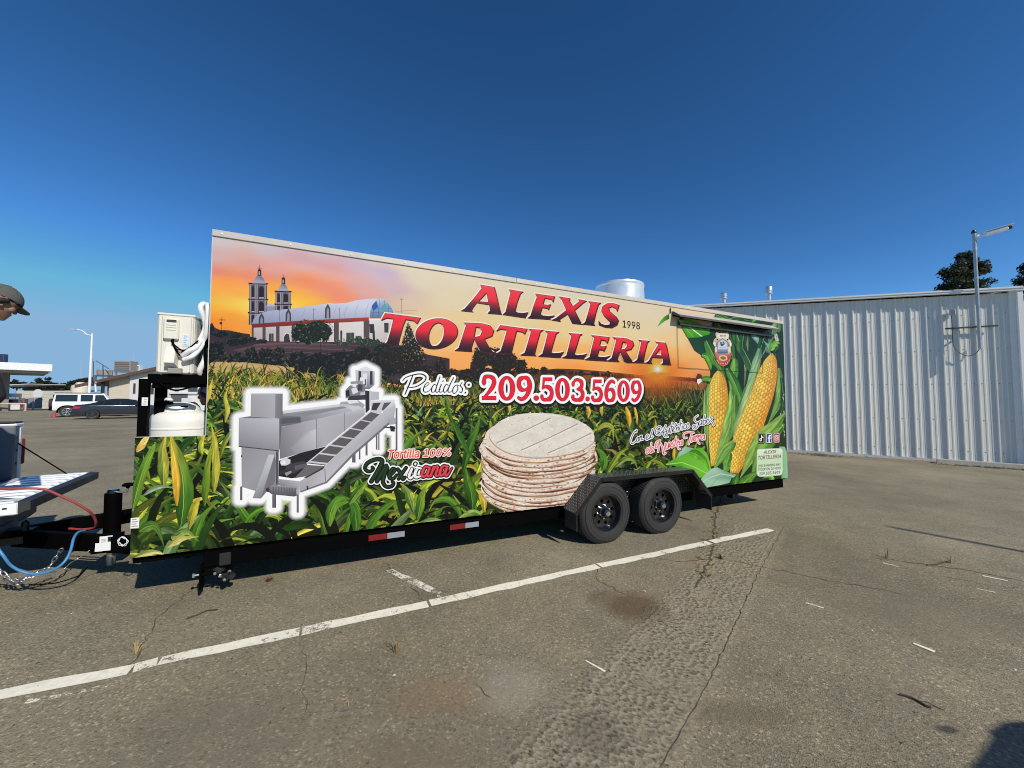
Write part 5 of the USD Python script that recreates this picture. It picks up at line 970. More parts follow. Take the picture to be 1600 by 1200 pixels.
# fuel canopy and pumps
Y = 46.0; c1 = depth_at(82, 575, Y); ga = math.radians(53.0); gpt = thing('fuel_canopy', 'white flat fuel station canopy on grey columns at far left', 'canopy', (c1[0], c1[1], float(gz(c1[0]))), ga)
zt_, zb_ = depth_at(82, 569.5, Y)[2] - float(gz(c1[0])), depth_at(82, 580.5, Y)[2] - float(gz(c1[0]))
obj('fascia', bx(-26, 0, 0, 9, zb_, zt_, .03), M('fascia_white', (.72, .73, .72), .5), gpt); obj('soffit', bx(-25.7, -.3, .3, 8.7, zb_ - .22, zb_ - .004), M('soffit_grey', (.3, .3, .3), .7), gpt)
for k in range(4): obj('fascia_joint', bx(-5 - 5.2 * k, -4.95 - 5.2 * k, -.006, -.001, zb_ + .02, zt_ - .02), M('joint_grey', (.5, .5, .5), .6), gpt)
for px in (22,): q = depth_at(px, 620, Y + 0); lx = (np.array(q[:2]) - c1[:2]); u_ = lx @ [math.cos(ga), math.sin(ga)]; 
for uq in (u_ * 1.25, u_ * 1.25 - 9): obj('column', bx(uq - .3, uq + .3, 4.2, 4.8, 0, zb_ - .2, .02), M('column_grey', (.22, .2, .185), .7), gpt)
# pumps
PUMPW, PINK = M('pump_white', (.62, .62, .64), .4), M('bollard_pink', (.62, .36, .30), .6)
Y = 47.0; q = place_at(21, 638, Y); pm = thing('fuel_pump', 'white fuel pump under the canopy column', 'fuel pump', q, math.radians(40)); obj('cabinet', bx(-.55, .55, -.3, .3, .1, 1.5, .04), PUMPW, pm); obj('display', bx(-.4, .4, -.32, -.3, .95, 1.35), PANE, pm); obj('topper', bx(-.55, .55, -.28, .28, 1.62, 2.1, .03), PUMPW, pm); obj('post', [bx(-.5, -.42, -.1, .1, 1.5, 1.62), bx(.42, .5, -.1, .1, 1.5, 1.62)], PLASTIC, pm); obj('hose', tube(spline([(.56, -.1, 1.3), (.72, -.15, .8), (.66, -.15, .4), (.58, -.1, .9)]), .03, 6), PLASTIC, pm, smooth=True)
q = place_at(19, 640, Y - 1.2); gd = thing('pump_guard', 'pink bent pipe guard in front of the fuel pump', 'pipe guard', q, math.radians(38)); obj('pipe', tube(spline([(-1.0, 0, -.02), (-1.0, 0, .7), (-.85, 0, .85), (.85, 0, .85), (1.0, 0, .7), (1.0, 0, -.02)], 5), .09, 8), PINK, gd, smooth=True); obj('foot', [bx(-1.12, -.88, -.12, .12, 0, .06), bx(.88, 1.12, -.12, .12, 0, .06)], PINK, gd)
q = place_at(2, 600, 60); obj('sign_pylon', move(bx(-1.0, .5, -.3, .3, 0, depth_at(2, 553.5, 60)[2] - q[2], .05), q), M('pylon_blue', (.03, .045, .10), .6), None, label='dark blue sign pylon rising behind the canopy at the left edge', cat='sign pylon')
# block wall, gates, sheds
BLOCK = M('block_wall', (.56, .54, .46), .85, var=.08, scale=3, dirt=(.4, .38, .32))
Y = 58.0; wa, wb = place_at(24, 634, Y), place_at(92, 632, Y); top_ = depth_at(60, 610.5, Y)[2]
bw = thing('block_wall', 'long cream block wall beyond the fuel pumps', 'wall', (wa[0], Y, wa[2])); Lw = wb[0] - wa[0] + 4
for k in range(9):
    for r in range(5): hh = (top_ - wa[2]) / 5; obj('block_panel', bx(k * Lw / 9 + .02, (k + 1) * Lw / 9 - .02, 0, .25, r * hh + .01, (r + 1) * hh - .01), BLOCK, bw)
obj('wall_core', bx(0, Lw, .02, .23, 0, top_ - wa[2] - .02), M('mortar', (.42, .40, .35), .9), bw); obj('wall_disc', move(lathe([(0, -.03), (.72, -.03), (.72, 0)], 28, 'y'), ((58.5 - 24) * Y / 600, -.03, depth_at(58, 615.5, Y)[2] - wa[2])), WHITEW, bw)
GATE = M('gate_grey', (.27, .27, .28), .7)
for x0, x1, y0, lab in ((42, 52, 622, 'grey slatted gate panel left of the block wall gap'), (53, 65, 621, 'grey slatted gate panel nearer the off-roader')):
    a = place_at(x0, 637, 54); b = place_at(x1, 637, 54); zt2 = depth_at(x0, y0, 54)[2]; g_ = thing('slatted_gate', lab, 'gate', a); n_ = 7
    for k in range(n_): obj('slat', bx(k * (b[0] - a[0]) / n_ + .02, (k + 1) * (b[0] - a[0]) / n_ - .02, 0, .05, .1, zt2 - a[2]), GATE, g_)
    obj('rail', [bx(0, b[0] - a[0], .05, .1, .3, .4), bx(0, b[0] - a[0], .05, .1, 1.3, 1.4)], GATE, g_)
for x0, x1, y0, y1, Y, mt, lab in ((38, 41.5, 623, 637, 53, WHITEW, 'white upright notice board beside the grey gate'), (49.5, 51.5, 628, 637, 52, M('post_pale', (.5, .5, .48), .7), 'short pale post in front of the grey gate'), (30.5, 37, 622, 636, 55, M('shed_brown', (.2, .12, .09), .8), 'brown cabinet between the pump and the white board')):
    a, b = place_at(x0, y1, Y), depth_at(x1, y0, Y); g_ = thing('board' if mt is WHITEW else 'post' if Y == 52 else 'cabinet', lab, 'board' if mt is WHITEW else 'post' if Y == 52 else 'cabinet', a); w = b[0] - a[0]; h = b[2] - a[2]; obj('panel', bx(0, w, 0, .2, .1, h, .03), mt, g_); obj('foot', bx(.05, w - .05, .02, .18, 0, .1), GATE, g_)
a, b = place_at(-20, 610, 75), depth_at(47, 599.5, 75); lr = thing('open_shed', 'long open shed with white roof edge behind the canopy column', 'shed', (a[0], 75, a[2])); obj('roof_slab', hull([(0, 0, b[2] - a[2] - .55), (b[0] - a[0], 0, b[2] - a[2] - .1), (0, 0, b[2] - a[2] - .25), (b[0] - a[0], 0, b[2] - a[2]), (0, 6, b[2] - a[2] - .4), (b[0] - a[0], 6, b[2] - a[2] - .05), (0, 6, b[2] - a[2] - .2), (b[0] - a[0], 6, b[2] - a[2] + .1)]), M('shed_roof', (.55, .57, .58), .5), lr); obj('back_wall', bx(0, b[0] - a[0] - .5, 5.6, 5.9, 0, b[2] - a[2] - .6), PLASTIC, lr)
# water tank
a, b = place_at(114, 630, 52), depth_at(137.5, 601, 52); tnk = thing('water_tank', 'cream round water tank behind the white off-roader', 'tank', ((a[0] + b[0]) / 2, 52, a[2])); r_ = (b[0] - a[0]) / 2 * .95; h_ = b[2] - a[2]; obj('tank_shell', lathe([(r_, 0), (r_, h_ * .9), (r_ * .9, h_ * .97), (r_ * .35, h_ * 1.02), (0, h_ * 1.02)], 30), M('tank_cream', (.66, .62, .52), .6), tnk, smooth=40); obj('manhole', lathe([(.42, h_ * 1.0), (.42, h_ * 1.09), (0, h_ * 1.1)], 16), WHITEW, tnk, smooth=40); obj('tank_hoop', lathe([(r_ + .02, h_ * .45), (r_ + .02, h_ * .5)], 30), M('hoop', (.5, .48, .42), .6), tnk)
a, b = place_at(88, 625, 62), depth_at(116, 609, 62); sh2 = thing('small_shed', 'low pale shed roof between the block wall and the water tank', 'shed', a); obj('walls', bx(0, b[0] - a[0], 0, 4, 0, b[2] - a[2] - .5), CREAM, sh2); obj('roof', hull([(-.2, -.3, b[2] - a[2] - .5), (b[0] - a[0] + .2, -.3, b[2] - a[2] - .1), (-.2, 4.2, b[2] - a[2] - .4), (b[0] - a[0] + .2, 4.2, b[2] - a[2]), (-.2, -.3, b[2] - a[2] - .4), (b[0] - a[0] + .2, -.3, b[2] - a[2])]), ROOFD, sh2)
# far trees
OAK = leaf_mat('far_tree_leaves', (.045, .062, .026))
for i, (x, y, r, n, Y, lab) in enumerate(((3, 598, 9, 16, 110, 'dark round tree at the left edge under the canopy'), (25, 599, 9, 12, 110, 'small pale green tree just right of the canopy column'), (68, 603, 14, 26, 95, 'broad dark tree over the middle of the block wall'), (84, 605, 10, 16, 95, 'dark tree at the right end of the block wall'), (50, 604, 9, 14, 97, 'lower dark tree at the left of the broad one'), (108, 603, 8, 14, 90, 'rounded tree left of the water tank'), (133, 595, 10, 12, 100, 'flat topped tree above the water tank'))):
    q = place_at(x, 626, Y); k = Y / 600; c = (626 - y) * k + EYE - q[2]
    tree('far_tree', lab, q, c, [(0, c, r * k, n), (r * k * .6, c - r * k * .4, r * k * .7, n // 2), (-r * k * .6, c - r * k * .3, r * k * .7, n // 2)], OAK, np.random.default_rng(40 + i), .22, 90, .3)
# lamp posts out of the view to the right: their shadows lie across the lot
tip = ground_at(1392, 823.5); sd2 = sun_dir / sun_dir[2]
lh = 7.0; lb_ = tip + sd2 * lh; l3 = thing('street_lamp', 'plain steel lamp post standing outside the right of the view', 'street lamp', (lb_[0], lb_[1], float(gz(lb_[0]))))
obj('pole', tube([(0, 0, 0), (0, 0, lh - float(gz(lb_[0])) + float(tip[2]))], [.075, .04], 12), GALV, l3, smooth=40); obj('base', bx(-.2, .2, -.2, .2, 0, .25, .03), CONC, l3)

# a notice board out of the view to the right: only its shadow reaches into the picture
ac_, al_ = np.array([sun_dir[1] * -1, sun_dir[0]]) / math.hypot(*sun_dir[:2]), sun_dir[:2] / math.hypot(*sun_dir[:2]); ct = 1 / math.tan(SUN_EL)
b0_ = ground_at(1558, 1152)[:2] + al_ * ct * 1.7
def ah(px, py): d = ground_at(px, py)[:2] - b0_; return d @ ac_, (-d @ al_) / ct
out_ = [ah(1505, 1218), ah(1557, 1153), ah(1551, 1146), ah(1573, 1132), ah(1602, 1130), ah(1660, 1140), ah(1700, 1200), ah(1640, 1290)]
nb = thing('notice_board', 'shaped notice board on two posts standing outside the right of the view', 'notice board', (b0_[0], b0_[1], float(gz(2.4))), math.atan2(ac_[1], ac_[0]))
g_ = Polygon(out_).buffer(0); obj('panel', side(g_, -.015, .015), WHITE_METAL, nb); gx0, gz0, gx1, gz1 = g_.bounds
for q in (.62, .80): x = gx0 + q * (gx1 - gx0); obj('post', bx(x - .03, x + .03, .016, .07, 0, gz0 + .02), GALV, nb)
# ---------------------------------------------------------------- the printed wrap: flat vinyl shapes laid on the side panel
KP = .72
def vinyl(name, rough=.3, alpha=False):
    n = {'c': ('attribute', {'attribute': 'displayColor'}), 'p': ('principled_bsdf', {'roughness': rough, 'specular_ior_level': .35}), 'g': ('texture_coordinate', {}),
         'n': ('noise_texture', {'scale': 1.2, 'detail': 2.0}), 'b': ('bump', {'distance': .004, 'strength': .35})}
    l = [('c.color', 'p.base_color'), ('g.object', 'n.vector'), ('n.fac', 'b.height'), ('b.normal', 'p.normal')]
    if alpha: n['a'] = ('attribute', {'attribute': 'fade'}); l.append(('a.fac', 'p.alpha'))
    return usdkit.material(stage, '/World/Looks/' + name, n, l, surface='p.BSDF')
VINYL, VINYL_SOFT = vinyl('printed_vinyl'), vinyl('soft_printed_vinyl', alpha=True)
side_prim = stage.GetPrimAtPath('/World/food_trailer/side_panel'); low_prim = stage.GetPrimAtPath('/World/food_trailer/lower_front_panel')
_n = TW
def UV(p):
    """Picture points (n, 2) -> (u, v) on the side plane; the print is drawn at its real place and size on the panel."""
    p = np.atleast_2d(np.asarray(p, float)); a, b = (p[:, 0] - 800) / FPX, (600 - p[:, 1]) / FPX
    d = np.stack([a, math.cos(PITCH) - b * math.sin(PITCH), math.sin(PITCH) + b * math.cos(PITCH)], 1)
    t = ((TO - [0, 0, EYE]) @ _n) / (d @ _n); q = np.array([0, 0, EYE]) + d * t[:, None]; u = (q - TO) @ TU
    return np.stack([u, q[:, 2] - TO[2] - SLOPE * u], 1)
def Z(ox, oy, s): return lambda p: np.atleast_2d(np.asarray(p, float)) / s + [ox, oy]
EXTV = pv - .002
RAILV = rail_v - .002
CELL = .006
_hm = np.zeros((int(8.4 / CELL), int(2.9 / CELL)), int)
DZ = 1.8e-5
def clip_tris(v, f, c, al):
    """Cuts the triangles to the panel outline: v >= 0, u <= LEN, under the rail, and the lower front panel."""
    def cut(v, f, c, al, nrm, d):
        s = v @ nrm - d; keep = (s[f] >= 0).all(1); part = ~keep & (s[f] > 0).any(1); nv, nc, na, nf = [v], [c], [al], [f[keep]]; n = len(v)
        for t in f[part]:
            out = []
            for i in range(3):
                a, b = t[i], t[(i + 1) % 3]
                if s[a] >= 0: out.append((v[a], c[a], al[a]))
                if (s[a] >= 0) != (s[b] >= 0):
                    k = s[a] / (s[a] - s[b]); out.append((v[a] + k * (v[b] - v[a]), c[a] + k * (c[b] - c[a]), al[a] + k * (al[b] - al[a])))
            m = len(out); nv.append(np.array([o[0] for o in out])); nc.append(np.array([o[1] for o in out])); na.append(np.array([o[2] for o in out])); nf.append(np.array([[n, n + i, n + i + 1] for i in range(1, m - 1)])); n += m
        return np.vstack(nv), np.vstack(nf).astype(int), np.vstack(nc), np.concatenate(na)
    E = np.array
    mn, mx = v.min(0), v.max(0)
    if mn[1] < .001: v, f, c, al = cut(v, f, c, al, E([0, 1.0]), .001)
    if mx[0] > LEN - .001: v, f, c, al = cut(v, f, c, al, E([-1.0, 0]), -(LEN - .001))
    if mx[1] > RAILV: v, f, c, al = cut(v, f, c, al, E([0, -1.0]), -RAILV)
    if mn[0] < -.0006:
        A = cut(v, f, c, al, E([1.0, 0]), -.0006); parts = [A]
        B = cut(v, f, c, al, E([-1.0, 0]), .0014); B = cut(*B, E([1.0, 0]), EXT + .001); B = cut(*B, E([0, -1.0]), -EXTV)
        parts.append(B); n = 0; vv, ff, cc, aa = [], [], [], []
        for q in parts: vv.append(q[0]); ff.append(q[1] + n); cc.append(q[2]); aa.append(q[3]); n += len(q[0])
        v, f, c, al = np.vstack(vv), np.vstack(ff), np.vstack(cc), np.concatenate(aa)
    return v, f, c, al
class Sheet:
    """One printed motif: shapes collected in order; each lies just over what it overlaps."""
    def __init__(self): self.V, self.F, self.C, self.A, self.n = [], [], [], [], 0
    def tris(self, v, f, c, alpha=None, sink=False):
        v = np.asarray(v, float); f = np.asarray(f, int); c = np.broadcast_to(np.asarray(c, float), (len(v), 3)).copy(); al = np.broadcast_to(np.asarray(1.0 if alpha is None else alpha, float), (len(v),)).copy()
        v, f, c, al = clip_tris(v, f, c, al)
        if len(f) == 0: return
        # sample the triangles on the stacking grid
        T = v[f]; L = np.max([np.linalg.norm(T[:, i] - T[:, (i + 1) % 3], axis=1).max() for i in range(3)]); m = int(np.clip(np.ceil(L / CELL), 1, 400))
        if m * m * len(f) > 150000:
            lo, hi = np.floor((T.reshape(-1, 2).min(0) + [.6, .1]) / CELL).astype(int), np.ceil((T.reshape(-1, 2).max(0) + [.6, .1]) / CELL).astype(int); I = (slice(max(lo[0], 0), hi[0] + 1), slice(max(lo[1], 0), hi[1] + 1))
        else:
            w = np.array([(i / m, j / m, 1 - (i + j) / m) for i in range(m + 1) for j in range(m + 1 - i)]); S = np.einsum('kw,twd->tkd', w, T).reshape(-1, 2)
            q = ((S + [.6, .1]) / CELL).astype(int); q = np.clip(q, 0, [_hm.shape[0] - 1, _hm.shape[1] - 1]); I = (q[:, 0], q[:, 1])
        lay = int(_hm[I].max()) + 1; _hm[I] = lay
        y = np.full(len(v), -.0005 - lay * DZ)
        a, b, e = v[f[:, 0]], v[f[:, 1]], v[f[:, 2]]; cr = (b[:, 0] - a[:, 0]) * (e[:, 1] - a[:, 1]) - (b[:, 1] - a[:, 1]) * (e[:, 0] - a[:, 0]); f = np.where((cr < 0)[:, None], f[:, ::-1], f); f = f[np.abs(cr) > 1e-12]
        if len(f) == 0: return
        use, f = np.unique(f, return_inverse=True); f = f.reshape(-1, 3); v, y, c, al = v[use], y[use], c[use], al[use]
        self.V.append(np.column_stack([v[:, 0], y, v[:, 1] + SLOPE * v[:, 0]])); self.F.append(f + self.n); self.C.append(c); self.A.append(al); self.n += len(v)
    def poly(self, pts, col, alpha=None, uv=False):
        """pts: picture points or a shapely polygon in (u, v). col: an sRGB colour, one per point, or a function of (u, v)."""
        if not isinstance(pts, (Polygon, MultiPolygon)):
            p = pts if uv else UV(pts)
            if not callable(col) and np.ndim(col) == 2: 
                try: t = trimesh.creation.triangulate_polygon(Polygon(p), engine='earcut')
                except Exception: return
                vv = np.array(t[0])[:, :2]; k = np.argmin(((vv[:, None] - p[None]) ** 2).sum(-1), 1); self.tris(vv, t[1], lin(np.asarray(col, float)[k], KP), alpha); return
            pts = Polygon(p)
        if not pts.is_valid: pts = pts.buffer(0)
        for g in getattr(pts, 'geoms', [pts]):
            if g.geom_type != 'Polygon' or g.area < 1e-7: continue
            v, f = trimesh.creation.triangulate_polygon(g, engine='earcut'); v = np.array(v)[:, :2]; f = np.array(f)
            if callable(col):
                if len(f) == 0: continue
                q, f = trimesh.remesh.subdivide_to_size(np.column_stack([v, np.zeros(len(v))]), f, max(.03, math.sqrt(g.area) * .14), max_iter=12); v = q[:, :2]; c = lin(col(v), KP)
            else: c = lin(col, KP)
            self.tris(v, f, c, alpha)
    def line(self, pts, w, col, alpha=None):
        """A line along picture points, w picture pixels wide (taken at its middle)."""
        p = np.atleast_2d(np.asarray(pts, float)); s = np.linalg.norm(UV(p.mean(0) + [.5, 0]) - UV(p.mean(0) - [.5, 0])); self.poly(LineString(UV(p)).buffer(w * s / 2, cap_style=2, quad_segs=3), col, alpha)
    def out(self, name, parent, label=None, soft=False, kind=None):
        if not self.V: return
        V, F = np.vstack(self.V), np.vstack(self.F)
        return obj(name, (V, F), VINYL_SOFT if soft else VINYL, parent, color=np.vstack(self.C), alpha=np.concatenate(self.A) if soft else None, label=label, kind=kind)

# ---- sky: sunset colours blended from picture points
SKYP = np.array([(340, 372, 206, 196, 203), (420, 390, 208, 194, 200), (335, 400, 214, 176, 178), (400, 412, 222, 164, 160), (330, 425, 240, 150, 120), (400, 432, 250, 150, 112), (350, 442, 255, 152, 78), (330, 455, 255, 160, 66), (370, 455, 255, 165, 70), (328, 468, 255, 205, 66), (355, 470, 255, 214, 74), (375, 474, 255, 222, 90), (395, 480, 255, 225, 100),
    (330, 485, 253, 172, 52), (360, 492, 252, 160, 48), (330, 502, 248, 140, 40), (380, 508, 250, 165, 60), (345, 520, 244, 132, 48), (420, 475, 255, 200, 60), (450, 478, 255, 215, 70), (432, 450, 255, 170, 70), (480, 440, 252, 150, 98), (520, 448, 248, 150, 112), (470, 470, 255, 190, 62), (500, 482, 255, 176, 66), (540, 470, 250, 150, 105), (430, 418, 230, 160, 158), (480, 410, 222, 172, 178), (520, 425, 226, 160, 160), (560, 440, 222, 166, 170), (580, 462, 226, 166, 160), (560, 415, 206, 180, 200), (600, 430, 202, 178, 200), (620, 455, 208, 178, 186), (500, 390, 210, 196, 200),
    (580, 398, 218, 206, 196), (640, 415, 224, 212, 186), (640, 470, 222, 200, 170), (620, 485, 222, 190, 165), (660, 440, 226, 212, 184), (650, 500, 232, 206, 160), (650, 535, 240, 196, 128), (645, 560, 250, 172, 92), (690, 578, 252, 164, 86), (720, 430, 226, 213, 186), (700, 470, 228, 212, 174), (720, 505, 236, 208, 150), (700, 535, 242, 196, 124), (720, 560, 252, 172, 90), (800, 445, 226, 213, 185), (800, 500, 232, 211, 160), (800, 540, 246, 190, 112), (800, 570, 252, 166, 78),
    (900, 465, 226, 213, 186), (900, 520, 236, 210, 152), (900, 552, 248, 182, 100), (900, 580, 250, 158, 72), (1000, 480, 228, 213, 184), (1000, 520, 234, 212, 166), (1000, 555, 248, 192, 110), (990, 580, 248, 160, 72), (1040, 500, 230, 213, 178), (1060, 530, 238, 206, 150), (1060, 555, 248, 192, 112), (1028, 566, 255, 210, 90), (1028, 580, 255, 196, 76), (1060, 580, 250, 170, 80), (1090, 540, 240, 190, 130), (1095, 570, 244, 176, 100), (1095, 500, 232, 206, 176), (1100, 590, 226, 140, 76), (1150, 500, 226, 208, 186), (1220, 520, 222, 204, 184)], float)
_su = UV(SKYP[:, :2])
def sky_col(uv):
    uv = np.atleast_2d(uv); d = ((uv[:, None] - _su[None]) * [.75, 1.3]); w = 1 / ((d ** 2).sum(-1) + .004) ** 1.9
    c = (w[..., None] * SKYP[None, :, 2:]).sum(1) / w.sum(1)[:, None]
    st = meshkit.fbm(np.column_stack([uv[:, 0] * 1.6, uv[:, 1] * 9, uv[:, 0] * 0]), 4, 2)[:, None] - .5
    left = np.clip(1 - (uv[:, 0:1] - .2) / 1.8, 0, 1)
    return np.clip(c * (1 + st * .10 * left) + st * left * np.array([10, 26, -10]), 0, 255)
S = Sheet()
def sheet_grid(u0, u1, v0, v1, nu, nv, fn):
    u, v = np.meshgrid(np.linspace(u0, u1, nu), np.linspace(v0, v1, nv), indexing='ij'); p = np.stack([u.ravel(), v.ravel()], 1); i, j = np.meshgrid(np.arange(nu - 1), np.arange(nv - 1), indexing='ij'); a = (i * nv + j).ravel()
    return p, np.vstack([np.stack([a, a + nv, a + nv + 1], 1), np.stack([a, a + nv + 1, a + 1], 1)]), lin(fn(p), KP)
S.tris(*sheet_grid(.0012, LEN - .0012, .9, RAILV - .0005, 190, 60, sky_col))
S.out('printed_sky', side_prim)

# ---- little helpers of the print
R = np.random.default_rng(12)
def leaf(S, path, w, ca, cb, rib=None, uv=False, seg=9, tip=.01, base=.22, peak=.32, cen=.5, tipc=None, rng=R):
    """A maize leaf: a curved blade with a darker half, a lighter half and a pale rib. path in picture points (or uv); w the full width in the same units."""
    p = spline(path, 6) if len(path) > 2 else np.array(path, float); n = seg; s = np.linspace(0, 1, len(p)); t = np.linspace(0, 1, n); c = np.stack([np.interp(t, s, p[:, k]) for k in (0, 1)], 1)
    d = np.gradient(c, axis=0); d /= np.linalg.norm(d, axis=1, keepdims=True) + 1e-9; nn = np.stack([-d[:, 1], d[:, 0]], 1)
    prof = np.where(t < peak, base + (1 - base) * np.sin(t / peak * math.pi / 2), np.clip(np.cos((t - peak) / (1 - peak) * math.pi / 2), 0, 1) ** 1.25 + tip) * w; prof = np.minimum(prof, w)
    wob = 1 + .07 * np.sin(t * 17 + R.uniform(0, 6))
    l, r = c - nn * (prof * cen * wob)[:, None], c + nn * (prof * (1 - cen) / wob)[:, None]
    if not uv: l, c2, r = UV(l), UV(c), UV(r)
    else: c2 = c
    ca, cb = np.asarray(ca, float), np.asarray(cb, float); ca = ca * .8 + cb * .2; tc = np.asarray(tipc if tipc is not None else (ca * .5 + cb * .5), float)
    k = (t[:, None] ** 2); ga = ca * (.72 + .28 * np.sin(t * math.pi))[:, None] * (1 - k) + tc * k; gb = cb * (.85 + .15 * np.sin(t * math.pi))[:, None] * (1 - k) + tc * k
    edge = .82
    j = lambda: rng.uniform(.84, 1.16)
    v = np.vstack([l, l * .72 + c2 * .28, l * .45 + c2 * .55, l * .2 + c2 * .8, c2, c2, r * .2 + c2 * .8, r * .45 + c2 * .55, r * .72 + c2 * .28, r]); col = np.vstack([ga * edge, ga * j(), ga * j(), ga * j(), ga * 1.1, gb * .85, gb * j(), gb * j(), gb * j(), gb * edge]); col = col * (1 + .10 * rng.normal(0, 1, (len(col), 1))); f = []
    for q in range(n - 1):
        for a, b in ((0, 1), (1, 2), (2, 3), (3, 4), (5, 6), (6, 7), (7, 8), (8, 9)): f += [[a * n + q, a * n + q + 1, b * n + q + 1], [a * n + q, b * n + q + 1, b * n + q]]
    if rib is not None:
        wr = .02 * (1 - .8 * t)[:, None]; e0, e1 = c2 + (l - c2) * wr * 2.2, c2 + (r - c2) * wr * 2.2; k0 = len(v); v = np.vstack([v, e0, e1]); col = np.vstack([col, np.broadcast_to(rib, (2 * n, 3))])
        S.tris(v[:k0], f, lin(np.clip(col[:k0], 0, 255), KP)); S.tris(v[k0:], [x for q in range(n - 1) for x in ([q, q + 1, n + q + 1], [q, n + q + 1, n + q])], lin(np.clip(col[k0:], 0, 255), KP)); return
    S.tris(v, f, lin(np.clip(col, 0, 255), KP))
def foliage(S, cx, cy, rx, ry, n, cols, size, rng=R, edge=1.0):
    """A printed tree or bush: many leaf flecks over a dark heart; px units."""
    a = np.linspace(0, 2 * math.pi, 22)[:-1]; k = 1 + .13 * rng.normal(0, 1, 21); S.poly(np.column_stack([cx + rx * .86 * np.cos(a) * k, cy + ry * .86 * np.sin(a) * k]), cols[0])
    V, F, C = [], [], []
    for i in range(n):
        an = rng.uniform(0, 2 * math.pi); rad = rng.uniform(0, 1) ** .5 * edge; x, y = cx + rx * rad * math.cos(an), cy + ry * rad * math.sin(an); s = size * rng.uniform(.5, 1.3); th = rng.uniform(0, math.pi); e = np.array([math.cos(th), math.sin(th)]); q = np.array([-e[1], e[0]]) * .55
        c = cols[min(int(rng.uniform(0, 1) ** (1.6 - .8 * (cy - y) / max(ry, 1)) * len(cols)), len(cols) - 1)]
        S.poly(np.array([[x, y] - e * s, [x, y] - q * s, [x, y] + e * s, [x, y] + q * s]), np.clip(np.array(c) * rng.uniform(.8, 1.2), 0, 255))

# ---- church on the hill
z3 = Z(320, 350, 4.706)
S = Sheet()
P = lambda pts, col, **k: S.poly(z3(pts), col, **k)
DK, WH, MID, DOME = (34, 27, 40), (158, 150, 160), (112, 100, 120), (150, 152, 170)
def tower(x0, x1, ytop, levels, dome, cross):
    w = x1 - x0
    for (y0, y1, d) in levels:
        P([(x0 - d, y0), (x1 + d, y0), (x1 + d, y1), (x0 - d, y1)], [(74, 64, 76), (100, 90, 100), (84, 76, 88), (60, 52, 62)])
        for a, b in ((.04, .10), (.30, .36), (.40, .47), (.86, .93)): P([(x0 + a * w, y0), (x0 + b * w, y0), (x0 + b * w, y1), (x0 + a * w, y1)], WH)
        for a, b in ((.13, .28), (.54, .82)):
            xa, xb = x0 + a * w, x0 + b * w; h = y1 - y0; arc = [(xa + (xb - xa) * (.5 - .5 * math.cos(t)), y0 + h * .36 - h * .2 * math.sin(t)) for t in np.linspace(0, math.pi, 8)]; P([(xa, y1 - h * .12)] + arc + [(xb, y1 - h * .12)], (40, 26, 38)); 
            P([(xa, y1 - h * .14), (xb, y1 - h * .14), (xb, y1 - h * .06), (xa, y1 - h * .06)], (178, 172, 188))
        P([(x0 - d - 8, y0 - 8), (x1 + d + 8, y0 - 5), (x1 + d + 5, y0 + 6), (x0 - d - 5, y0 + 4)], DK); P([(x0 - d - 3, y0 + 6), (x1 + d + 3, y0 + 8), (x1 + d + 3, y0 + 11), (x0 - d - 3, y0 + 9)], (170, 164, 180))
    S.poly(z3(dome), [(176, 178, 196), (136, 136, 156), (100, 100, 122), (112, 112, 132), (120, 120, 140), (168, 170, 188)][:len(dome)] if len(dome) == 6 else DOME)
    cx, y0, y1, wd = cross; P([(cx - 14, y1 + 2), (cx + 14, y1 + 2), (cx + 12, y1 - 38), (cx - 12, y1 - 38)], DK); P([(cx - 6, y1 - 4), (cx + 4, y1 - 4), (cx + 4, y1 - 30), (cx - 6, y1 - 30)], (170, 164, 178)); P([(cx - 15, y1 - 36), (cx + 15, y1 - 36), (cx, y1 - 52)], DK)
    S.line(z3([(cx, y1 - 40), (cx, y0)]), .9, (120, 58, 50)); S.line(z3([(cx - wd, y0 + 22), (cx + wd, y0 + 22)]), .8, (120, 58, 50))
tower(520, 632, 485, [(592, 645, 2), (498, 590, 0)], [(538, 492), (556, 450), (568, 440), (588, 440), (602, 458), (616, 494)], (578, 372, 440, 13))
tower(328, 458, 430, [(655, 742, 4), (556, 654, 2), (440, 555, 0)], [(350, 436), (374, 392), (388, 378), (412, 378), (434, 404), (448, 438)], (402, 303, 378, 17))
P([(452, 600), (515, 590), (520, 640), (455, 650)], (150, 146, 164)); P([(455, 595), (480, 585), (515, 596), (515, 604), (455, 606)], (190, 186, 200))
nave = [(348, 738), (356, 705), (372, 680), (410, 655), (470, 640), (560, 630), (640, 622), (720, 610), (800, 598), (880, 590), (905, 580), (960, 586), (1040, 580), (1110, 562), (1180, 552), (1270, 547), (1232, 590), (1210, 690), (900, 704), (640, 722)]
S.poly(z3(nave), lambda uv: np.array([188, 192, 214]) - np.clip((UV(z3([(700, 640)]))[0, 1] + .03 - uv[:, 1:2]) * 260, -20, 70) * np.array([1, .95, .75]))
for k in range(11):
    x = 400 + k * 78; S.line(z3([(x, 735 - k * 4.2), (x + 8, 690 - k * 6), (x + 26, 652 - k * 7.0)]), .5, (152, 154, 180))
for x in (800, 988, 550): S.line(z3([(x, 718 - (x - 500) * .04), (x, 630 - (x - 500) * .03)]), .6, (60, 58, 74)); S.line(z3([(x - 8, 640 - (x - 500) * .03), (x + 8, 640 - (x - 500) * .03)]), .6, (60, 58, 74))
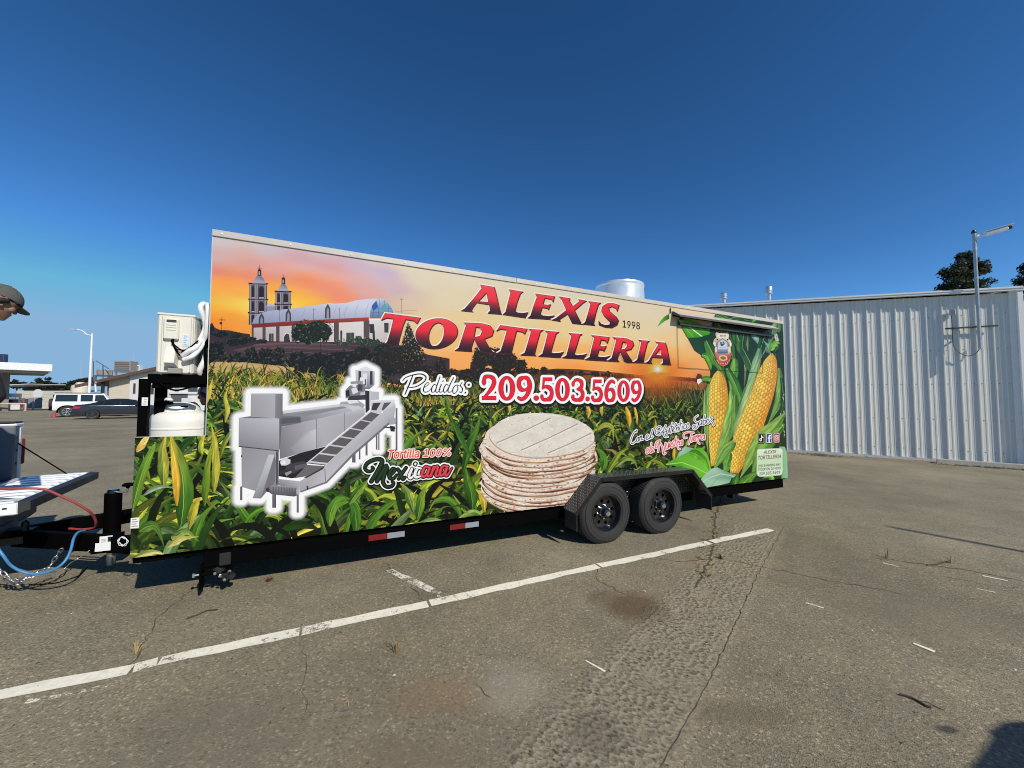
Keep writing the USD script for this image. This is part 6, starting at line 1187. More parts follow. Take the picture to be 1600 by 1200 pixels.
for x, y, h in ((905, 585, 110), (615, 620, 95), (418, 652, 85)): P([(x - 22, y + h), (x - 20, y + 35), (x, y), (x + 18, y + 35), (x + 20, y + h)], (74, 66, 80)); P([(x - 10, y + h), (x - 8, y + 45), (x, y + 28), (x + 8, y + 45), (x + 8, y + h)], (150, 148, 164))
win = [(1210, 692), (1214, 640), (1230, 595), (1262, 558), (1290, 547), (1330, 560), (1366, 600), (1388, 640), (1394, 690)]
S.poly(z3(win), [(88, 120, 170), (120, 150, 190), (160, 180, 200), (190, 205, 215), (200, 214, 222), (160, 190, 210), (130, 170, 200), (110, 150, 190), (90, 120, 160)])
for a in ((1230, 690, 1262, 560), (1275, 690, 1285, 550), (1318, 690, 1322, 556), (1352, 690, 1346, 580)): S.line(z3([a[:2], a[2:]]), .55, (58, 70, 96))
S.line(z3([(1212, 650), (1392, 655)]), .5, (70, 84, 110)); S.line(z3([(1220, 618), (1378, 622)]), .5, (70, 84, 110)); P([(1224, 600), (1262, 566), (1275, 610), (1240, 640)], (36, 88, 170)); P([(1300, 600), (1335, 590), (1340, 640), (1310, 650)], (96, 160, 170))
S.line(z3(win), 1.0, (196, 198, 214))
P([(345, 735), (640, 715), (900, 700), (1206, 686), (1206, 714), (900, 730), (640, 748), (345, 764)], [(128, 44, 38), (150, 50, 40), (160, 56, 46), (176, 66, 54), (150, 52, 44), (132, 44, 38), (120, 40, 36), (104, 36, 34)])
P([(345, 764), (640, 748), (900, 730), (1206, 714), (1210, 868), (900, 868), (600, 866), (345, 850)], [(196, 184, 186), (208, 200, 202), (220, 212, 212), (228, 222, 220), (222, 214, 210), (210, 200, 198), (196, 186, 186), (180, 168, 172)])
for x0, x1 in ((345, 360), (424, 448), (524, 550), (640, 660), (950, 986), (1168, 1210)): P([(x0, 760 - (x0 - 345) * .055), (x1, 758 - (x1 - 345) * .055), (x1, 866), (x0, 862)], (86, 72, 74))
for x0, x1, y0, y1 in ((472, 506, 806, 862), (1040, 1098, 800, 868)): P([(x0, y0), (x1, y0 - 2), (x1, y1), (x0, y1)], (70, 66, 72)); S.line(z3([((x0 + x1) / 2, y0), ((x0 + x1) / 2, y1)]), .5, (150, 146, 150))
P([(580, 866), (582, 830), (598, 806), (620, 812), (628, 866)], (60, 54, 60)); S.line(z3([(576, 866), (580, 826), (598, 800), (622, 808), (632, 866)]), .6, (232, 228, 228))
for x in (1003,): P([(x - 6, 868), (x - 8, 790), (x, 778), (x + 8, 792), (x + 6, 868)], (52, 58, 48))
P([(1210, 700), (1420, 704), (1416, 868), (1210, 868)], [(226, 222, 222), (214, 208, 206), (188, 180, 180), (204, 198, 198)]); P([(1208, 697), (1425, 702), (1425, 710), (1208, 706)], (240, 238, 240))
P([(1210, 736), (1244, 736), (1248, 806), (1212, 800)], (48, 46, 56)); P([(1318, 728), (1352, 728), (1350, 800), (1320, 798)], (58, 56, 66)); P([(1236, 860), (1232, 790), (1240, 770), (1250, 790), (1252, 860)], (44, 52, 40))
S.line(z3([(1447, 660), (1447, 540)]), .6, (110, 84, 90)); S.line(z3([(1434, 556), (1460, 556)]), .6, (110, 84, 90)); S.line(z3([(1400, 642), (1560, 636)]), .6, (168, 130, 128)); S.line(z3([(1400, 652), (1540, 658)]), .6, (190, 160, 150))
S.line(z3([(124, 776), (126, 684)]), .8, (70, 40, 36)); S.line(z3([(102, 702), (156, 706)]), .7, (70, 40, 36)); P([(108, 722), (128, 720), (126, 738), (110, 738)], (60, 36, 34)); S.line(z3([(106, 712), (150, 712)]), .5, (70, 40, 36))
S.out('printed_church', side_prim)

# ---- hill, trees and far fields
S = Sheet()
hill = [(20, 790), (40, 740), (70, 760), (110, 778), (180, 782), (260, 800), (330, 810), (345, 850), (470, 862), (700, 866), (930, 868), (1210, 872), (1380, 880), (1480, 900), (1640, 960), (1800, 990), (1800, 1250), (1250, 1150), (830, 1100), (560, 1050), (300, 1030), (20, 1020)]
P(hill, lambda uv: np.array([58, 44, 50]) + 26 * (meshkit.fbm(np.column_stack([uv * [9, 30], uv[:, 0] * 0]), 4, 5)[:, None] - .5) * np.array([1.4, 1.1, 1.0]))
P([(200, 930), (450, 870), (900, 872), (1140, 930), (1140, 950), (700, 930), (400, 950)], [(96, 66, 74), (104, 74, 80), (92, 64, 70), (70, 50, 58), (58, 42, 50), (72, 54, 60), (84, 62, 70)])
for k, y in enumerate((885, 900, 915, 930, 948)): S.line(z3([(360 - k * 20, y), (700, y - 6), (1050, y + 4 + k * 4), (1150, y + 10 + k * 5)]), .55, (128, 100, 104) if k % 2 == 0 else (50, 36, 44))
P([(20, 1012), (300, 1018), (560, 1044), (820, 1080), (1000, 1110), (1000, 1210), (20, 1120)], lambda uv: np.array([202, 168, 110]) + 18 * (meshkit.fbm(np.column_stack([uv * [6, 60], uv[:, 0] * 0]), 3, 9)[:, None] - .5) * 2)
TC = [(18, 20, 20), (26, 30, 26), (36, 42, 32), (50, 56, 40), (70, 74, 56)]
for (x, y, rx, ry, n, s) in ((50, 780, 26, 50, 30, 1.6), (120, 810, 60, 28, 40, 1.6), (230, 820, 50, 24, 40, 1.6), (90, 930, 70, 75, 90, 2.2), (40, 970, 50, 60, 60, 2.2), (180, 990, 50, 30, 40, 2), (245, 960, 28, 22, 26, 1.8), (340, 950, 46, 46, 60, 2), (340, 995, 130, 26, 60, 2), (450, 950, 60, 44, 60, 2), (545, 950, 50, 46, 60, 2), (500, 1010, 120, 30, 60, 2.2), (680, 1000, 90, 70, 80, 2.4), (690, 1090, 50, 60, 50, 2.2), (330, 850, 60, 22, 40, 1.5), (230, 870, 90, 26, 46, 1.5), (420, 862, 40, 18, 26, 1.4),
                          (850, 1030, 190, 90, 110, 2.6), (1050, 1010, 150, 90, 100, 2.6), (900, 1110, 90, 60, 50, 2.4), (1250, 1040, 200, 110, 130, 2.8), (1160, 940, 60, 40, 40, 2)): foliage(S, *z3([(x, y)])[0], rx / 4.706, ry / 4.706, n, TC, s)
GC = [(20, 26, 18), (30, 42, 24), (42, 58, 34), (60, 78, 48), (86, 100, 70)]
foliage(S, *z3([(790, 790)])[0], 34, 20, 230, GC, 1.9); foliage(S, *z3([(700, 800)])[0], 14, 17, 70, GC, 1.8); foliage(S, *z3([(880, 800)])[0], 12, 16, 60, GC, 1.8); S.line(z3([(852, 850), (856, 985)]), .9, (24, 20, 20))
CL = [(40, 50, 40), (62, 76, 60), (90, 104, 88), (120, 130, 116)]
for x, y, rx, ry in ((980, 870, 30, 18), (1070, 850, 22, 26), (1130, 850, 30, 30), (1180, 870, 60, 36), (1250, 880, 60, 36), (1010, 880, 60, 14)): foliage(S, *z3([(x, y)])[0], rx / 4.706, ry / 4.706, 40, CL, 1.5)
for k in range(22): x = 1020 + R.uniform(0, 130); S.line(z3([(x, 872), (x + R.uniform(-14, 14), 872 - R.uniform(14, 46))]), .7, (52, 64, 46))
# conifer behind the big T, with pale blossom flecks
z5 = Z(590, 480, 6.667)
for k in range(16): y = 190 + k * 24; foliage(S, *z5([(318 + 3 * k, y)])[0], (14 + k * 11) / 6.667, 4.2, 26, [(26, 26, 22), (40, 42, 34), (66, 62, 48), (120, 104, 84), (176, 150, 122)], 1.3)
foliage(S, *z5([(100, 470)])[0], 24, 16, 140, [(20, 24, 20), (32, 38, 30), (52, 56, 44), (84, 82, 66)], 1.6); foliage(S, *z5([(330, 520)])[0], 26, 20, 170, [(18, 16, 14), (30, 28, 24), (60, 52, 40), (150, 118, 80)], 1.5); foliage(S, *z5([(380, 430)])[0], 14, 20, 120, [(24, 22, 18), (40, 36, 30), (90, 76, 58), (190, 156, 116)], 1.4)
# far hills under the sunset, tree lines
SU = [(846, 578), (870, 576), (905, 577), (960, 582), (1000, 586), (1040, 587), (1100, 592), (1240, 604), (1240, 660), (640, 660), (640, 574), (700, 582), (760, 582), (800, 580)]
S.poly(SU, lambda uv: np.array([96, 58, 34]) + 30 * (meshkit.fbm(np.column_stack([uv * [3, 14], uv[:, 0] * 0]), 3, 8)[:, None] - .5))
S.poly([(905, 580), (950, 583), (1000, 587), (1040, 588), (1105, 594), (1105, 606), (1000, 604), (905, 596)], [(128, 70, 40), (150, 84, 46), (190, 104, 50), (210, 112, 52), (140, 74, 44), (150, 92, 40), (190, 110, 48), (130, 80, 40)])
S.poly([(900, 596), (1000, 603), (1105, 606), (1110, 640), (1000, 640), (900, 630)], [(92, 72, 30), (186, 112, 44), (150, 110, 50), (70, 66, 26), (92, 72, 26), (56, 56, 22)])
DT = [(30, 22, 18), (42, 32, 26), (58, 46, 34), (86, 66, 44)]
for (x, y, rx, ry, n) in ((640, 575, 24, 14, 80), (665, 578, 12, 8, 40), (688, 572, 10, 14, 80), (704, 582, 14, 6, 40), (730, 582, 16, 6, 40), (752, 560, 14, 22, 140), (742, 572, 8, 14, 60), (775, 562, 16, 20, 140), (795, 566, 14, 18, 110), (812, 572, 12, 12, 80), (770, 584, 40, 10, 120), (830, 580, 14, 6, 40), (850, 579, 6, 6, 24), (870, 581, 16, 4, 30), (908, 583, 4, 5, 16), (930, 584, 8, 4, 20), (950, 584, 5, 5, 20), (970, 588, 10, 4, 20), (612, 560, 20, 20, 120), (700, 590, 40, 8, 80), (780, 596, 60, 8, 90)): foliage(S, x, y, rx, ry, n, DT, 1.7)
for k in range(44): x = 850 + k * 5.6 + R.uniform(-2, 2); y = 581 + (x - 850) * .055; foliage(S, x, y, R.uniform(2, 4), R.uniform(1.6, 3.4), 6, [(46, 24, 18), (66, 34, 24)], 1.1)
for k in range(26): x = 1040 + k * 2.6; foliage(S, x, 591 + (x - 1040) * .06, R.uniform(2, 4.5), R.uniform(2, 4.5), 6, [(70, 26, 16), (96, 36, 20)], 1.1)
foliage(S, 1092, 589, 5, 6, 20, [(60, 26, 20), (84, 40, 30)], 1.2)
S.poly([(655, 588), (676, 588), (674, 596), (650, 596)], (196, 152, 92)); S.poly([(690, 590), (716, 588), (716, 596), (692, 598)], (176, 140, 86))
S.out('printed_hills', side_prim)
# ---- the maize field
S = Sheet()
top = [(318, 583), (360, 583), (430, 586), (500, 594), (560, 600), (620, 606), (660, 602), (700, 600), (760, 606), (850, 606), (920, 604), (1000, 606), (1060, 606), (1110, 612), (1240, 640)]
S.poly(top + [(1240, 760), (860, 800), (520, 842), (200, 885), (200, 676), (318, 676)], lambda uv: np.array([34, 42, 16]) * np.clip(.45 + .55 * (uv[:, 1:2] / 1.2), .3, 1.2) + 14 * (meshkit.fbm(np.column_stack([uv * [14, 9], uv[:, 0] * 0]), 4, 4)[:, None] - .5))
topu = UV(top)
def crop_pal(px, py, depth, rng):
    """(shade half, light half, rib, tip) of a leaf at a picture point; depth 0 far .. 1 near."""
    k = rng.random(); y = .10 if px < 420 else .04 if px < 640 else .04
    if depth < .22: y += .20 if px < 560 else .02
    if k < y: return (140, 132, 26), (224, 208, 72), (250, 240, 160), (230, 190, 70)
    if k < y + .20: return (84, 116, 22), (158, 182, 50), (216, 222, 120), (196, 190, 70)
    if k < y + .46: return (34, 76, 16), (82, 132, 32), (150, 180, 80), (110, 140, 50)
    if k < y + .56: return (54, 84, 46), (112, 142, 92), (180, 198, 150), (126, 146, 90)
    if k < y + .78: return (12, 34, 8), (30, 64, 16), None, (40, 70, 22)
    return (5, 10, 4), (9, 18, 6), None, (10, 18, 6)
rng = np.random.default_rng(31); rows = 34
for r in range(rows):
    f = r / (rows - 1); f2 = f ** 1.25; vtop = 1.0 - f2 * .98
    Lm = .10 + .34 * f2; n = int(7.9 / (Lm * .125) * (.85 if f > .7 else 1.0)); us = rng.uniform(EXT - .1, 7.5, n); rng.shuffle(us)
    for u in us:
        vt = np.interp(u, topu[:, 0], topu[:, 1]); v0 = vt * vtop + rng.normal(0, .03 + .03 * f) - Lm * .35
        if u > 5.3 and rng.random() < .35: continue
        px = 800 + 600 * (u / 7.65) * 0; 
        wpt = TO + u * TU; P3 = np.array([wpt[0], wpt[1]]); px = 800 + FPX * P3[0] / P3[1]
        ca, cb, rib, tc = crop_pal(px, 0, f, rng); dim = (1.06 if px < 560 else .98 if px < 940 else .82) * (1 if f > .15 else .85) * rng.uniform(.45, 1.2)
        L = Lm * rng.uniform(.6, 1.5); an = rng.normal(0, .36 if f < .3 else .62); sgn = 1 if an > 0 else -1; droop = rng.uniform(.0, .95) * (0.35 if f < .2 else 1)
        d0 = np.array([math.sin(an), math.cos(an)]); pt = [np.array([u, v0])]; th = an
        for s in range(4): th += sgn * droop * (.28 + .42 * s) * .8; pt.append(pt[-1] + np.array([math.sin(th), math.cos(th)]) * L / 4)
        w = L * rng.uniform(.085, .16) * (.62 if f < .25 else 1)
        ca, cb = np.array(ca) * .62 + np.array(cb) * .38, np.array(cb)
        if rng.random() < .5: ca, cb = cb, ca
        leaf(S, pt, w, np.array(ca) * dim, np.array(cb) * dim, None if (rib is None or f < .35 or rng.random() < .75) else np.array(rib) * dim, uv=True, seg=6 if f < .5 else 9, tipc=np.array(tc) * dim, rng=rng)
    if r in (2, 4, 6, 8):   # dry tassels standing out of the far rows
        for k in range(260):
            u = rng.uniform(EXT, 3.2 if k % 3 else 7.0); vt = np.interp(u, topu[:, 0], topu[:, 1]) - r * .02; h = rng.uniform(.05, .15) * (1 if u < 2.5 else .55); x = rng.normal(0, .02)
            c = [(222, 176, 92), (196, 160, 70), (170, 150, 60), (120, 120, 44)][rng.integers(4)]; S.tris([[u - .004, vt - .05], [u + .004, vt - .05], [u + x, vt + h * .6 - .02]], [[0, 1, 2]], lin(np.array(c) * (1 if u < 2.5 else .7), KP))
# the big leaves that stand out in the foreground
BG = [((258, 842), (262, 800), (268, 750), (266, 710), (262, 680)), ((286, 820), (296, 780), (292, 730), (276, 690), (268, 670))]
for path, w, ca, cb, rib, tc in (
    (((283, 822), (288, 780), (284, 735), (272, 700), (268, 678)), 30, (40, 92, 22), (64, 124, 34), (176, 200, 110), (230, 190, 60)),
    (((277, 790), (276, 750), (272, 715), (268, 690)), 13, (236, 186, 60), (226, 170, 54), None, (240, 200, 80)),
    (((207, 800), (214, 770), (226, 730), (240, 700), (243, 692)), 16, (56, 110, 26), (104, 150, 40), (196, 210, 120), (150, 180, 60)),
    (((256, 760), (256, 730), (255, 700), (262, 676)), 18, (80, 120, 30), (170, 170, 60), (230, 226, 140), (230, 210, 90)),
    (((214, 706), (222, 696), (230, 684), (236, 677)), 11, (236, 190, 90), (240, 200, 110), None, (250, 214, 120)),
    (((268, 838), (276, 838), (292, 830), (312, 846)), 15, (70, 110, 40), (150, 170, 80), (210, 216, 150), (120, 150, 60)),
    (((208, 872), (228, 864), (246, 862), (262, 868)), 9, (96, 116, 50), (220, 206, 120), None, (236, 220, 150)),
    (((262, 854), (276, 846), (290, 840), (312, 838)), 10, (170, 160, 70), (232, 220, 130), (246, 240, 190), (220, 200, 110)),
    (((218, 830), (232, 822), (246, 824), (258, 856)), 16, (60, 104, 26), (110, 150, 60), (190, 206, 130), (80, 120, 40)),
    (((296, 826), (302, 800), (308, 785), (314, 776)), 14, (120, 128, 26), (206, 196, 60), (236, 226, 120), (220, 190, 60)),
    (((224, 774), (240, 764), (256, 760), (276, 762)), 7, (110, 140, 100), (170, 190, 160), None, (150, 170, 130)),
    (((316, 710), (314, 700), (317, 686), (323, 676)), 9, (90, 130, 26), (200, 200, 60), (236, 230, 130), (220, 200, 70)),
    (((320, 790), (322, 760), (326, 720), (332, 690)), 12, (50, 100, 24), (120, 150, 36), None, (190, 190, 60)),
    (((335, 770), (338, 730), (336, 690), (330, 660)), 13, (140, 150, 30), (214, 206, 66), (244, 236, 150), (220, 200, 80)),
    (((344, 716), (352, 690), (366, 672), (376, 668)), 8, (70, 110, 30), (150, 160, 50), None, (160, 170, 80)),
    (((318, 640), (326, 618), (330, 602), (333, 590)), 7, (190, 170, 50), (230, 206, 80), None, (230, 190, 90)),
    (((352, 660), (356, 640), (352, 620), (358, 606)), 8, (150, 150, 40), (214, 200, 80), (240, 230, 150), (200, 190, 70)),
    (((515, 822), (517, 800), (530, 778), (556, 782)), 16, (40, 100, 24), (120, 166, 50), (200, 214, 120), (90, 140, 40)), (((556, 832), (556, 810), (552, 790), (540, 778)), 18, (30, 84, 20), (74, 130, 34), (160, 186, 90), (60, 110, 30)),
    (((545, 788), (556, 772), (568, 758), (576, 748)), 13, (40, 90, 24), (110, 150, 46), (180, 200, 110), (130, 160, 60)), (((488, 766), (500, 770), (510, 776), (518, 784)), 10, (36, 84, 22), (80, 130, 40), None, (60, 100, 30)),
    (((646, 800), (640, 780), (634, 764), (622, 752)), 12, (60, 110, 40), (130, 160, 70), (200, 206, 140), (150, 150, 60)), (((652, 812), (656, 790), (660, 770), (668, 756)), 14, (30, 84, 18), (96, 140, 34), (190, 200, 110), (170, 170, 60)),
    (((640, 820), (652, 822), (676, 812), (700, 816)), 12, (70, 116, 40), (170, 186, 90), (226, 226, 160), (190, 200, 110)), (((738, 796), (736, 770), (730, 750), (726, 726)), 20, (26, 70, 16), (64, 112, 26), (150, 176, 90), (90, 130, 40)),
    (((722, 740), (732, 700), (744, 670), (750, 650)), 13, (24, 64, 16), (60, 110, 28), None, (110, 150, 50)), (((704, 650), (718, 680), (730, 704), (742, 722)), 9, (36, 84, 24), (70, 120, 36), None, (50, 96, 30)), (((706, 660), (700, 640), (698, 626), (690, 616)), 7, (44, 84, 24), (90, 130, 40), None, (120, 150, 60)),
    (((757, 800), (754, 780), (750, 770), (742, 764)), 11, (190, 160, 40), (230, 200, 80), None, (220, 190, 70)), (((752, 806), (740, 800), (724, 806), (706, 818)), 10, (80, 120, 40), (150, 180, 90), None, (170, 190, 100)),
    (((940, 736), (944, 722), (938, 706), (930, 700)), 12, (40, 92, 22), (84, 140, 40), (160, 186, 100), (110, 150, 50)), (((948, 738), (958, 722), (968, 708), (982, 700)), 9, (60, 110, 26), (150, 170, 50), None, (170, 170, 60)), (((932, 672), (944, 664), (956, 668), (958, 690)), 8, (140, 150, 50), (200, 196, 90), None, (160, 170, 60)), (((960, 730), (978, 716), (990, 720), (996, 734)), 8, (70, 110, 36), (150, 170, 80), None, (110, 140, 50)),
    (((983, 668), (982, 652), (979, 640), (976, 632)), 8, (196, 140, 30), (226, 176, 50), None, (230, 180, 60)), (((995, 664), (994, 648), (991, 636), (992, 626)), 4, (220, 170, 50), (236, 190, 70), None, (236, 200, 90)), (((1012, 690), (1018, 676), (1024, 664), (1022, 652)), 5, (200, 170, 60), (226, 196, 90), None, (200, 170, 60)), (((1052, 720), (1052, 710), (1053, 700), (1053, 692)), 5, (200, 160, 40), (230, 190, 60), None, (230, 190, 60)), (((795, 646), (796, 636), (795, 628), (797, 620)), 5, (190, 160, 60), (226, 196, 96), None, (220, 190, 90)),
    (((918, 654), (920, 642), (917, 632), (921, 622)), 6, (190, 150, 40), (226, 190, 80), None, (220, 180, 60)), (((940, 650), (939, 640), (940, 630), (937, 622)), 5, (200, 160, 50), (230, 196, 90), None, (220, 190, 80)),
):
    leaf(S, path, w, ca, cb, rib, seg=12, tipc=tc)
S.out('printed_maize_field', side_prim, kind='stuff')

# ---- setting sun with rays
S = Sheet()
def glow(S, cx, cy, r, col, a0, n=40, pw=1.0, sq=1.0):
    rr = np.linspace(0, 1, 9); ang = np.arange(n) * 2 * math.pi / n; p = np.array([(cx + r * q * math.cos(t), cy + r * q * math.sin(t) * sq) for q in rr[1:] for t in ang]); p = np.vstack([[cx, cy], p]); al = np.concatenate([[a0], np.repeat(a0 * (1 - rr[1:]) ** 1.8, n)]); f = [[0, 1 + j, 1 + (j + 1) % n] for j in range(n)]
    for k in range(7):
        for j in range(n): a, b = 1 + k * n + j, 1 + k * n + (j + 1) % n; f += [[a, b, b + n], [a, b + n, a + n]]
    S.tris(UV(p), f, lin(col, KP), al)
glow(S, 1027, 584, 84, (255, 120, 36), .85, sq=.62); glow(S, 1027, 577, 40, (255, 170, 50), .9, sq=.8); glow(S, 1027, 577, 24, (255, 226, 96), 1.0)
for k in range(18):
    a = math.pi * (k + .5) / 18 + R.normal(0, .04); L = R.uniform(20, 44); e = np.array([math.cos(a), math.sin(a)]); q = np.array([-e[1], e[0]]) * 1.6; c = np.array([1027, 582.]); S.tris(UV([c - q, c + q, c + e * L]), [[0, 1, 2]], lin((255, 150, 50), KP), [.6, .6, 0])
glow(S, 1027, 577, 9, (255, 255, 236), 1.0); glow(S, 1027, 577, 7, (255, 255, 240), 1.0)
S.out('printed_sunset_glow', side_prim, soft=True)

# ---- tortilla machine with its white halo
z4 = Z(320, 560, 4.0)
parts = []
def Q(pts, col): parts.append((z4(pts), col))
Q([(940, 72), (1062, 80), (1060, 165), (1030, 192), (985, 192), (945, 155)], [(210, 210, 216), (196, 196, 204), (150, 150, 160), (120, 120, 130), (128, 128, 138), (180, 180, 188)])
Q([(955, 72), (980, 60), (1003, 50), (1030, 62), (1055, 78)], (226, 226, 232))
for x in (968, 1040): Q([(x - 8, 80), (x + 8, 80), (x + 8, 165), (x - 8, 165)], (60, 60, 70))
Q([(985, 95), (1015, 95), (1010, 175), (990, 175)], (232, 232, 238)); Q([(970, 120), (990, 118), (984, 142), (968, 140)], (240, 240, 244)); Q([(1000, 130), (1008, 130), (1008, 170), (1000, 170)], (90, 90, 100))
Q([(910, 145), (975, 140), (975, 160), (912, 162)], (150, 150, 158)); Q([(905, 170), (1000, 160), (1005, 250), (880, 250), (878, 200)], (126, 126, 134))
Q([(878, 205), (902, 195), (906, 236), (882, 240)], (40, 40, 46)); Q([(915, 190), (945, 180), (960, 210), (925, 225)], (226, 226, 230)); Q([(955, 165), (985, 165), (985, 200), (955, 205)], (70, 70, 78)); Q([(970, 215), (1000, 205), (1005, 240), (975, 245)], (190, 190, 198)); Q([(905, 235), (1010, 228), (1018, 258), (890, 262)], (60, 60, 66)); Q([(925, 160), (950, 158), (945, 178), (922, 180)], (236, 236, 240))
Q([(1030, 205), (1088, 210), (1088, 258), (1030, 262)], (190, 190, 198)); Q([(1002, 200), (1028, 205), (1030, 320), (1004, 345)], (44, 44, 50)); Q([(1028, 200), (1036, 200), (1036, 300), (1028, 300)], (206, 206, 212))
Q([(850, 272), (960, 262), (1000, 290), (985, 322), (905, 290), (840, 292)], (166, 166, 174)); Q([(890, 268), (950, 262), (965, 276), (900, 284)], (230, 230, 234)); Q([(1040, 270), (1180, 262), (1100, 345), (1035, 330)], (204, 204, 210)); Q([(1050, 280), (1100, 276), (1072, 325), (1040, 322)], (60, 58, 62)); Q([(1120, 278), (1165, 274), (1110, 330), (1104, 318)], (90, 88, 94)); Q([(1035, 262), (1186, 258), (1186, 268), (1036, 274)], (226, 226, 230))
Q([(486, 330), (850, 285), (905, 290), (1000, 312), (700, 378), (590, 402), (486, 372)], [(150, 150, 158), (196, 196, 204), (216, 216, 222), (190, 190, 198), (150, 150, 158), (124, 124, 132), (126, 126, 134)])
Q([(490, 326), (835, 290), (850, 296), (492, 345)], (214, 214, 220)); Q([(520, 350), (860, 300), (890, 308), (600, 366)], (140, 140, 148)); Q([(875, 300), (960, 296), (995, 315), (930, 330)], (206, 206, 212))
Q([(468, 430), (700, 378), (1000, 310), (1000, 352), (760, 545), (470, 628)], [(140, 138, 144), (186, 184, 190), (196, 196, 202), (168, 168, 174), (176, 176, 182), (120, 118, 124)])
Q([(598, 470), (700, 440), (700, 560), (560, 600), (540, 560)], [(150, 148, 154), (206, 206, 212), (186, 186, 192), (150, 148, 154), (150, 148, 154)]); Q([(697, 380), (701, 379), (701, 562), (697, 563)], (104, 102, 108)); Q([(870, 340), (874, 339), (874, 455), (870, 458)], (124, 122, 128))
Q([(460, 640), (600, 590), (760, 548), (640, 660), (610, 735), (545, 748), (462, 735)], (36, 34, 38)); Q([(520, 660), (620, 640), (640, 660), (560, 720), (500, 700)], (66, 64, 70)); Q([(470, 650), (480, 628), (510, 620), (536, 632), (535, 655), (510, 668), (480, 668)], (214, 214, 220)); Q([(478, 655), (486, 640), (505, 636), (505, 660), (485, 664)], (240, 240, 244)); Q([(560, 670), (635, 655), (636, 680), (565, 700)], (96, 94, 100)); Q([(470, 700), (540, 690), (545, 712), (470, 725)], (56, 54, 58)); Q([(500, 715), (540, 700), (545, 712), (510, 735)], (150, 150, 156))
# hood and stack on the left
Q([(215, 372), (290, 360), (592, 362), (604, 402), (470, 428), (466, 376)], (112, 112, 120)); Q([(290, 362), (488, 374), (600, 366), (598, 398), (470, 410)], (92, 92, 100))
Q([(215, 372), (466, 374), (466, 574), (213, 546)], [(176, 176, 184), (196, 196, 204), (150, 148, 156), (136, 134, 142)]); Q([(466, 374), (480, 384), (480, 440), (470, 560), (466, 574)], (104, 104, 112))
Q([(290, 220), (442, 222), (440, 374), (288, 365)], [(170, 168, 174), (182, 180, 186), (176, 174, 180), (160, 158, 164)]); Q([(442, 222), (488, 220), (487, 376), (440, 374)], [(140, 138, 144), (124, 122, 130), (116, 114, 122), (134, 132, 140)]); Q([(290, 218), (488, 217), (488, 223), (290, 224)], (206, 206, 212))
Q([(230, 548), (466, 578), (462, 800), (330, 830), (232, 802)], [(150, 148, 154), (166, 164, 170), (132, 130, 138), (150, 148, 156), (160, 158, 166)]); Q([(213, 546), (466, 574), (466, 580), (213, 552)], (70, 68, 74)); Q([(228, 604), (236, 604), (236, 615), (228, 615)], (30, 30, 34)); Q([(446, 580), (460, 580), (458, 780), (446, 790)], (86, 84, 92))
# conveyor
Q([(1040, 330), (1096, 345), (752, 668), (638, 655)], (98, 92, 96))
for k in range(7):
    t = k / 6.3; a = np.array([1040, 330]) * (1 - t) + np.array([638, 655]) * t; b = np.array([1096, 345]) * (1 - t) + np.array([752, 668]) * t; d = np.array([-7, 6.]); Q([a, b, b + d * (.7 + t), a + d * (.7 + t)], (206, 204, 210)); 
Q([(1034, 328), (1042, 331), (642, 656), (632, 655)], (214, 214, 220))
Q([(1096, 345), (1182, 262), (1192, 300), (1180, 390), (920, 600), (760, 772), (596, 832), (590, 770), (752, 670)], [(196, 196, 202), (226, 226, 230), (190, 190, 196), (170, 170, 176), (190, 190, 196), (196, 194, 200), (170, 168, 176), (176, 174, 182), (190, 188, 194)])
Q([(1180, 372), (1190, 380), (930, 606), (764, 778), (598, 838), (597, 828), (758, 768), (920, 596)], (120, 118, 124)); Q([(748, 690), (753, 688), (757, 766), (752, 768)], (120, 118, 124)); Q([(1104, 330), (1112, 322), (1112, 340), (1106, 346)], (246, 246, 250))
Q([(460, 752), (590, 762), (752, 668), (740, 690), (640, 745), (570, 752), (500, 742)], (60, 56, 60)); Q([(640, 664), (750, 672), (640, 735), (560, 748)], (112, 106, 110)); Q([(460, 752), (590, 766), (594, 832), (462, 790)], [(160, 158, 166), (186, 184, 192), (160, 158, 166), (130, 128, 136)])
Q([(400, 600), (432, 602), (446, 640), (352, 874), (300, 872)], [(196, 198, 206), (206, 208, 214), (170, 172, 180), (130, 130, 138), (150, 150, 158)]); Q([(436, 606), (446, 640), (440, 770), (352, 874)], (120, 118, 126))
Q([(398, 802), (420, 792), (570, 800), (588, 822), (586, 852), (560, 862), (420, 848), (396, 830)], [(90, 88, 94), (150, 148, 156), (160, 158, 166), (120, 118, 126), (70, 68, 74), (80, 78, 84), (90, 88, 94), (60, 58, 64)])
for k in range(9): Q([(425 + k * 17, 800 + k), (432 + k * 17, 800 + k), (432 + k * 17, 850 + k), (425 + k * 17, 849 + k)], (96, 94, 100))
Q([(572, 815), (592, 812), (592, 850), (574, 850)], (180, 178, 186)); Q([(384, 810), (400, 806), (402, 834), (386, 832)], (50, 48, 54)); Q([(636, 796), (646, 794), (648, 818), (638, 820)], (50, 48, 54))
for x0, y0, x1, y1 in ((222, 800, 236, 884), (422, 850, 446, 932), (575, 852, 588, 962), (920, 596, 942, 650), (963, 560, 972, 630), (1004, 530, 1017, 606), (1069, 470, 1078, 570), (1083, 465, 1091, 572), (1192, 312, 1203, 575)): Q([(x0, y0), (x1, y0 - 3), (x1, y1), (x0, y1)], [(120, 118, 126), (96, 94, 102), (80, 78, 86), (110, 108, 116)])
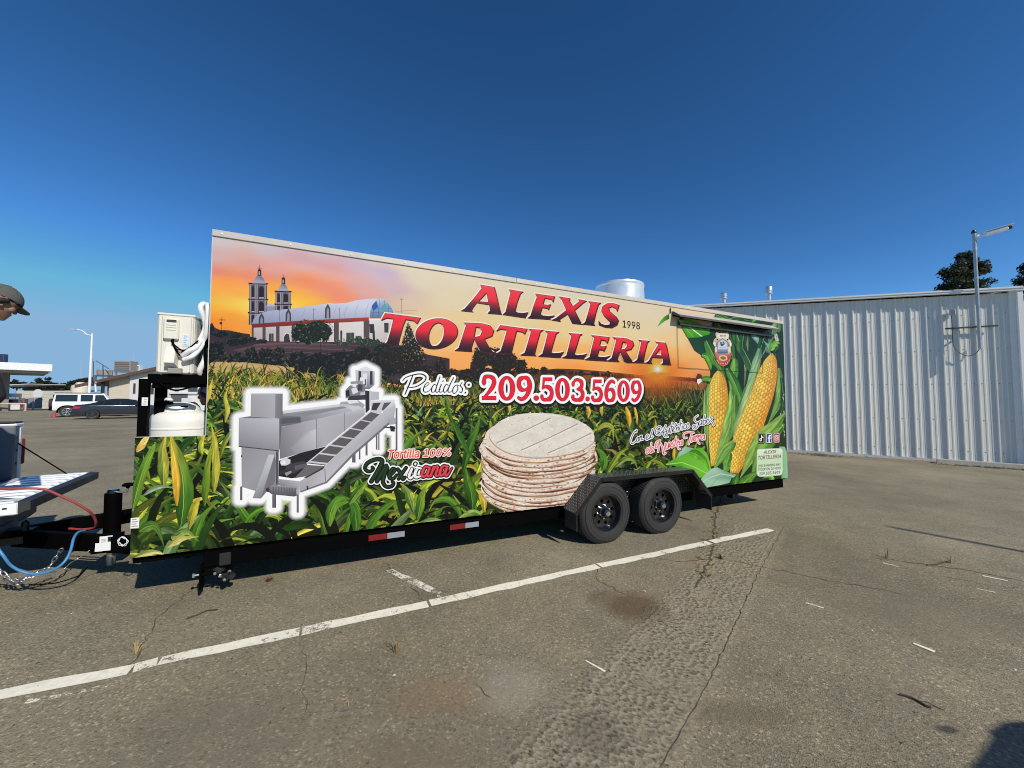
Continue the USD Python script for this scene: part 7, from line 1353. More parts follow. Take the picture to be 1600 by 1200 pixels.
Q([(1140, 380), (1190, 370), (1192, 410), (1155, 415)], (170, 170, 178)); Q([(1115, 425), (1190, 432), (1190, 440), (1115, 432)], (50, 50, 54)); Q([(1155, 420), (1188, 425), (1186, 458), (1160, 455)], (40, 40, 44))
S = Sheet(); H = unary_union([Polygon(UV(p)).buffer(0) for p, c in parts]).buffer(.012).buffer(-.012)
for r, a in ((.066, .14), (.058, .26), (.051, .45), (.044, .75), (.036, 1.0)): S.poly(H.buffer(r, 4).simplify(.003), (255, 255, 255), a)
S.out('printed_machine_halo', side_prim, soft=True)
S = Sheet()
for p, c in parts: S.poly(p, c)
S.out('printed_tortilla_machine', side_prim)

# ---- stack of tortillas
z6 = Z(700, 620, 3.81); S = Sheet(); rng = np.random.default_rng(8)
base = np.array([(245, 222), (262, 185), (300, 150), (350, 124), (410, 106), (480, 98), (560, 97), (630, 102), (700, 114), (760, 134), (815, 164), (855, 195), (866, 225), (864, 262), (836, 290), (790, 315), (730, 334), (660, 347), (590, 355), (520, 358), (450, 352), (380, 337), (320, 312), (275, 280), (252, 250)], float)
cen = base.mean(0)
def disc_(dx, dy, sx, sy, rough=.02):
    k = 1 + rng.normal(0, rough, len(base)); return spline((base - cen) * np.array([sx, sy]) * k[:, None] + cen + [dx, dy], 3, closed=True)
n = 13
for i in range(n, 0, -1):
    dy = i * 26 + rng.uniform(-7, 7); dx = [-6, 4, -16, -2, 10, -8, -20, 2, -10, 8, -4, -14, 0][i - 1] - 14; sx = 1.07 + rng.uniform(-.03, .03); sh_ = disc_(dx, dy, sx, 1.0)
    S.poly(z6(disc_(dx, dy + 11, sx, 1.0, .018)), (104, 66, 46)); S.poly(z6(disc_(dx, dy + 6, sx, 1.0, .012)), (186, 142, 112))
    S.poly(z6(sh_), lambda uv: np.array([232, 218, 202]) + 40 * (meshkit.fbm(np.column_stack([uv * [10, 22], uv[:, 0] * 0]), 4, 21)[:, None] - .5) * np.array([1, 1.05, 1.2]))
    low = sh_[sh_[:, 1] > (cen[1] + dy)]
    for k in range(120):    # scallops and toasted flecks along the rim
        q = low[rng.integers(len(low))]; q = q * .985 + (cen + [dx, dy]) * .015 + [rng.normal(0, 2), -rng.uniform(0, 14)]; a, b = rng.uniform(3, 13), rng.uniform(1.5, 5); c = [(206, 176, 152), (176, 132, 104), (250, 244, 236), (226, 204, 186), (244, 234, 222), (150, 106, 80)][rng.integers(6)]
        S.poly(z6([q + [-a, 0], q + [0, -b], q + [a, 0], q + [0, b]]), c)
S.poly(z6(disc_(0, 9, 1.005, 1.0, .004)), (170, 130, 104)); S.poly(z6(disc_(0, 5, 1.003, 1.0, .004)), (214, 188, 164))
S.poly(z6(disc_(0, 0, 1, 1, .004)), lambda uv: np.array([228, 220, 208]) + 34 * (meshkit.fbm(np.column_stack([uv * 16, uv[:, 0] * 0]), 4, 33)[:, None] - .5))
D = Polygon(base).buffer(-10)
for k in range(900):
    q = rng.uniform([245, 97], [866, 358])
    if not D.contains(Point(q)): continue
    a = rng.uniform(1.2, 4.5); b = a * rng.uniform(.3, .8); c = [(204, 194, 180), (190, 178, 164), (244, 240, 232), (214, 200, 182), (176, 160, 144)][rng.integers(5)]; S.poly(z6([q + [-a, 0], q + [0, -b], q + [a, 0], q + [0, b]]), c)
for a, b in (((285, 275), (610, 125)), ((430, 318), (770, 160)), ((590, 335), (850, 215))): S.line(z6([a, ((a[0] + b[0]) / 2, (a[1] + b[1]) / 2 + 4), b]), 1.3, (168, 148, 126)); S.line(z6([(a[0] + 6, a[1] + 7), (b[0] + 6, b[1] + 7)]), 1.0, (240, 236, 228))
for k in range(120):
    q = base[rng.integers(len(base))] * .97 + cen * .03 + rng.normal(0, 5, 2); a = rng.uniform(3, 9); S.poly(z6([q + [-a, 0], q + [0, -2.5], q + [a, 0], q + [0, 2.5]]), [(244, 238, 228), (206, 186, 164)][k % 2])
S.out('printed_tortilla_stack', side_prim)
# ---------------------------------------------------------------- lettering, cobs, crest and labels of the wrap
def stroke(pts, w, n=8, smooth=True):
    """A pen stroke in the plane as a polygon; w one width or one per control point."""
    p = np.asarray(pts, float)
    if len(p) == 1 or (len(p) == 2 and np.allclose(p[0], p[1])): return Point(p[0]).buffer(float(np.max(w)) / 2)
    q = spline(p, n) if smooth and len(p) > 2 else p; ww = np.interp(np.linspace(0, 1, len(q)), np.linspace(0, 1, max(2, len(np.atleast_1d(w)))), np.atleast_1d(w) if len(np.atleast_1d(w)) > 1 else [w, w] if np.ndim(w) == 0 else [w[0], w[0]])
    out = []
    for i in range(len(q) - 1):
        a, b = Point(q[i]).buffer(ww[i] / 2, 4), Point(q[i + 1]).buffer(ww[i + 1] / 2, 4); out.append(unary_union([a, b]).convex_hull)
    return unary_union(out)
def mapped(g, fn):
    """A shapely polygon carried through a point function."""
    from shapely import transform
    return transform(g, lambda p: np.asarray(fn(p), float)).buffer(0)
PX = lambda zf: (lambda p: UV(zf(p)))
PM = lambda g, zf: mapped(g, PX(zf))
pxs = lambda x, y: float(np.linalg.norm(UV([x + .5, y]) - UV([x - .5, y])))        # metres of one picture pixel along the side there
# --- big red serif words
zA, zT, zI = Z(710, 430, 5.714), Z(590, 480, 6.667), Z(810, 495, 6.4)
def rot_ellipse(cx, cy, rx, ry, a): t = np.linspace(0, 2 * math.pi, 49)[:-1]; x, y = rx * np.cos(t), ry * np.sin(t); c, s_ = math.cos(a), math.sin(a); return np.column_stack([cx + x * c - y * s_, cy + x * s_ + y * c])
LET = [
 (zA, [(230, 84), (356, 106), (362, 128), (372, 165), (398, 278), (412, 332), (420, 350), (296, 340), (318, 316), (310, 264), (196, 246), (164, 290), (152, 314), (166, 328), (58, 317), (92, 298), (178, 200), (242, 118)], [[(216, 232), (286, 156), (302, 240)]]),
 (zA, [(485, 126), (612, 147), (588, 166), (560, 240), (542, 318), (566, 334), (614, 338), (656, 330), (630, 381), (430, 351), (456, 328), (478, 240), (500, 160)], []),
 (zA, [(720, 164), (894, 188), (880, 240), (862, 216), (806, 206), (790, 258), (832, 266), (858, 258), (840, 308), (824, 296), (782, 290), (766, 344), (790, 360), (842, 366), (892, 358), (868, 396), (655, 382), (680, 358), (704, 280), (736, 196)], []),
 (zA, [(932, 190), (1030, 206), (1026, 228), (1056, 278), (1116, 232), (1104, 214), (1178, 228), (1146, 250), (1072, 314), (1124, 414), (1146, 440), (1050, 430), (1034, 400), (1008, 348), (938, 394), (944, 413), (866, 400), (904, 384), (998, 312), (956, 216)], []),
 (zA, [(1195, 232), (1305, 246), (1284, 264), (1262, 336), (1242, 428), (1252, 449), (1140, 437), (1166, 420), (1192, 340), (1214, 256)], []),
 (zA, [(1470, 266), (1452, 322), (1436, 296), (1402, 281), (1376, 292), (1384, 318), (1440, 366), (1464, 402), (1450, 444), (1402, 470), (1340, 464), (1288, 444), (1284, 404), (1306, 430), (1346, 446), (1384, 440), (1386, 418), (1334, 364), (1310, 322), (1322, 276), (1366, 250), (1420, 250)], []),
 (zT, [(78, 62), (446, 110), (410, 172), (378, 142), (292, 128), (262, 200), (232, 310), (214, 388), (180, 400), (84, 378), (102, 352), (136, 240), (164, 124), (98, 112), (36, 136)], []),
 (zT, [tuple(p) for p in rot_ellipse(612, 274, 222, 156, -.18)], [[tuple(p) for p in rot_ellipse(611, 284, 76, 124, .26)]]),
 (zT, [(900, 160), (1080, 168), (1170, 190), (1208, 244), (1190, 300), (1112, 332), (1150, 400), (1186, 452), (1220, 474), (1104, 470), (1066, 456), (1030, 390), (1004, 330), (990, 372), (974, 426), (980, 460), (804, 450), (842, 424), (884, 300), (920, 188)], [[(1022, 206), (1064, 214), (1086, 252), (1066, 298), (1002, 314)]]),
 (zT, [(1276, 187), (1556, 226), (1530, 280), (1504, 258), (1446, 248), (1418, 360), (1394, 466), (1404, 490), (1240, 480), (1280, 456), (1318, 340), (1346, 240), (1282, 226), (1236, 248)], []),
 (zI, [(104, 122), (246, 132), (216, 152), (186, 260), (160, 372), (172, 389), (20, 381), (62, 358), (96, 250), (124, 150)], []),
 (zI, [(268, 140), (403, 152), (374, 172), (348, 260), (324, 352), (350, 364), (404, 362), (448, 350), (414, 406), (198, 394), (238, 368), (266, 270), (292, 166)], []),
 (zI, [(504, 162), (636, 174), (610, 192), (582, 286), (556, 372), (584, 384), (636, 382), (680, 370), (650, 421), (438, 409), (478, 386), (504, 290), (528, 188)], []),
 (zI, [(734, 184), (904, 204), (886, 262), (868, 238), (824, 228), (808, 288), (842, 296), (876, 292), (854, 342), (838, 330), (802, 328), (786, 390), (810, 402), (858, 404), (908, 390), (880, 439), (666, 426), (708, 402), (730, 310), (756, 212)], []),
 (zI, [(946, 205), (1078, 216), (1136, 240), (1150, 280), (1124, 324), (1064, 340), (1104, 400), (1140, 446), (1158, 457), (1082, 456), (1050, 440), (1030, 396), (1010, 348), (998, 380), (984, 424), (1003, 446), (888, 439), (928, 412), (950, 330), (976, 230)], [[(1040, 250), (1074, 260), (1082, 294), (1060, 322), (1018, 326)]]),
 (zI, [(1202, 232), (1306, 242), (1284, 260), (1262, 350), (1244, 442), (1256, 461), (1144, 456), (1182, 432), (1206, 340), (1226, 252)], []),
 (zI, [(1374, 250), (1466, 260), (1478, 296), (1500, 400), (1512, 464), (1520, 481), (1424, 476), (1442, 458), (1436, 412), (1332, 404), (1318, 446), (1331, 469), (1263, 462), (1298, 442), (1350, 350), (1396, 274)], [[(1364, 380), (1412, 318), (1426, 386)]]),
]
words = thing('title_lettering', parent=side_prim)
for zf, outer, holes in LET:
    g = Polygon(zf(outer), [zf(h) for h in holes]).buffer(.35, 4).buffer(-.35, 4)           # picture px
    x0, y0, x1, y1 = g.bounds; S = Sheet(); k = lambda q: PM(q, lambda p: np.asarray(p))
    S.poly(k(affinity.translate(g.buffer(1.5, 4), .9, 1.6)), (66, 50, 44), .45) if False else None
    S.poly(k(affinity.translate(g.buffer(.5, 3), -.9, -1.3)), (250, 240, 226))
    S.poly(k(affinity.translate(g.buffer(.4, 3), .8, .9)), (70, 22, 22))
    S.poly(k(g.buffer(.15, 3)), (96, 14, 20))
    gi = g.buffer(-.55, 3); um = UV([[(x0 + x1) / 2, y0], [(x0 + x1) / 2, y1]])[:, 1]; sl_ = (UV([[x1, y0]])[0] - UV([[x0, y0]])[0]); tilt = 0.0
    def red(uv, a=um[0], b=um[1]):
        t = np.clip((a - uv[:, 1:2]) / (a - b), 0, 1); st = [(0, (244, 70, 84)), (.12, (242, 44, 60)), (.45, (236, 32, 50)), (.62, (150, 22, 40)), (.8, (66, 20, 38)), (1.0, (26, 14, 26))]
        return np.column_stack([np.interp(t[:, 0], [q[0] for q in st], [q[1][j] for q in st]) for j in range(3)])
    S.poly(k(gi), red)
    S.out('letter', words)

# --- phone number, hand cut digits
def digit(ch):
    U = unary_union
    if ch == '0': return Polygon(rot_ellipse(.5, .5, .5, .5, 0)).difference(Polygon(rot_ellipse(.5, .5, .2, .37, 0)))
    if ch == '.': return Point(.5, .5).buffer(.5)
    if ch == '2': return U([stroke([(.17, .30), (.2, .14), (.46, .075), (.76, .15), (.84, .31), (.72, .5), (.45, .72), (.16, .92)], [.24, .2, .13, .2, .29, .24, .16, .13]), Point(.17, .29).buffer(.14), sbox(.04, .85, .97, 1.0)])
    if ch == '3': return U([stroke([(.12, .22), (.3, .08), (.56, .07), (.8, .2), (.76, .38), (.5, .47)], [.16, .14, .14, .26, .24, .1]), stroke([(.45, .47), (.72, .5), (.88, .68), (.78, .87), (.5, .94), (.2, .92), (.08, .82)], [.1, .2, .28, .26, .14, .16, .2]), Point(.13, .24).buffer(.12), Point(.12, .82).buffer(.12)])
    if ch == '5': return U([sbox(.18, 0, .9, .15), Polygon([(.18, 0), (.34, .08), (.26, .46), (.1, .5)]), stroke([(.14, .46), (.42, .39), (.76, .48), (.87, .68), (.76, .87), (.48, .94), (.2, .93), (.07, .82)], [.1, .14, .24, .29, .26, .14, .16, .2]), Point(.12, .83).buffer(.11)])
    six = U([stroke([(.88, .12), (.66, .06), (.38, .18), (.18, .45), (.15, .68), (.28, .9), (.52, .945), (.78, .86), (.85, .67), (.74, .5), (.52, .435), (.3, .5), (.2, .62)], [.14, .15, .2, .28, .3, .2, .12, .24, .28, .24, .12, .12, .14])])
    return six if ch == '6' else affinity.scale(six, -1, -1, origin=(.5, .5))
z8 = Z(740, 575, 5.926)
PH = [('2', 70, 210, 60, 296), ('0', 228, 382, 75, 302), ('9', 394, 537, 78, 303), ('.', 553, 602, 255, 303), ('5', 618, 737, 88, 306), ('0', 753, 887, 94, 308), ('3', 903, 1022, 97, 309), ('.', 1033, 1072, 265, 308), ('5', 1088, 1192, 108, 311), ('6', 1208, 1312, 110, 313), ('0', 1328, 1442, 116, 313), ('9', 1453, 1552, 119, 313)]
ph = thing('phone_number', parent=side_prim); S = Sheet(); gl = []
for ch, x0, x1, y0, y1 in PH: gl.append((mapped(digit(ch), lambda p: z8(np.asarray(p) * [x1 - x0, y1 - y0] + [x0, y0]))))
allg = unary_union(gl)
S.poly(PM(affinity.translate(unary_union([g.buffer(4.4) for g in gl]), .8, 3.0), lambda p: p).buffer(.006), (10, 14, 8)); S.poly(PM(unary_union([g.buffer(4.3 - .9 * (i / 12)) for i, g in enumerate(gl)]), lambda p: p), (255, 252, 252)); 
for ch, x0, x1, y0, y1 in PH:
    if ch == '0': S.poly(PM(mapped(Polygon(rot_ellipse(.5, .5, .055, .2, 0)), lambda p: z8(np.asarray(p) * [x1 - x0, y1 - y0] + [x0, y0])), lambda p: p), (14, 30, 26))
S.out('number_outline', ph)
for g in gl: S = Sheet(); S.poly(PM(g.buffer(.3), lambda p: p), (96, 20, 50)); S.poly(PM(g.buffer(-.2), lambda p: p), (232, 32, 54)); S.out('digit', ph)

# --- brush script words, traced as pen strokes
def script(name, zf, strokes, w, core, rings, px, parent=side_prim, per=None):
    """strokes: control points in the zoomed picture; w pen width there; rings: (extra width, colour) from the outside in; core: colour per stroke."""
    g = [stroke(p, ww if ww is not None else w) for p, ww in strokes]; U = unary_union(g); S = Sheet()
    for e, c, off in rings: S.poly(PM(affinity.translate(U.buffer(e), *off), zf), c)
    S.out(name + '_outline' if rings else name, parent); S = Sheet()
    for i, q in enumerate(g): S.poly(PM(q, zf), core(i) if callable(core) else core)
    S.out(name, parent)
zP = Z(615, 575, 8)
N = None
script('orders_word', zP, [([(112, 158), (150, 120), (240, 88), (340, 76), (400, 110), (382, 168), (300, 224), (225, 244), (160, 238)], [12, 13, 14, 16, 18, 16, 14, 12, 8]), ([(240, 88), (200, 190), (140, 330)], [14, 18, 14]),
    ([(372, 252), (420, 218), (440, 192), (412, 186), (382, 230), (370, 280), (395, 304), (440, 284), (474, 244)], [8, 9, 10, 10, 14, 15, 12, 9, 8]), ([(532, 218), (506, 205), (480, 240), (470, 288), (490, 304), (522, 268), (576, 112)], [10, 11, 14, 14, 10, 11, 14]), ([(548, 190), (524, 285), (546, 304), (582, 264)], [13, 14, 10, 8]), ([(594, 206), (566, 280), (582, 304), (618, 284)], [14, 14, 10, 8]), ([(612, 168), (618, 160)], 15),
    ([(682, 218), (656, 205), (630, 240), (620, 288), (640, 304), (672, 268), (746, 122)], [10, 11, 14, 14, 10, 11, 14]), ([(706, 196), (676, 285), (700, 304), (734, 276)], [13, 14, 10, 8]), ([(792, 212), (760, 226), (736, 272), (742, 314), (770, 312), (800, 262), (792, 214), (826, 226)], [9, 12, 14, 13, 10, 13, 9, 8]), ([(852, 180), (832, 220), (858, 260), (844, 306), (814, 296)], [9, 12, 15, 12, 8]), ([(890, 314), (896, 304)], 17)],
    14, (22, 34, 46), [(34, (10, 16, 10), (4, 8)), (27, (255, 255, 255), (0, 0))], 0)
ring = Point(936, 210).buffer(24).difference(Point(936, 210).buffer(11)); S = Sheet(); S.poly(PM(Point(936, 210).buffer(38), zP), (255, 255, 255)); S.poly(PM(Point(936, 210).buffer(15), zP), (22, 34, 46)); S.out('orders_word_dot', side_prim)
zM = Z(555, 690, 9.412)
MEX = [([(246, 372), (262, 392), (232, 428), (176, 430), (142, 384), (178, 312), (280, 262), (366, 258), (392, 300), (330, 430), (232, 582)], [22, 26, 26, 30, 34, 38, 40, 42, 46, 52, 40]), ([(452, 352), (392, 450), (316, 582)], [40, 50, 36]), ([(470, 380), (420, 500), (406, 590), (450, 656), (530, 652), (562, 606), (540, 588)], [34, 44, 40, 34, 34, 28, 18]),
    ([(508, 500), (570, 434), (578, 402), (542, 398), (502, 468), (506, 530), (558, 538), (606, 486)], [22, 26, 28, 30, 40, 38, 28, 22]), ([(622, 400), (654, 450), (694, 544), (730, 520)], [28, 38, 36, 22]), ([(744, 380), (690, 456), (634, 546)], [28, 32, 26]),
    ([(832, 396), (790, 500), (812, 536), (866, 486)], [34, 40, 32, 24]), ([(962, 392), (918, 388), (880, 456), (888, 520), (952, 508)], [28, 32, 42, 38, 26]),
    ([(1082, 380), (1030, 368), (986, 438), (982, 508), (1030, 498), (1086, 396)], [28, 32, 42, 38, 28, 28]), ([(1094, 380), (1056, 490), (1092, 504), (1130, 450)], [36, 38, 30, 22]), ([(1152, 368), (1108, 502)], [36, 36]), ([(1130, 440), (1192, 360), (1212, 384), (1180, 480), (1212, 502), (1246, 460)], [22, 28, 34, 36, 28, 20]), ([(1342, 360), (1290, 358), (1246, 428), (1250, 490), (1292, 478), (1346, 370)], [28, 32, 42, 38, 28, 28]), ([(1354, 364), (1318, 468), (1350, 492), (1418, 384)], [36, 38, 28, 16])]
script('mexican_word', zM, MEX, 36, lambda i: (26, 52, 30) if i < 6 else (252, 252, 252) if i < 8 else (226, 50, 66), [(44, (8, 12, 8), (5, 9)), (32, (255, 255, 255), (0, 0)), (15, (12, 14, 14), (2, 2))], 0)
S = Sheet(); lp = stroke([(872, 356), (852, 332), (876, 298), (910, 316), (888, 360)], 20); S.poly(PM(lp.buffer(16), zM), (255, 255, 255)); S.poly(PM(lp, zM), (14, 16, 16)); S.out('mexican_word_loop', side_prim)
S = Sheet()
for i, (p, w_) in enumerate(MEX): S.poly(PM(stroke(p, [x * .3 for x in w_]), zM), (52, 88, 50) if i < 6 else (255, 255, 255) if i < 8 else (246, 110, 116), .55)
S.out('mexican_word_sheen', side_prim, soft=True)
zC = Z(970, 640, 10)
L1 = [[(238, 318), (232, 350), (214, 340), (170, 410), (148, 490), (172, 532), (232, 486)], [(262, 430), (238, 468), (246, 502), (270, 480), (266, 432), (288, 436)], [(296, 416), (278, 492)], [(286, 450), (318, 408), (312, 470), (342, 462)], [(392, 446), (424, 410), (408, 392), (386, 430), (396, 472), (432, 446)], [(440, 454), (490, 306), (456, 420), (472, 442), (494, 418)],
      [(636, 296), (600, 262), (546, 300), (536, 372), (592, 396), (650, 330)], [(556, 342), (606, 326), (622, 306)], [(692, 246), (654, 340), (676, 420), (726, 424)], [(640, 366), (720, 330)], [(716, 296), (702, 368), (730, 358), (752, 288), (748, 358)], [(796, 206), (768, 366)], [(752, 272), (814, 258)], [(800, 332), (830, 292), (812, 280), (796, 338), (832, 336)], [(832, 240), (852, 212)], [(864, 276), (852, 342)], [(860, 304), (892, 268), (886, 336)], [(934, 166), (906, 322)], [(888, 232), (952, 214)], [(954, 252), (946, 312)], [(1004, 230), (978, 250), (976, 300), (1010, 288)], [(1042, 214), (1016, 248), (1026, 292), (1060, 268), (1046, 216)],
      [(1196, 92), (1150, 128), (1150, 178), (1202, 212), (1182, 280), (1132, 304), (1120, 254), (1168, 238)], [(1252, 168), (1216, 190), (1216, 240), (1250, 220), (1260, 160), (1258, 234)], [(1304, 86), (1276, 222), (1310, 218), (1322, 172), (1288, 170)], [(1352, 142), (1330, 180), (1346, 216), (1376, 190), (1354, 144)], [(1392, 108), (1388, 130), (1420, 132), (1396, 172), (1420, 200), (1440, 244)]]
L2 = [[(446, 596), (402, 610), (390, 680), (430, 662), (462, 580), (468, 520)], [(440, 660), (470, 668), (500, 600), (480, 590), (464, 650), (506, 650)], [(600, 480), (548, 510), (530, 580), (560, 590), (600, 490)], [(604, 480), (572, 660)], [(596, 500), (640, 580), (660, 690), (690, 680)], [(660, 690), (690, 520)], [(704, 530), (694, 610), (726, 596), (742, 520), (740, 600)], [(756, 576), (784, 530), (764, 520), (750, 580), (790, 572)], [(812, 500), (796, 530), (820, 560), (790, 590)], [(856, 420), (832, 570)], [(812, 490), (880, 472)], [(872, 500), (860, 560)], [(868, 520), (894, 494), (898, 520)], [(944, 490), (914, 500), (910, 550), (938, 540), (952, 480), (950, 546)], [(880, 560), (890, 610), (916, 616)],
      [(1130, 360), (1040, 350), (980, 380), (980, 440), (1020, 440)], [(1100, 372), (1072, 470), (1052, 540)], [(1110, 430), (1096, 500)], [(1124, 480), (1150, 432), (1132, 424), (1118, 480), (1156, 476)], [(1170, 400), (1160, 480)], [(1164, 430), (1196, 404), (1190, 440)], [(1150, 416), (1220, 400)], [(1208, 410), (1196, 500), (1220, 530)], [(1206, 430), (1240, 396), (1240, 440)], [(1288, 400), (1258, 416), (1258, 466), (1286, 450), (1298, 392), (1300, 462)]]
# --- set type (plain letters) laid along a line in the picture
def type_poly(text, bold=True):
    v, f = arr(meshkit.text_mesh(text, 1.0, depth=.01, bold=bold)); up = v[:, 2] > .005; f = f[up[f].all(1)]
    return unary_union([Polygon(v[t][:, :2]).buffer(1e-4) for t in f]).simplify(.012)
def set_type(S, text, p0, p1, h0, h1, col, grow=0.0, bold=True, slant=0.0, off=(0, 0), g=None):
    """The baseline runs p0-p1 in picture px; cap heights h0 (start), h1 (end) in px."""
    g = type_poly(text, bold) if g is None else g; x0, _, x1, _ = g.bounds
    def f(p):
        p = np.asarray(p, float); t = ((p[:, 0] - x0) / (x1 - x0))[:, None]; h = h0 * (1 - t) + h1 * t; b = np.array(p0) * (1 - t) + np.array(p1) * t
        return b + np.column_stack([p[:, 1] * slant * h[:, 0], -p[:, 1] * h[:, 0]]) + off
    q = mapped(g, f)
    if grow: q = q.buffer(grow, 2).simplify(.08)
    S.poly(PM(q, lambda p: p), col); return q
S = Sheet(); g = type_poly('Tortilla 100%')
zz = lambda x, y: zM([(x, y)])[0]
for gr, c, o in ((2.0, (12, 14, 8), (.4, .9)), (1.25, (255, 236, 226), (0, 0)), (0, (236, 92, 66), (0, 0))): set_type(S, '', zz(462, 250), zz(1395, 204), 13.6, 11.2, c, gr, slant=.2, off=o, g=g)
S.out('purity_line', side_prim)
S = Sheet(); z9 = Z(810, 495, 6.4); set_type(S, '1998', z9([(1042, 106)])[0], z9([(1216, 126)])[0], 11.0, 10.6, (40, 36, 34)); S.out('founding_year', side_prim)

# ---- maize plant with two cobs at the rear end
zc = Z(1000, 470, 4.0); S = Sheet(); W = lambda pts, col, **k: S.poly(zc(pts), col, **k)
W([(640, 108), (470, 80), (440, 180), (350, 230), (430, 330), (440, 460), (410, 540), (400, 640), (400, 900), (440, 1080), (340, 1110), (330, 1180), (620, 1200), (930, 1150), (925, 800), (905, 500), (885, 130), (760, 118)], lambda uv: np.array([22, 50, 24]) + 30 * (meshkit.fbm(np.column_stack([uv * [8, 3], uv[:, 0] * 0]), 4, 6)[:, None] - .5))
def lf(path, w, ca, cb, rib=(190, 210, 130), tc=None, **k): leaf(S, zc(path), w / 4, ca, cb, rib, seg=14, tipc=tc if tc is not None else np.array(cb) * .9, base=k.pop('base', .5), **k)
GB, GD, GM, GP = ((52, 128, 16), (110, 186, 40)), ((14, 52, 22), (26, 76, 34)), ((40, 104, 24), (84, 144, 48)), ((104, 140, 112), (160, 190, 164))
lf([(470, 140), (560, 110), (660, 105), (760, 118)], 60, *GD); lf([(470, 86), (520, 110), (560, 128), (620, 120)], 44, *GM); lf([(690, 130), (740, 100), (790, 112), (782, 130)], 36, *GB); lf([(640, 108), (660, 122), (690, 126), (700, 108)], 30, *GD)
W([(880, 130), (905, 300), (905, 640), (872, 640), (868, 300), (862, 180)], (20, 46, 22)); lf([(860, 130), (820, 200), (770, 300), (742, 380)], 56, (70, 116, 74), (122, 160, 118)); lf([(862, 135), (866, 160), (862, 190), (850, 182)], 30, *GM)
lf([(690, 190), (740, 240), (790, 290), (818, 330)], 54, (92, 134, 112), (150, 184, 168)); lf([(790, 190), (770, 240), (740, 330), (700, 420)], 60, *GD); lf([(664, 200), (662, 300), (656, 420), (650, 540)], 24, (120, 130, 66), (150, 156, 90)); lf([(590, 180), (620, 260), (650, 340), (660, 430)], 70, (30, 80, 26), (72, 130, 44))
lf([(480, 120), (520, 220), (560, 300), (600, 420)], 84, (44, 110, 24), (78, 140, 40)); lf([(600, 180), (640, 200), (640, 320), (690, 420)], 50, (20, 60, 28), (40, 90, 40)); lf([(240, 118), (330, 180), (420, 280), (470, 380)], 60, *GD)
W([(234, 118), (300, 118), (370, 136), (410, 172), (436, 200), (420, 224), (360, 232), (296, 232), (262, 172)], [(96, 176, 30), (110, 190, 40), (120, 196, 46), (96, 180, 30), (70, 160, 20), (56, 140, 18), (56, 140, 18), (70, 150, 24), (80, 160, 26)])
S.line(zc([(240, 122), (300, 160), (360, 206), (400, 234)]), 1.4, (214, 240, 170)); S.line(zc([(260, 124), (330, 148), (400, 190)]), .6, (150, 216, 80)); S.line(zc([(250, 140), (290, 180), (330, 228)]), .6, (150, 216, 80))
W([(298, 232), (360, 230), (424, 212), (440, 206), (468, 262), (470, 330), (420, 340), (384, 340), (340, 310)], [(24, 66, 38), (22, 62, 34), (20, 56, 30), (20, 56, 30), (16, 48, 26), (14, 44, 22), (20, 60, 30), (26, 70, 38), (26, 70, 40)])
W([(108, 166), (126, 128), (150, 100), (180, 82), (184, 112), (150, 130), (128, 148)], [(70, 160, 30), (96, 180, 44), (80, 164, 34), (40, 120, 20), (30, 96, 18), (70, 150, 30), (90, 170, 40)])
lf([(384, 336), (420, 350), (436, 400), (440, 440)], 40, *GB); lf([(412, 250), (450, 330), (500, 420), (540, 520)], 66, (30, 84, 22), (82, 150, 44)); lf([(590, 360), (584, 440), (570, 520), (560, 600)], 56, (70, 140, 30), (120, 186, 60)); lf([(540, 420), (590, 520), (630, 640), (612, 720)], 54, (40, 110, 24), (90, 150, 50)); lf([(640, 300), (690, 400), (700, 470), (660, 560)], 60, (26, 64, 30), (50, 96, 50)); lf([(745, 300), (720, 400), (690, 480), (650, 560)], 50, (80, 130, 90), (130, 170, 130)); lf([(660, 540), (640, 640), (610, 740), (596, 760)], 40, (44, 84, 50), (90, 130, 90))
W([(354, 490), (384, 486), (420, 492), (380, 506), (362, 524), (352, 510)], (240, 228, 226)); lf([(380, 494), (410, 486), (440, 500), (430, 530)], 34, *GB)
lf([(432, 520), (416, 640), (412, 800), (424, 980)], 44, (120, 170, 70), (150, 190, 100), base=.6); lf([(404, 560), (402, 680), (404, 800), (410, 900)], 24, (90, 146, 60), (150, 190, 110))
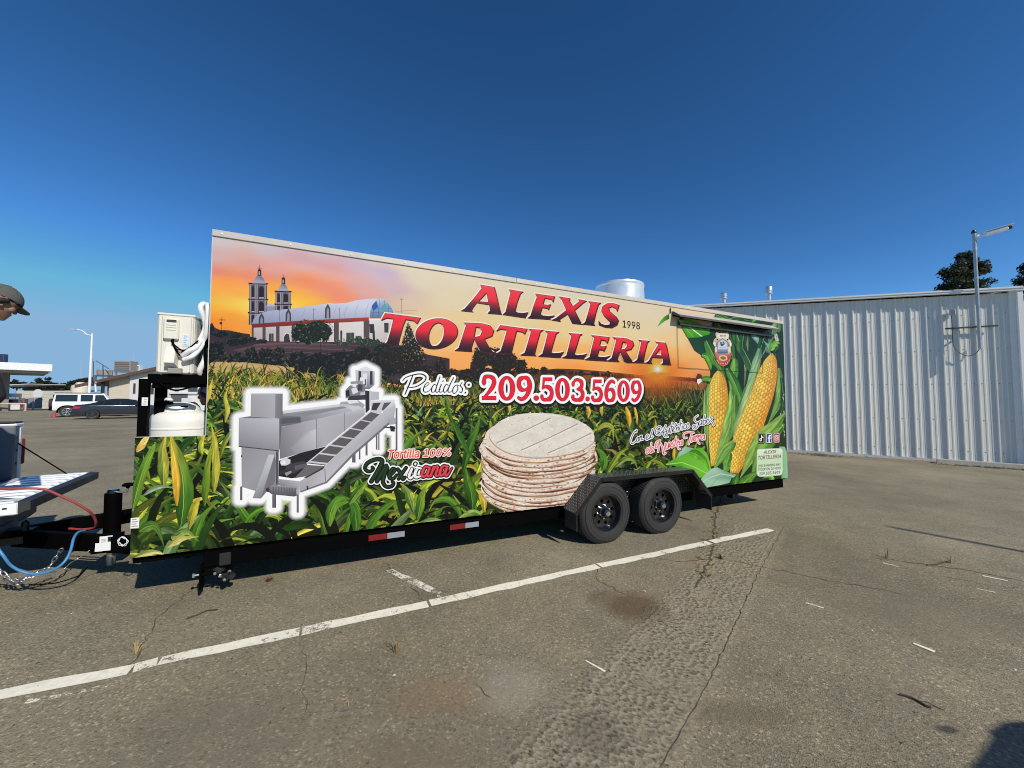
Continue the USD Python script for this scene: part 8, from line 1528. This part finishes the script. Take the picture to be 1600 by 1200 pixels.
def cob(lp, rp, cols, rows):
    l, r = spline(lp, 8), spline(rp, 8); sl2, sr = np.linspace(0, 1, len(l)), np.linspace(0, 1, len(r)); at2 = lambda t, s: (lambda a, b: a + (b - a) * s)(np.array([np.interp(t, sl2, l[:, k]) for k in (0, 1)]), np.array([np.interp(t, sr, r[:, k]) for k in (0, 1)]))
    W(np.vstack([l, r[::-1]]), (206, 130, 20)); V, F, C = [], [], []
    for c in range(cols):
        a0, a1 = (1 - math.cos(math.pi * (c + .03) / cols)) / 2 if False else .5 - .5 * math.cos(math.pi * (.06 + .88 * c / cols)), .5 - .5 * math.cos(math.pi * (.06 + .88 * (c + 1) / cols))
        for q in range(rows):
            off = .5 * (c % 2); t0, t1 = (q + off * .9) / (rows + .5), (q + 1 + off * .9) / (rows + .5)
            if t1 > 1: continue
            mid = (a0 + a1) / 2; m = R.uniform(.9, 1.08); ctr = at2((t0 + t1) / 2, mid); e = .06; pts = [at2(t0 + (t1 - t0) * b, a0 + (a1 - a0) * a) for a, b in ((.28, .04), (.72, .04), (.97, .28), (.97, .74), (.72, .97), (.28, .97), (.03, .74), (.03, .28))]
            sd = (mid - .42); base = np.array([250, 206, 56]) * (1 - .12 * max(sd, 0) * 2) + np.array([0, -60, -30]) * max(sd, 0) * 1.6; hi = np.array([255, 234, 130]) + np.array([-2, -50, -60]) * max(sd, 0) * 1.6; k = len(V)
            hl = at2(t0 + (t1 - t0) * .4, a0 + (a1 - a0) * .4); V += [hl] + pts; C += [np.clip(hi * m, 0, 255)] + [np.clip(base * m * (.86 if j in (3, 4, 5) else .96), 0, 255) for j in range(8)]; F += [[k, k + 1 + j, k + 1 + (j + 1) % 8] for j in range(8)]
    S.tris(UV(zc(V)), F, lin(np.array(C), KP))
cob([(485, 434), (462, 456), (444, 490), (432, 540), (428, 640), (426, 780), (428, 900), (440, 1034)], [(486, 434), (512, 458), (532, 500), (544, 560), (546, 660), (534, 800), (506, 920), (462, 1030)], 9, 30)
lf([(566, 560), (576, 640), (556, 780), (520, 880), (456, 1050)], 84, (96, 150, 50), (150, 196, 90), base=.25, peak=.5); lf([(590, 590), (588, 700), (580, 800), (540, 900)], 44, (60, 116, 40), (104, 156, 64))
lf([(745, 366), (712, 480), (676, 600), (640, 700), (600, 800), (566, 960)], 66, (120, 164, 84), (168, 200, 130), base=.25, peak=.5)
cob([(820, 324), (780, 366), (748, 420), (716, 500), (672, 620), (622, 740), (580, 860), (564, 960), (558, 1074)], [(822, 324), (846, 360), (854, 420), (850, 500), (826, 610), (790, 720), (744, 850), (684, 960), (612, 1080)], 11, 34)
lf([(810, 330), (808, 310), (800, 290), (770, 250)], 50, (96, 134, 116), (150, 184, 170)); lf([(812, 318), (830, 290), (850, 260), (872, 270)], 52, (110, 186, 40), (140, 204, 60)); W([(830, 216), (852, 206), (864, 250), (846, 250)], (222, 206, 190)); W([(806, 320), (816, 312), (840, 308), (846, 290), (876, 280), (880, 300), (856, 330), (836, 322), (818, 330)], (14, 34, 18)); lf([(838, 318), (850, 300), (862, 292), (878, 296)], 20, *GD)
lf([(866, 420), (872, 540), (852, 660), (790, 780)], 50, (86, 140, 40), (130, 176, 80), base=.4, peak=.5); lf([(880, 480), (892, 600), (880, 700), (860, 720)], 34, *GD)
lf([(906, 700), (840, 780), (770, 860), (700, 960), (620, 1110)], 110, (92, 146, 40), (150, 190, 84), base=.1, peak=.55); lf([(900, 770), (820, 860), (740, 960), (690, 1140)], 84, (66, 122, 30), (120, 168, 66), base=.2, peak=.5)
lf([(588, 880), (540, 930), (490, 1000), (452, 1060)], 66, (86, 146, 50), (136, 186, 84)); lf([(560, 950), (540, 1010), (530, 1060), (470, 1080)], 50, (60, 130, 40), (110, 176, 70))
W([(154, 1022), (214, 984), (270, 958), (300, 940), (330, 924), (380, 918), (414, 950), (434, 1010), (444, 1084), (400, 1100), (344, 1112), (300, 1070), (262, 1044), (214, 1030)], [(90, 170, 40), (100, 180, 46), (110, 186, 50), (70, 160, 30), (60, 150, 24), (90, 176, 40), (110, 190, 50), (120, 196, 60), (120, 200, 60), (110, 190, 50), (90, 176, 40), (60, 150, 24), (56, 146, 20), (80, 166, 36)])
S.line(zc([(160, 1022), (260, 1010), (340, 1040), (430, 1086)]), .9, (180, 224, 110)); S.line(zc([(330, 926), (380, 980), (420, 1060)]), .8, (150, 210, 80)); lf([(300, 944), (350, 960), (400, 1000), (438, 1080)], 50, *GB)
W([(226, 980), (250, 930), (278, 910), (334, 922), (300, 944), (268, 960)], [(150, 190, 160), (176, 206, 180), (160, 196, 170), (120, 166, 130), (140, 184, 150), (150, 190, 160)])
W([(332, 1176), (380, 1110), (440, 1050), (480, 1040), (520, 1062), (560, 1076), (612, 1088), (612, 1120), (570, 1104), (556, 1136), (500, 1150), (440, 1160), (400, 1170)], [(140, 186, 150), (160, 200, 170), (176, 206, 186), (150, 190, 164), (120, 166, 140), (130, 176, 150), (150, 190, 160), (120, 170, 130), (110, 160, 124), (150, 196, 160), (170, 206, 180), (160, 200, 170), (150, 194, 160)])
S.line(zc([(344, 1168), (420, 1110), (500, 1080), (600, 1100)]), .9, (196, 220, 200)); S.line(zc([(440, 1156), (480, 1110), (540, 1090)]), .7, (110, 160, 130))
lf([(620, 1190), (640, 1140), (700, 1090), (760, 1060)], 60, (60, 124, 26), (104, 160, 44)); lf([(600, 1190), (590, 1140), (602, 1100), (612, 1080)], 44, (36, 96, 20), (70, 130, 36)); lf([(800, 1150), (820, 1110), (800, 1098), (760, 1110)], 30, (90, 160, 40), (130, 190, 70))
W([(866, 910), (900, 912), (922, 960), (926, 1110), (880, 1112), (884, 1000)], [(130, 180, 130), (150, 196, 150), (140, 190, 146), (150, 206, 160), (120, 176, 120), (130, 186, 130)])
for k in range(26): x, y = R.uniform(860, 905), R.uniform(560, 900); W([(x, y), (x + R.uniform(2, 7), y - 2), (x + R.uniform(2, 8), y + R.uniform(4, 18)), (x + 1, y + R.uniform(4, 12))], [(214, 220, 206), (90, 130, 70), (40, 76, 40)][k % 3])
for k in range(60):
    x, y = R.uniform(470, 870), R.uniform(130, 330); W([(x, y), (x + R.uniform(3, 9), y + R.uniform(10, 30)), (x + R.uniform(4, 11), y + R.uniform(10, 30))], [(30, 84, 34), (60, 120, 50), (12, 36, 18)][k % 3])
S.out('printed_maize_plant', side_prim)

script('slogan_first_line', zC, [(p, N) for p in L1], 11, (20, 24, 32), [(22, (8, 12, 8), (3, 6)), (13, (246, 246, 250), (0, 0))], 0)
script('slogan_second_line', zC, [(p, N) for p in L2], 11, (222, 72, 96), [(22, (8, 12, 8), (3, 6)), (13, (252, 226, 222), (0, 0))], 0)

# ---- town crest on the hatch: scroll top, chapel window, red bowl
zk = Z(1040, 460, 8.0); S = Sheet(); K = lambda pts, col, **k: S.poly(zk(pts), col, **k)
shield = [(625, 470), (660, 486), (700, 480), (740, 480), (775, 470), (785, 520), (778, 556), (806, 580), (822, 630), (806, 668), (816, 750), (800, 812), (768, 876), (712, 904), (656, 876), (620, 810), (604, 740), (608, 640), (584, 610), (600, 560), (626, 544), (616, 500)]
S.poly(PM(Polygon(shield).buffer(9), zk), (44, 30, 24)); K(shield, [(226, 206, 172)] * 4 + [(240, 226, 200)] * 4 + [(210, 186, 150)] * 4 + [(200, 120, 90)] * 6 + [(214, 190, 156)] * 4)
K([(640, 496), (700, 498), (766, 490), (764, 540), (700, 546), (642, 544)], (240, 230, 206))
for k, x in enumerate((672, 688, 704, 720, 734)): K([(x, 508), (x + 9, 507), (x + 9, 530), (x, 531)], (120, 84, 56) if k % 2 == 0 else (150, 120, 90))
K([(612, 640), (640, 590), (706, 548), (772, 592), (796, 640), (770, 660), (770, 740), (640, 744), (636, 660)], (120, 118, 128)); K([(644, 600), (706, 562), (766, 604), (768, 690), (644, 692)], [(170, 190, 214), (196, 212, 230), (170, 190, 214), (214, 222, 232), (206, 214, 226)]); K([(642, 690), (768, 688), (768, 736), (642, 740)], (86, 104, 156)); K([(642, 702), (768, 700), (768, 712), (642, 714)], (150, 164, 196)); K([(672, 600), (720, 590), (734, 620), (700, 650), (680, 640)], (72, 72, 80)); K([(690, 604), (716, 600), (716, 616), (694, 620)], (190, 190, 196)); K([(660, 660), (750, 656), (750, 670), (660, 674)], (190, 190, 196))
K([(606, 726), (640, 750), (710, 742), (780, 744), (812, 728), (808, 780), (780, 850), (712, 890), (652, 860), (616, 800)], [(196, 110, 80), (206, 130, 100), (206, 130, 100), (206, 130, 100), (190, 90, 70), (196, 50, 44), (190, 44, 40), (200, 56, 48), (190, 44, 40), (180, 60, 50)])
K([(660, 770), (710, 756), (760, 772), (764, 820), (712, 836), (664, 818)], (226, 196, 150)); K([(676, 782), (710, 772), (744, 784), (746, 810), (712, 820), (680, 806)], (150, 110, 60)); K([(694, 790), (724, 788), (724, 806), (698, 808)], (90, 120, 60))
for k in range(7): a = .5 + k * .36; x, y = 712 + 84 * math.cos(a), 800 + 66 * math.sin(a); K([(x - 6, y - 6), (x + 6, y - 5), (x + 5, y + 6), (x - 5, y + 5)], (240, 206, 160))
K([(586, 612), (612, 596), (620, 640), (606, 650)], (246, 240, 226)); K([(796, 590), (820, 616), (812, 650), (794, 640)], (246, 240, 226)); K([(630, 556), (650, 560), (648, 576), (632, 574)], (40, 30, 26)); K([(756, 560), (776, 556), (778, 576), (760, 578)], (40, 30, 26)); K([(612, 660), (632, 666), (632, 720), (612, 716)], (240, 226, 196)); K([(778, 664), (800, 660), (802, 716), (780, 722)], (240, 226, 196))
S.out('town_crest', side_prim)
# ---- three small social icons and the address label
zs = Z(1150, 660, 12.0); ic = thing('social_icons', parent=side_prim)
rbox = lambda x0, y0, x1, y1, r: sbox(x0 + r, y0 + r, x1 - r, y1 - r).buffer(r)
for x0, y0, x1, y1, rim, ground_, kind_ in ((406, 206, 516, 388, (150, 140, 120), (12, 10, 12), 0), (552, 204, 662, 384, (226, 226, 236), (48, 66, 140), 1), (694, 194, 802, 376, (240, 200, 190), (170, 40, 110), 2)):
    S = Sheet(); S.poly(PM(rbox(x0 - 7, y0 - 4, x1 + 9, y1 + 14, 22), zs), (20, 22, 14)); S.poly(PM(rbox(x0, y0, x1, y1, 20), zs), rim); gi = rbox(x0 + 11, y0 + 13, x1 - 11, y1 - 13, 16); cx, cy = (x0 + x1) / 2, (y0 + y1) / 2
    if kind_ == 2: vv = UV(zs([(cx, y0)]))[0, 1], UV(zs([(cx, y1)]))[0, 1]; S.poly(PM(gi, zs), lambda uv, vv=vv: np.array([112, 40, 130]) + np.clip((vv[0] - uv[:, 1:2]) / (vv[0] - vv[1]), 0, 1) * np.array([110, 10, -60]))
    else: S.poly(PM(gi, zs), ground_)
    wh = (250, 250, 252)
    if kind_ == 0: S.poly(PM(unary_union([stroke([(cx + 4, cy - 58), (cx + 4, cy + 18)], 16), Polygon(rot_ellipse(cx - 10, cy + 26, 24, 30, 0)).difference(Polygon(rot_ellipse(cx - 10, cy + 26, 9, 14, 0))), stroke([(cx + 6, cy - 50), (cx + 16, cy - 26), (cx + 34, cy - 14)], 17)]), zs), wh)
    if kind_ == 1: S.poly(PM(unary_union([stroke([(cx + 28, cy - 46), (cx + 8, cy - 48), (cx + 4, cy - 20), (cx + 4, cy + 76)], 24), sbox(cx - 22, cy - 10, cx + 30, cy + 12)]), zs), wh)
    if kind_ == 2: fr2 = rbox(cx - 34, cy - 52, cx + 34, cy + 52, 18); S.poly(PM(unary_union([fr2.difference(rbox(cx - 24, cy - 40, cx + 24, cy + 40, 10)), Polygon(rot_ellipse(cx, cy, 18, 27, 0)).difference(Polygon(rot_ellipse(cx, cy, 9, 15, 0))), Point(cx + 17, cy - 30).buffer(6)]), zs), (255, 226, 230))
    S.out('icon', ic)
S = Sheet(); g = Polygon([(385, 530), (400, 508), (440, 500), (800, 486), (840, 490), (862, 520), (864, 900), (850, 960), (820, 985), (440, 1016), (400, 996), (378, 950)]); S.poly(PM(g.buffer(6), zs), (150, 176, 140)); v0, v1 = UV(zs([(600, 490)]))[0, 1], UV(zs([(600, 1000)]))[0, 1]
S.poly(PM(g, zs), lambda uv: np.array([232, 240, 222]) - 26 * np.sin(np.clip((v0 - uv[:, 1:2]) / (v0 - v1), 0, 1) * 3.1) * np.array([1, .35, 1.1]))
T_ = lambda t, a, b, h0, h1, c, sl2=0.0, bold=True: set_type(S, t, zs([a])[0], zs([b])[0], h0 / 12, h1 / 12, c, slant=sl2, bold=bold)
T_('ALEXIS', (506, 586), (738, 572), 58, 56, (110, 28, 36), .15); T_('TORTILLERIA', (396, 698), (836, 662), 68, 62, (96, 30, 34), .1)
T_('2900 E HARDING WAY', (404, 838), (826, 804), 44, 40, (46, 52, 44)); T_('STOCKTON, CA 95205', (404, 908), (830, 872), 46, 42, (46, 52, 44)); T_('209.503.5609', (426, 992), (814, 956), 54, 50, (52, 48, 50), .06)
S.out('address_label', side_prim)
print('print layers', _hm.max())
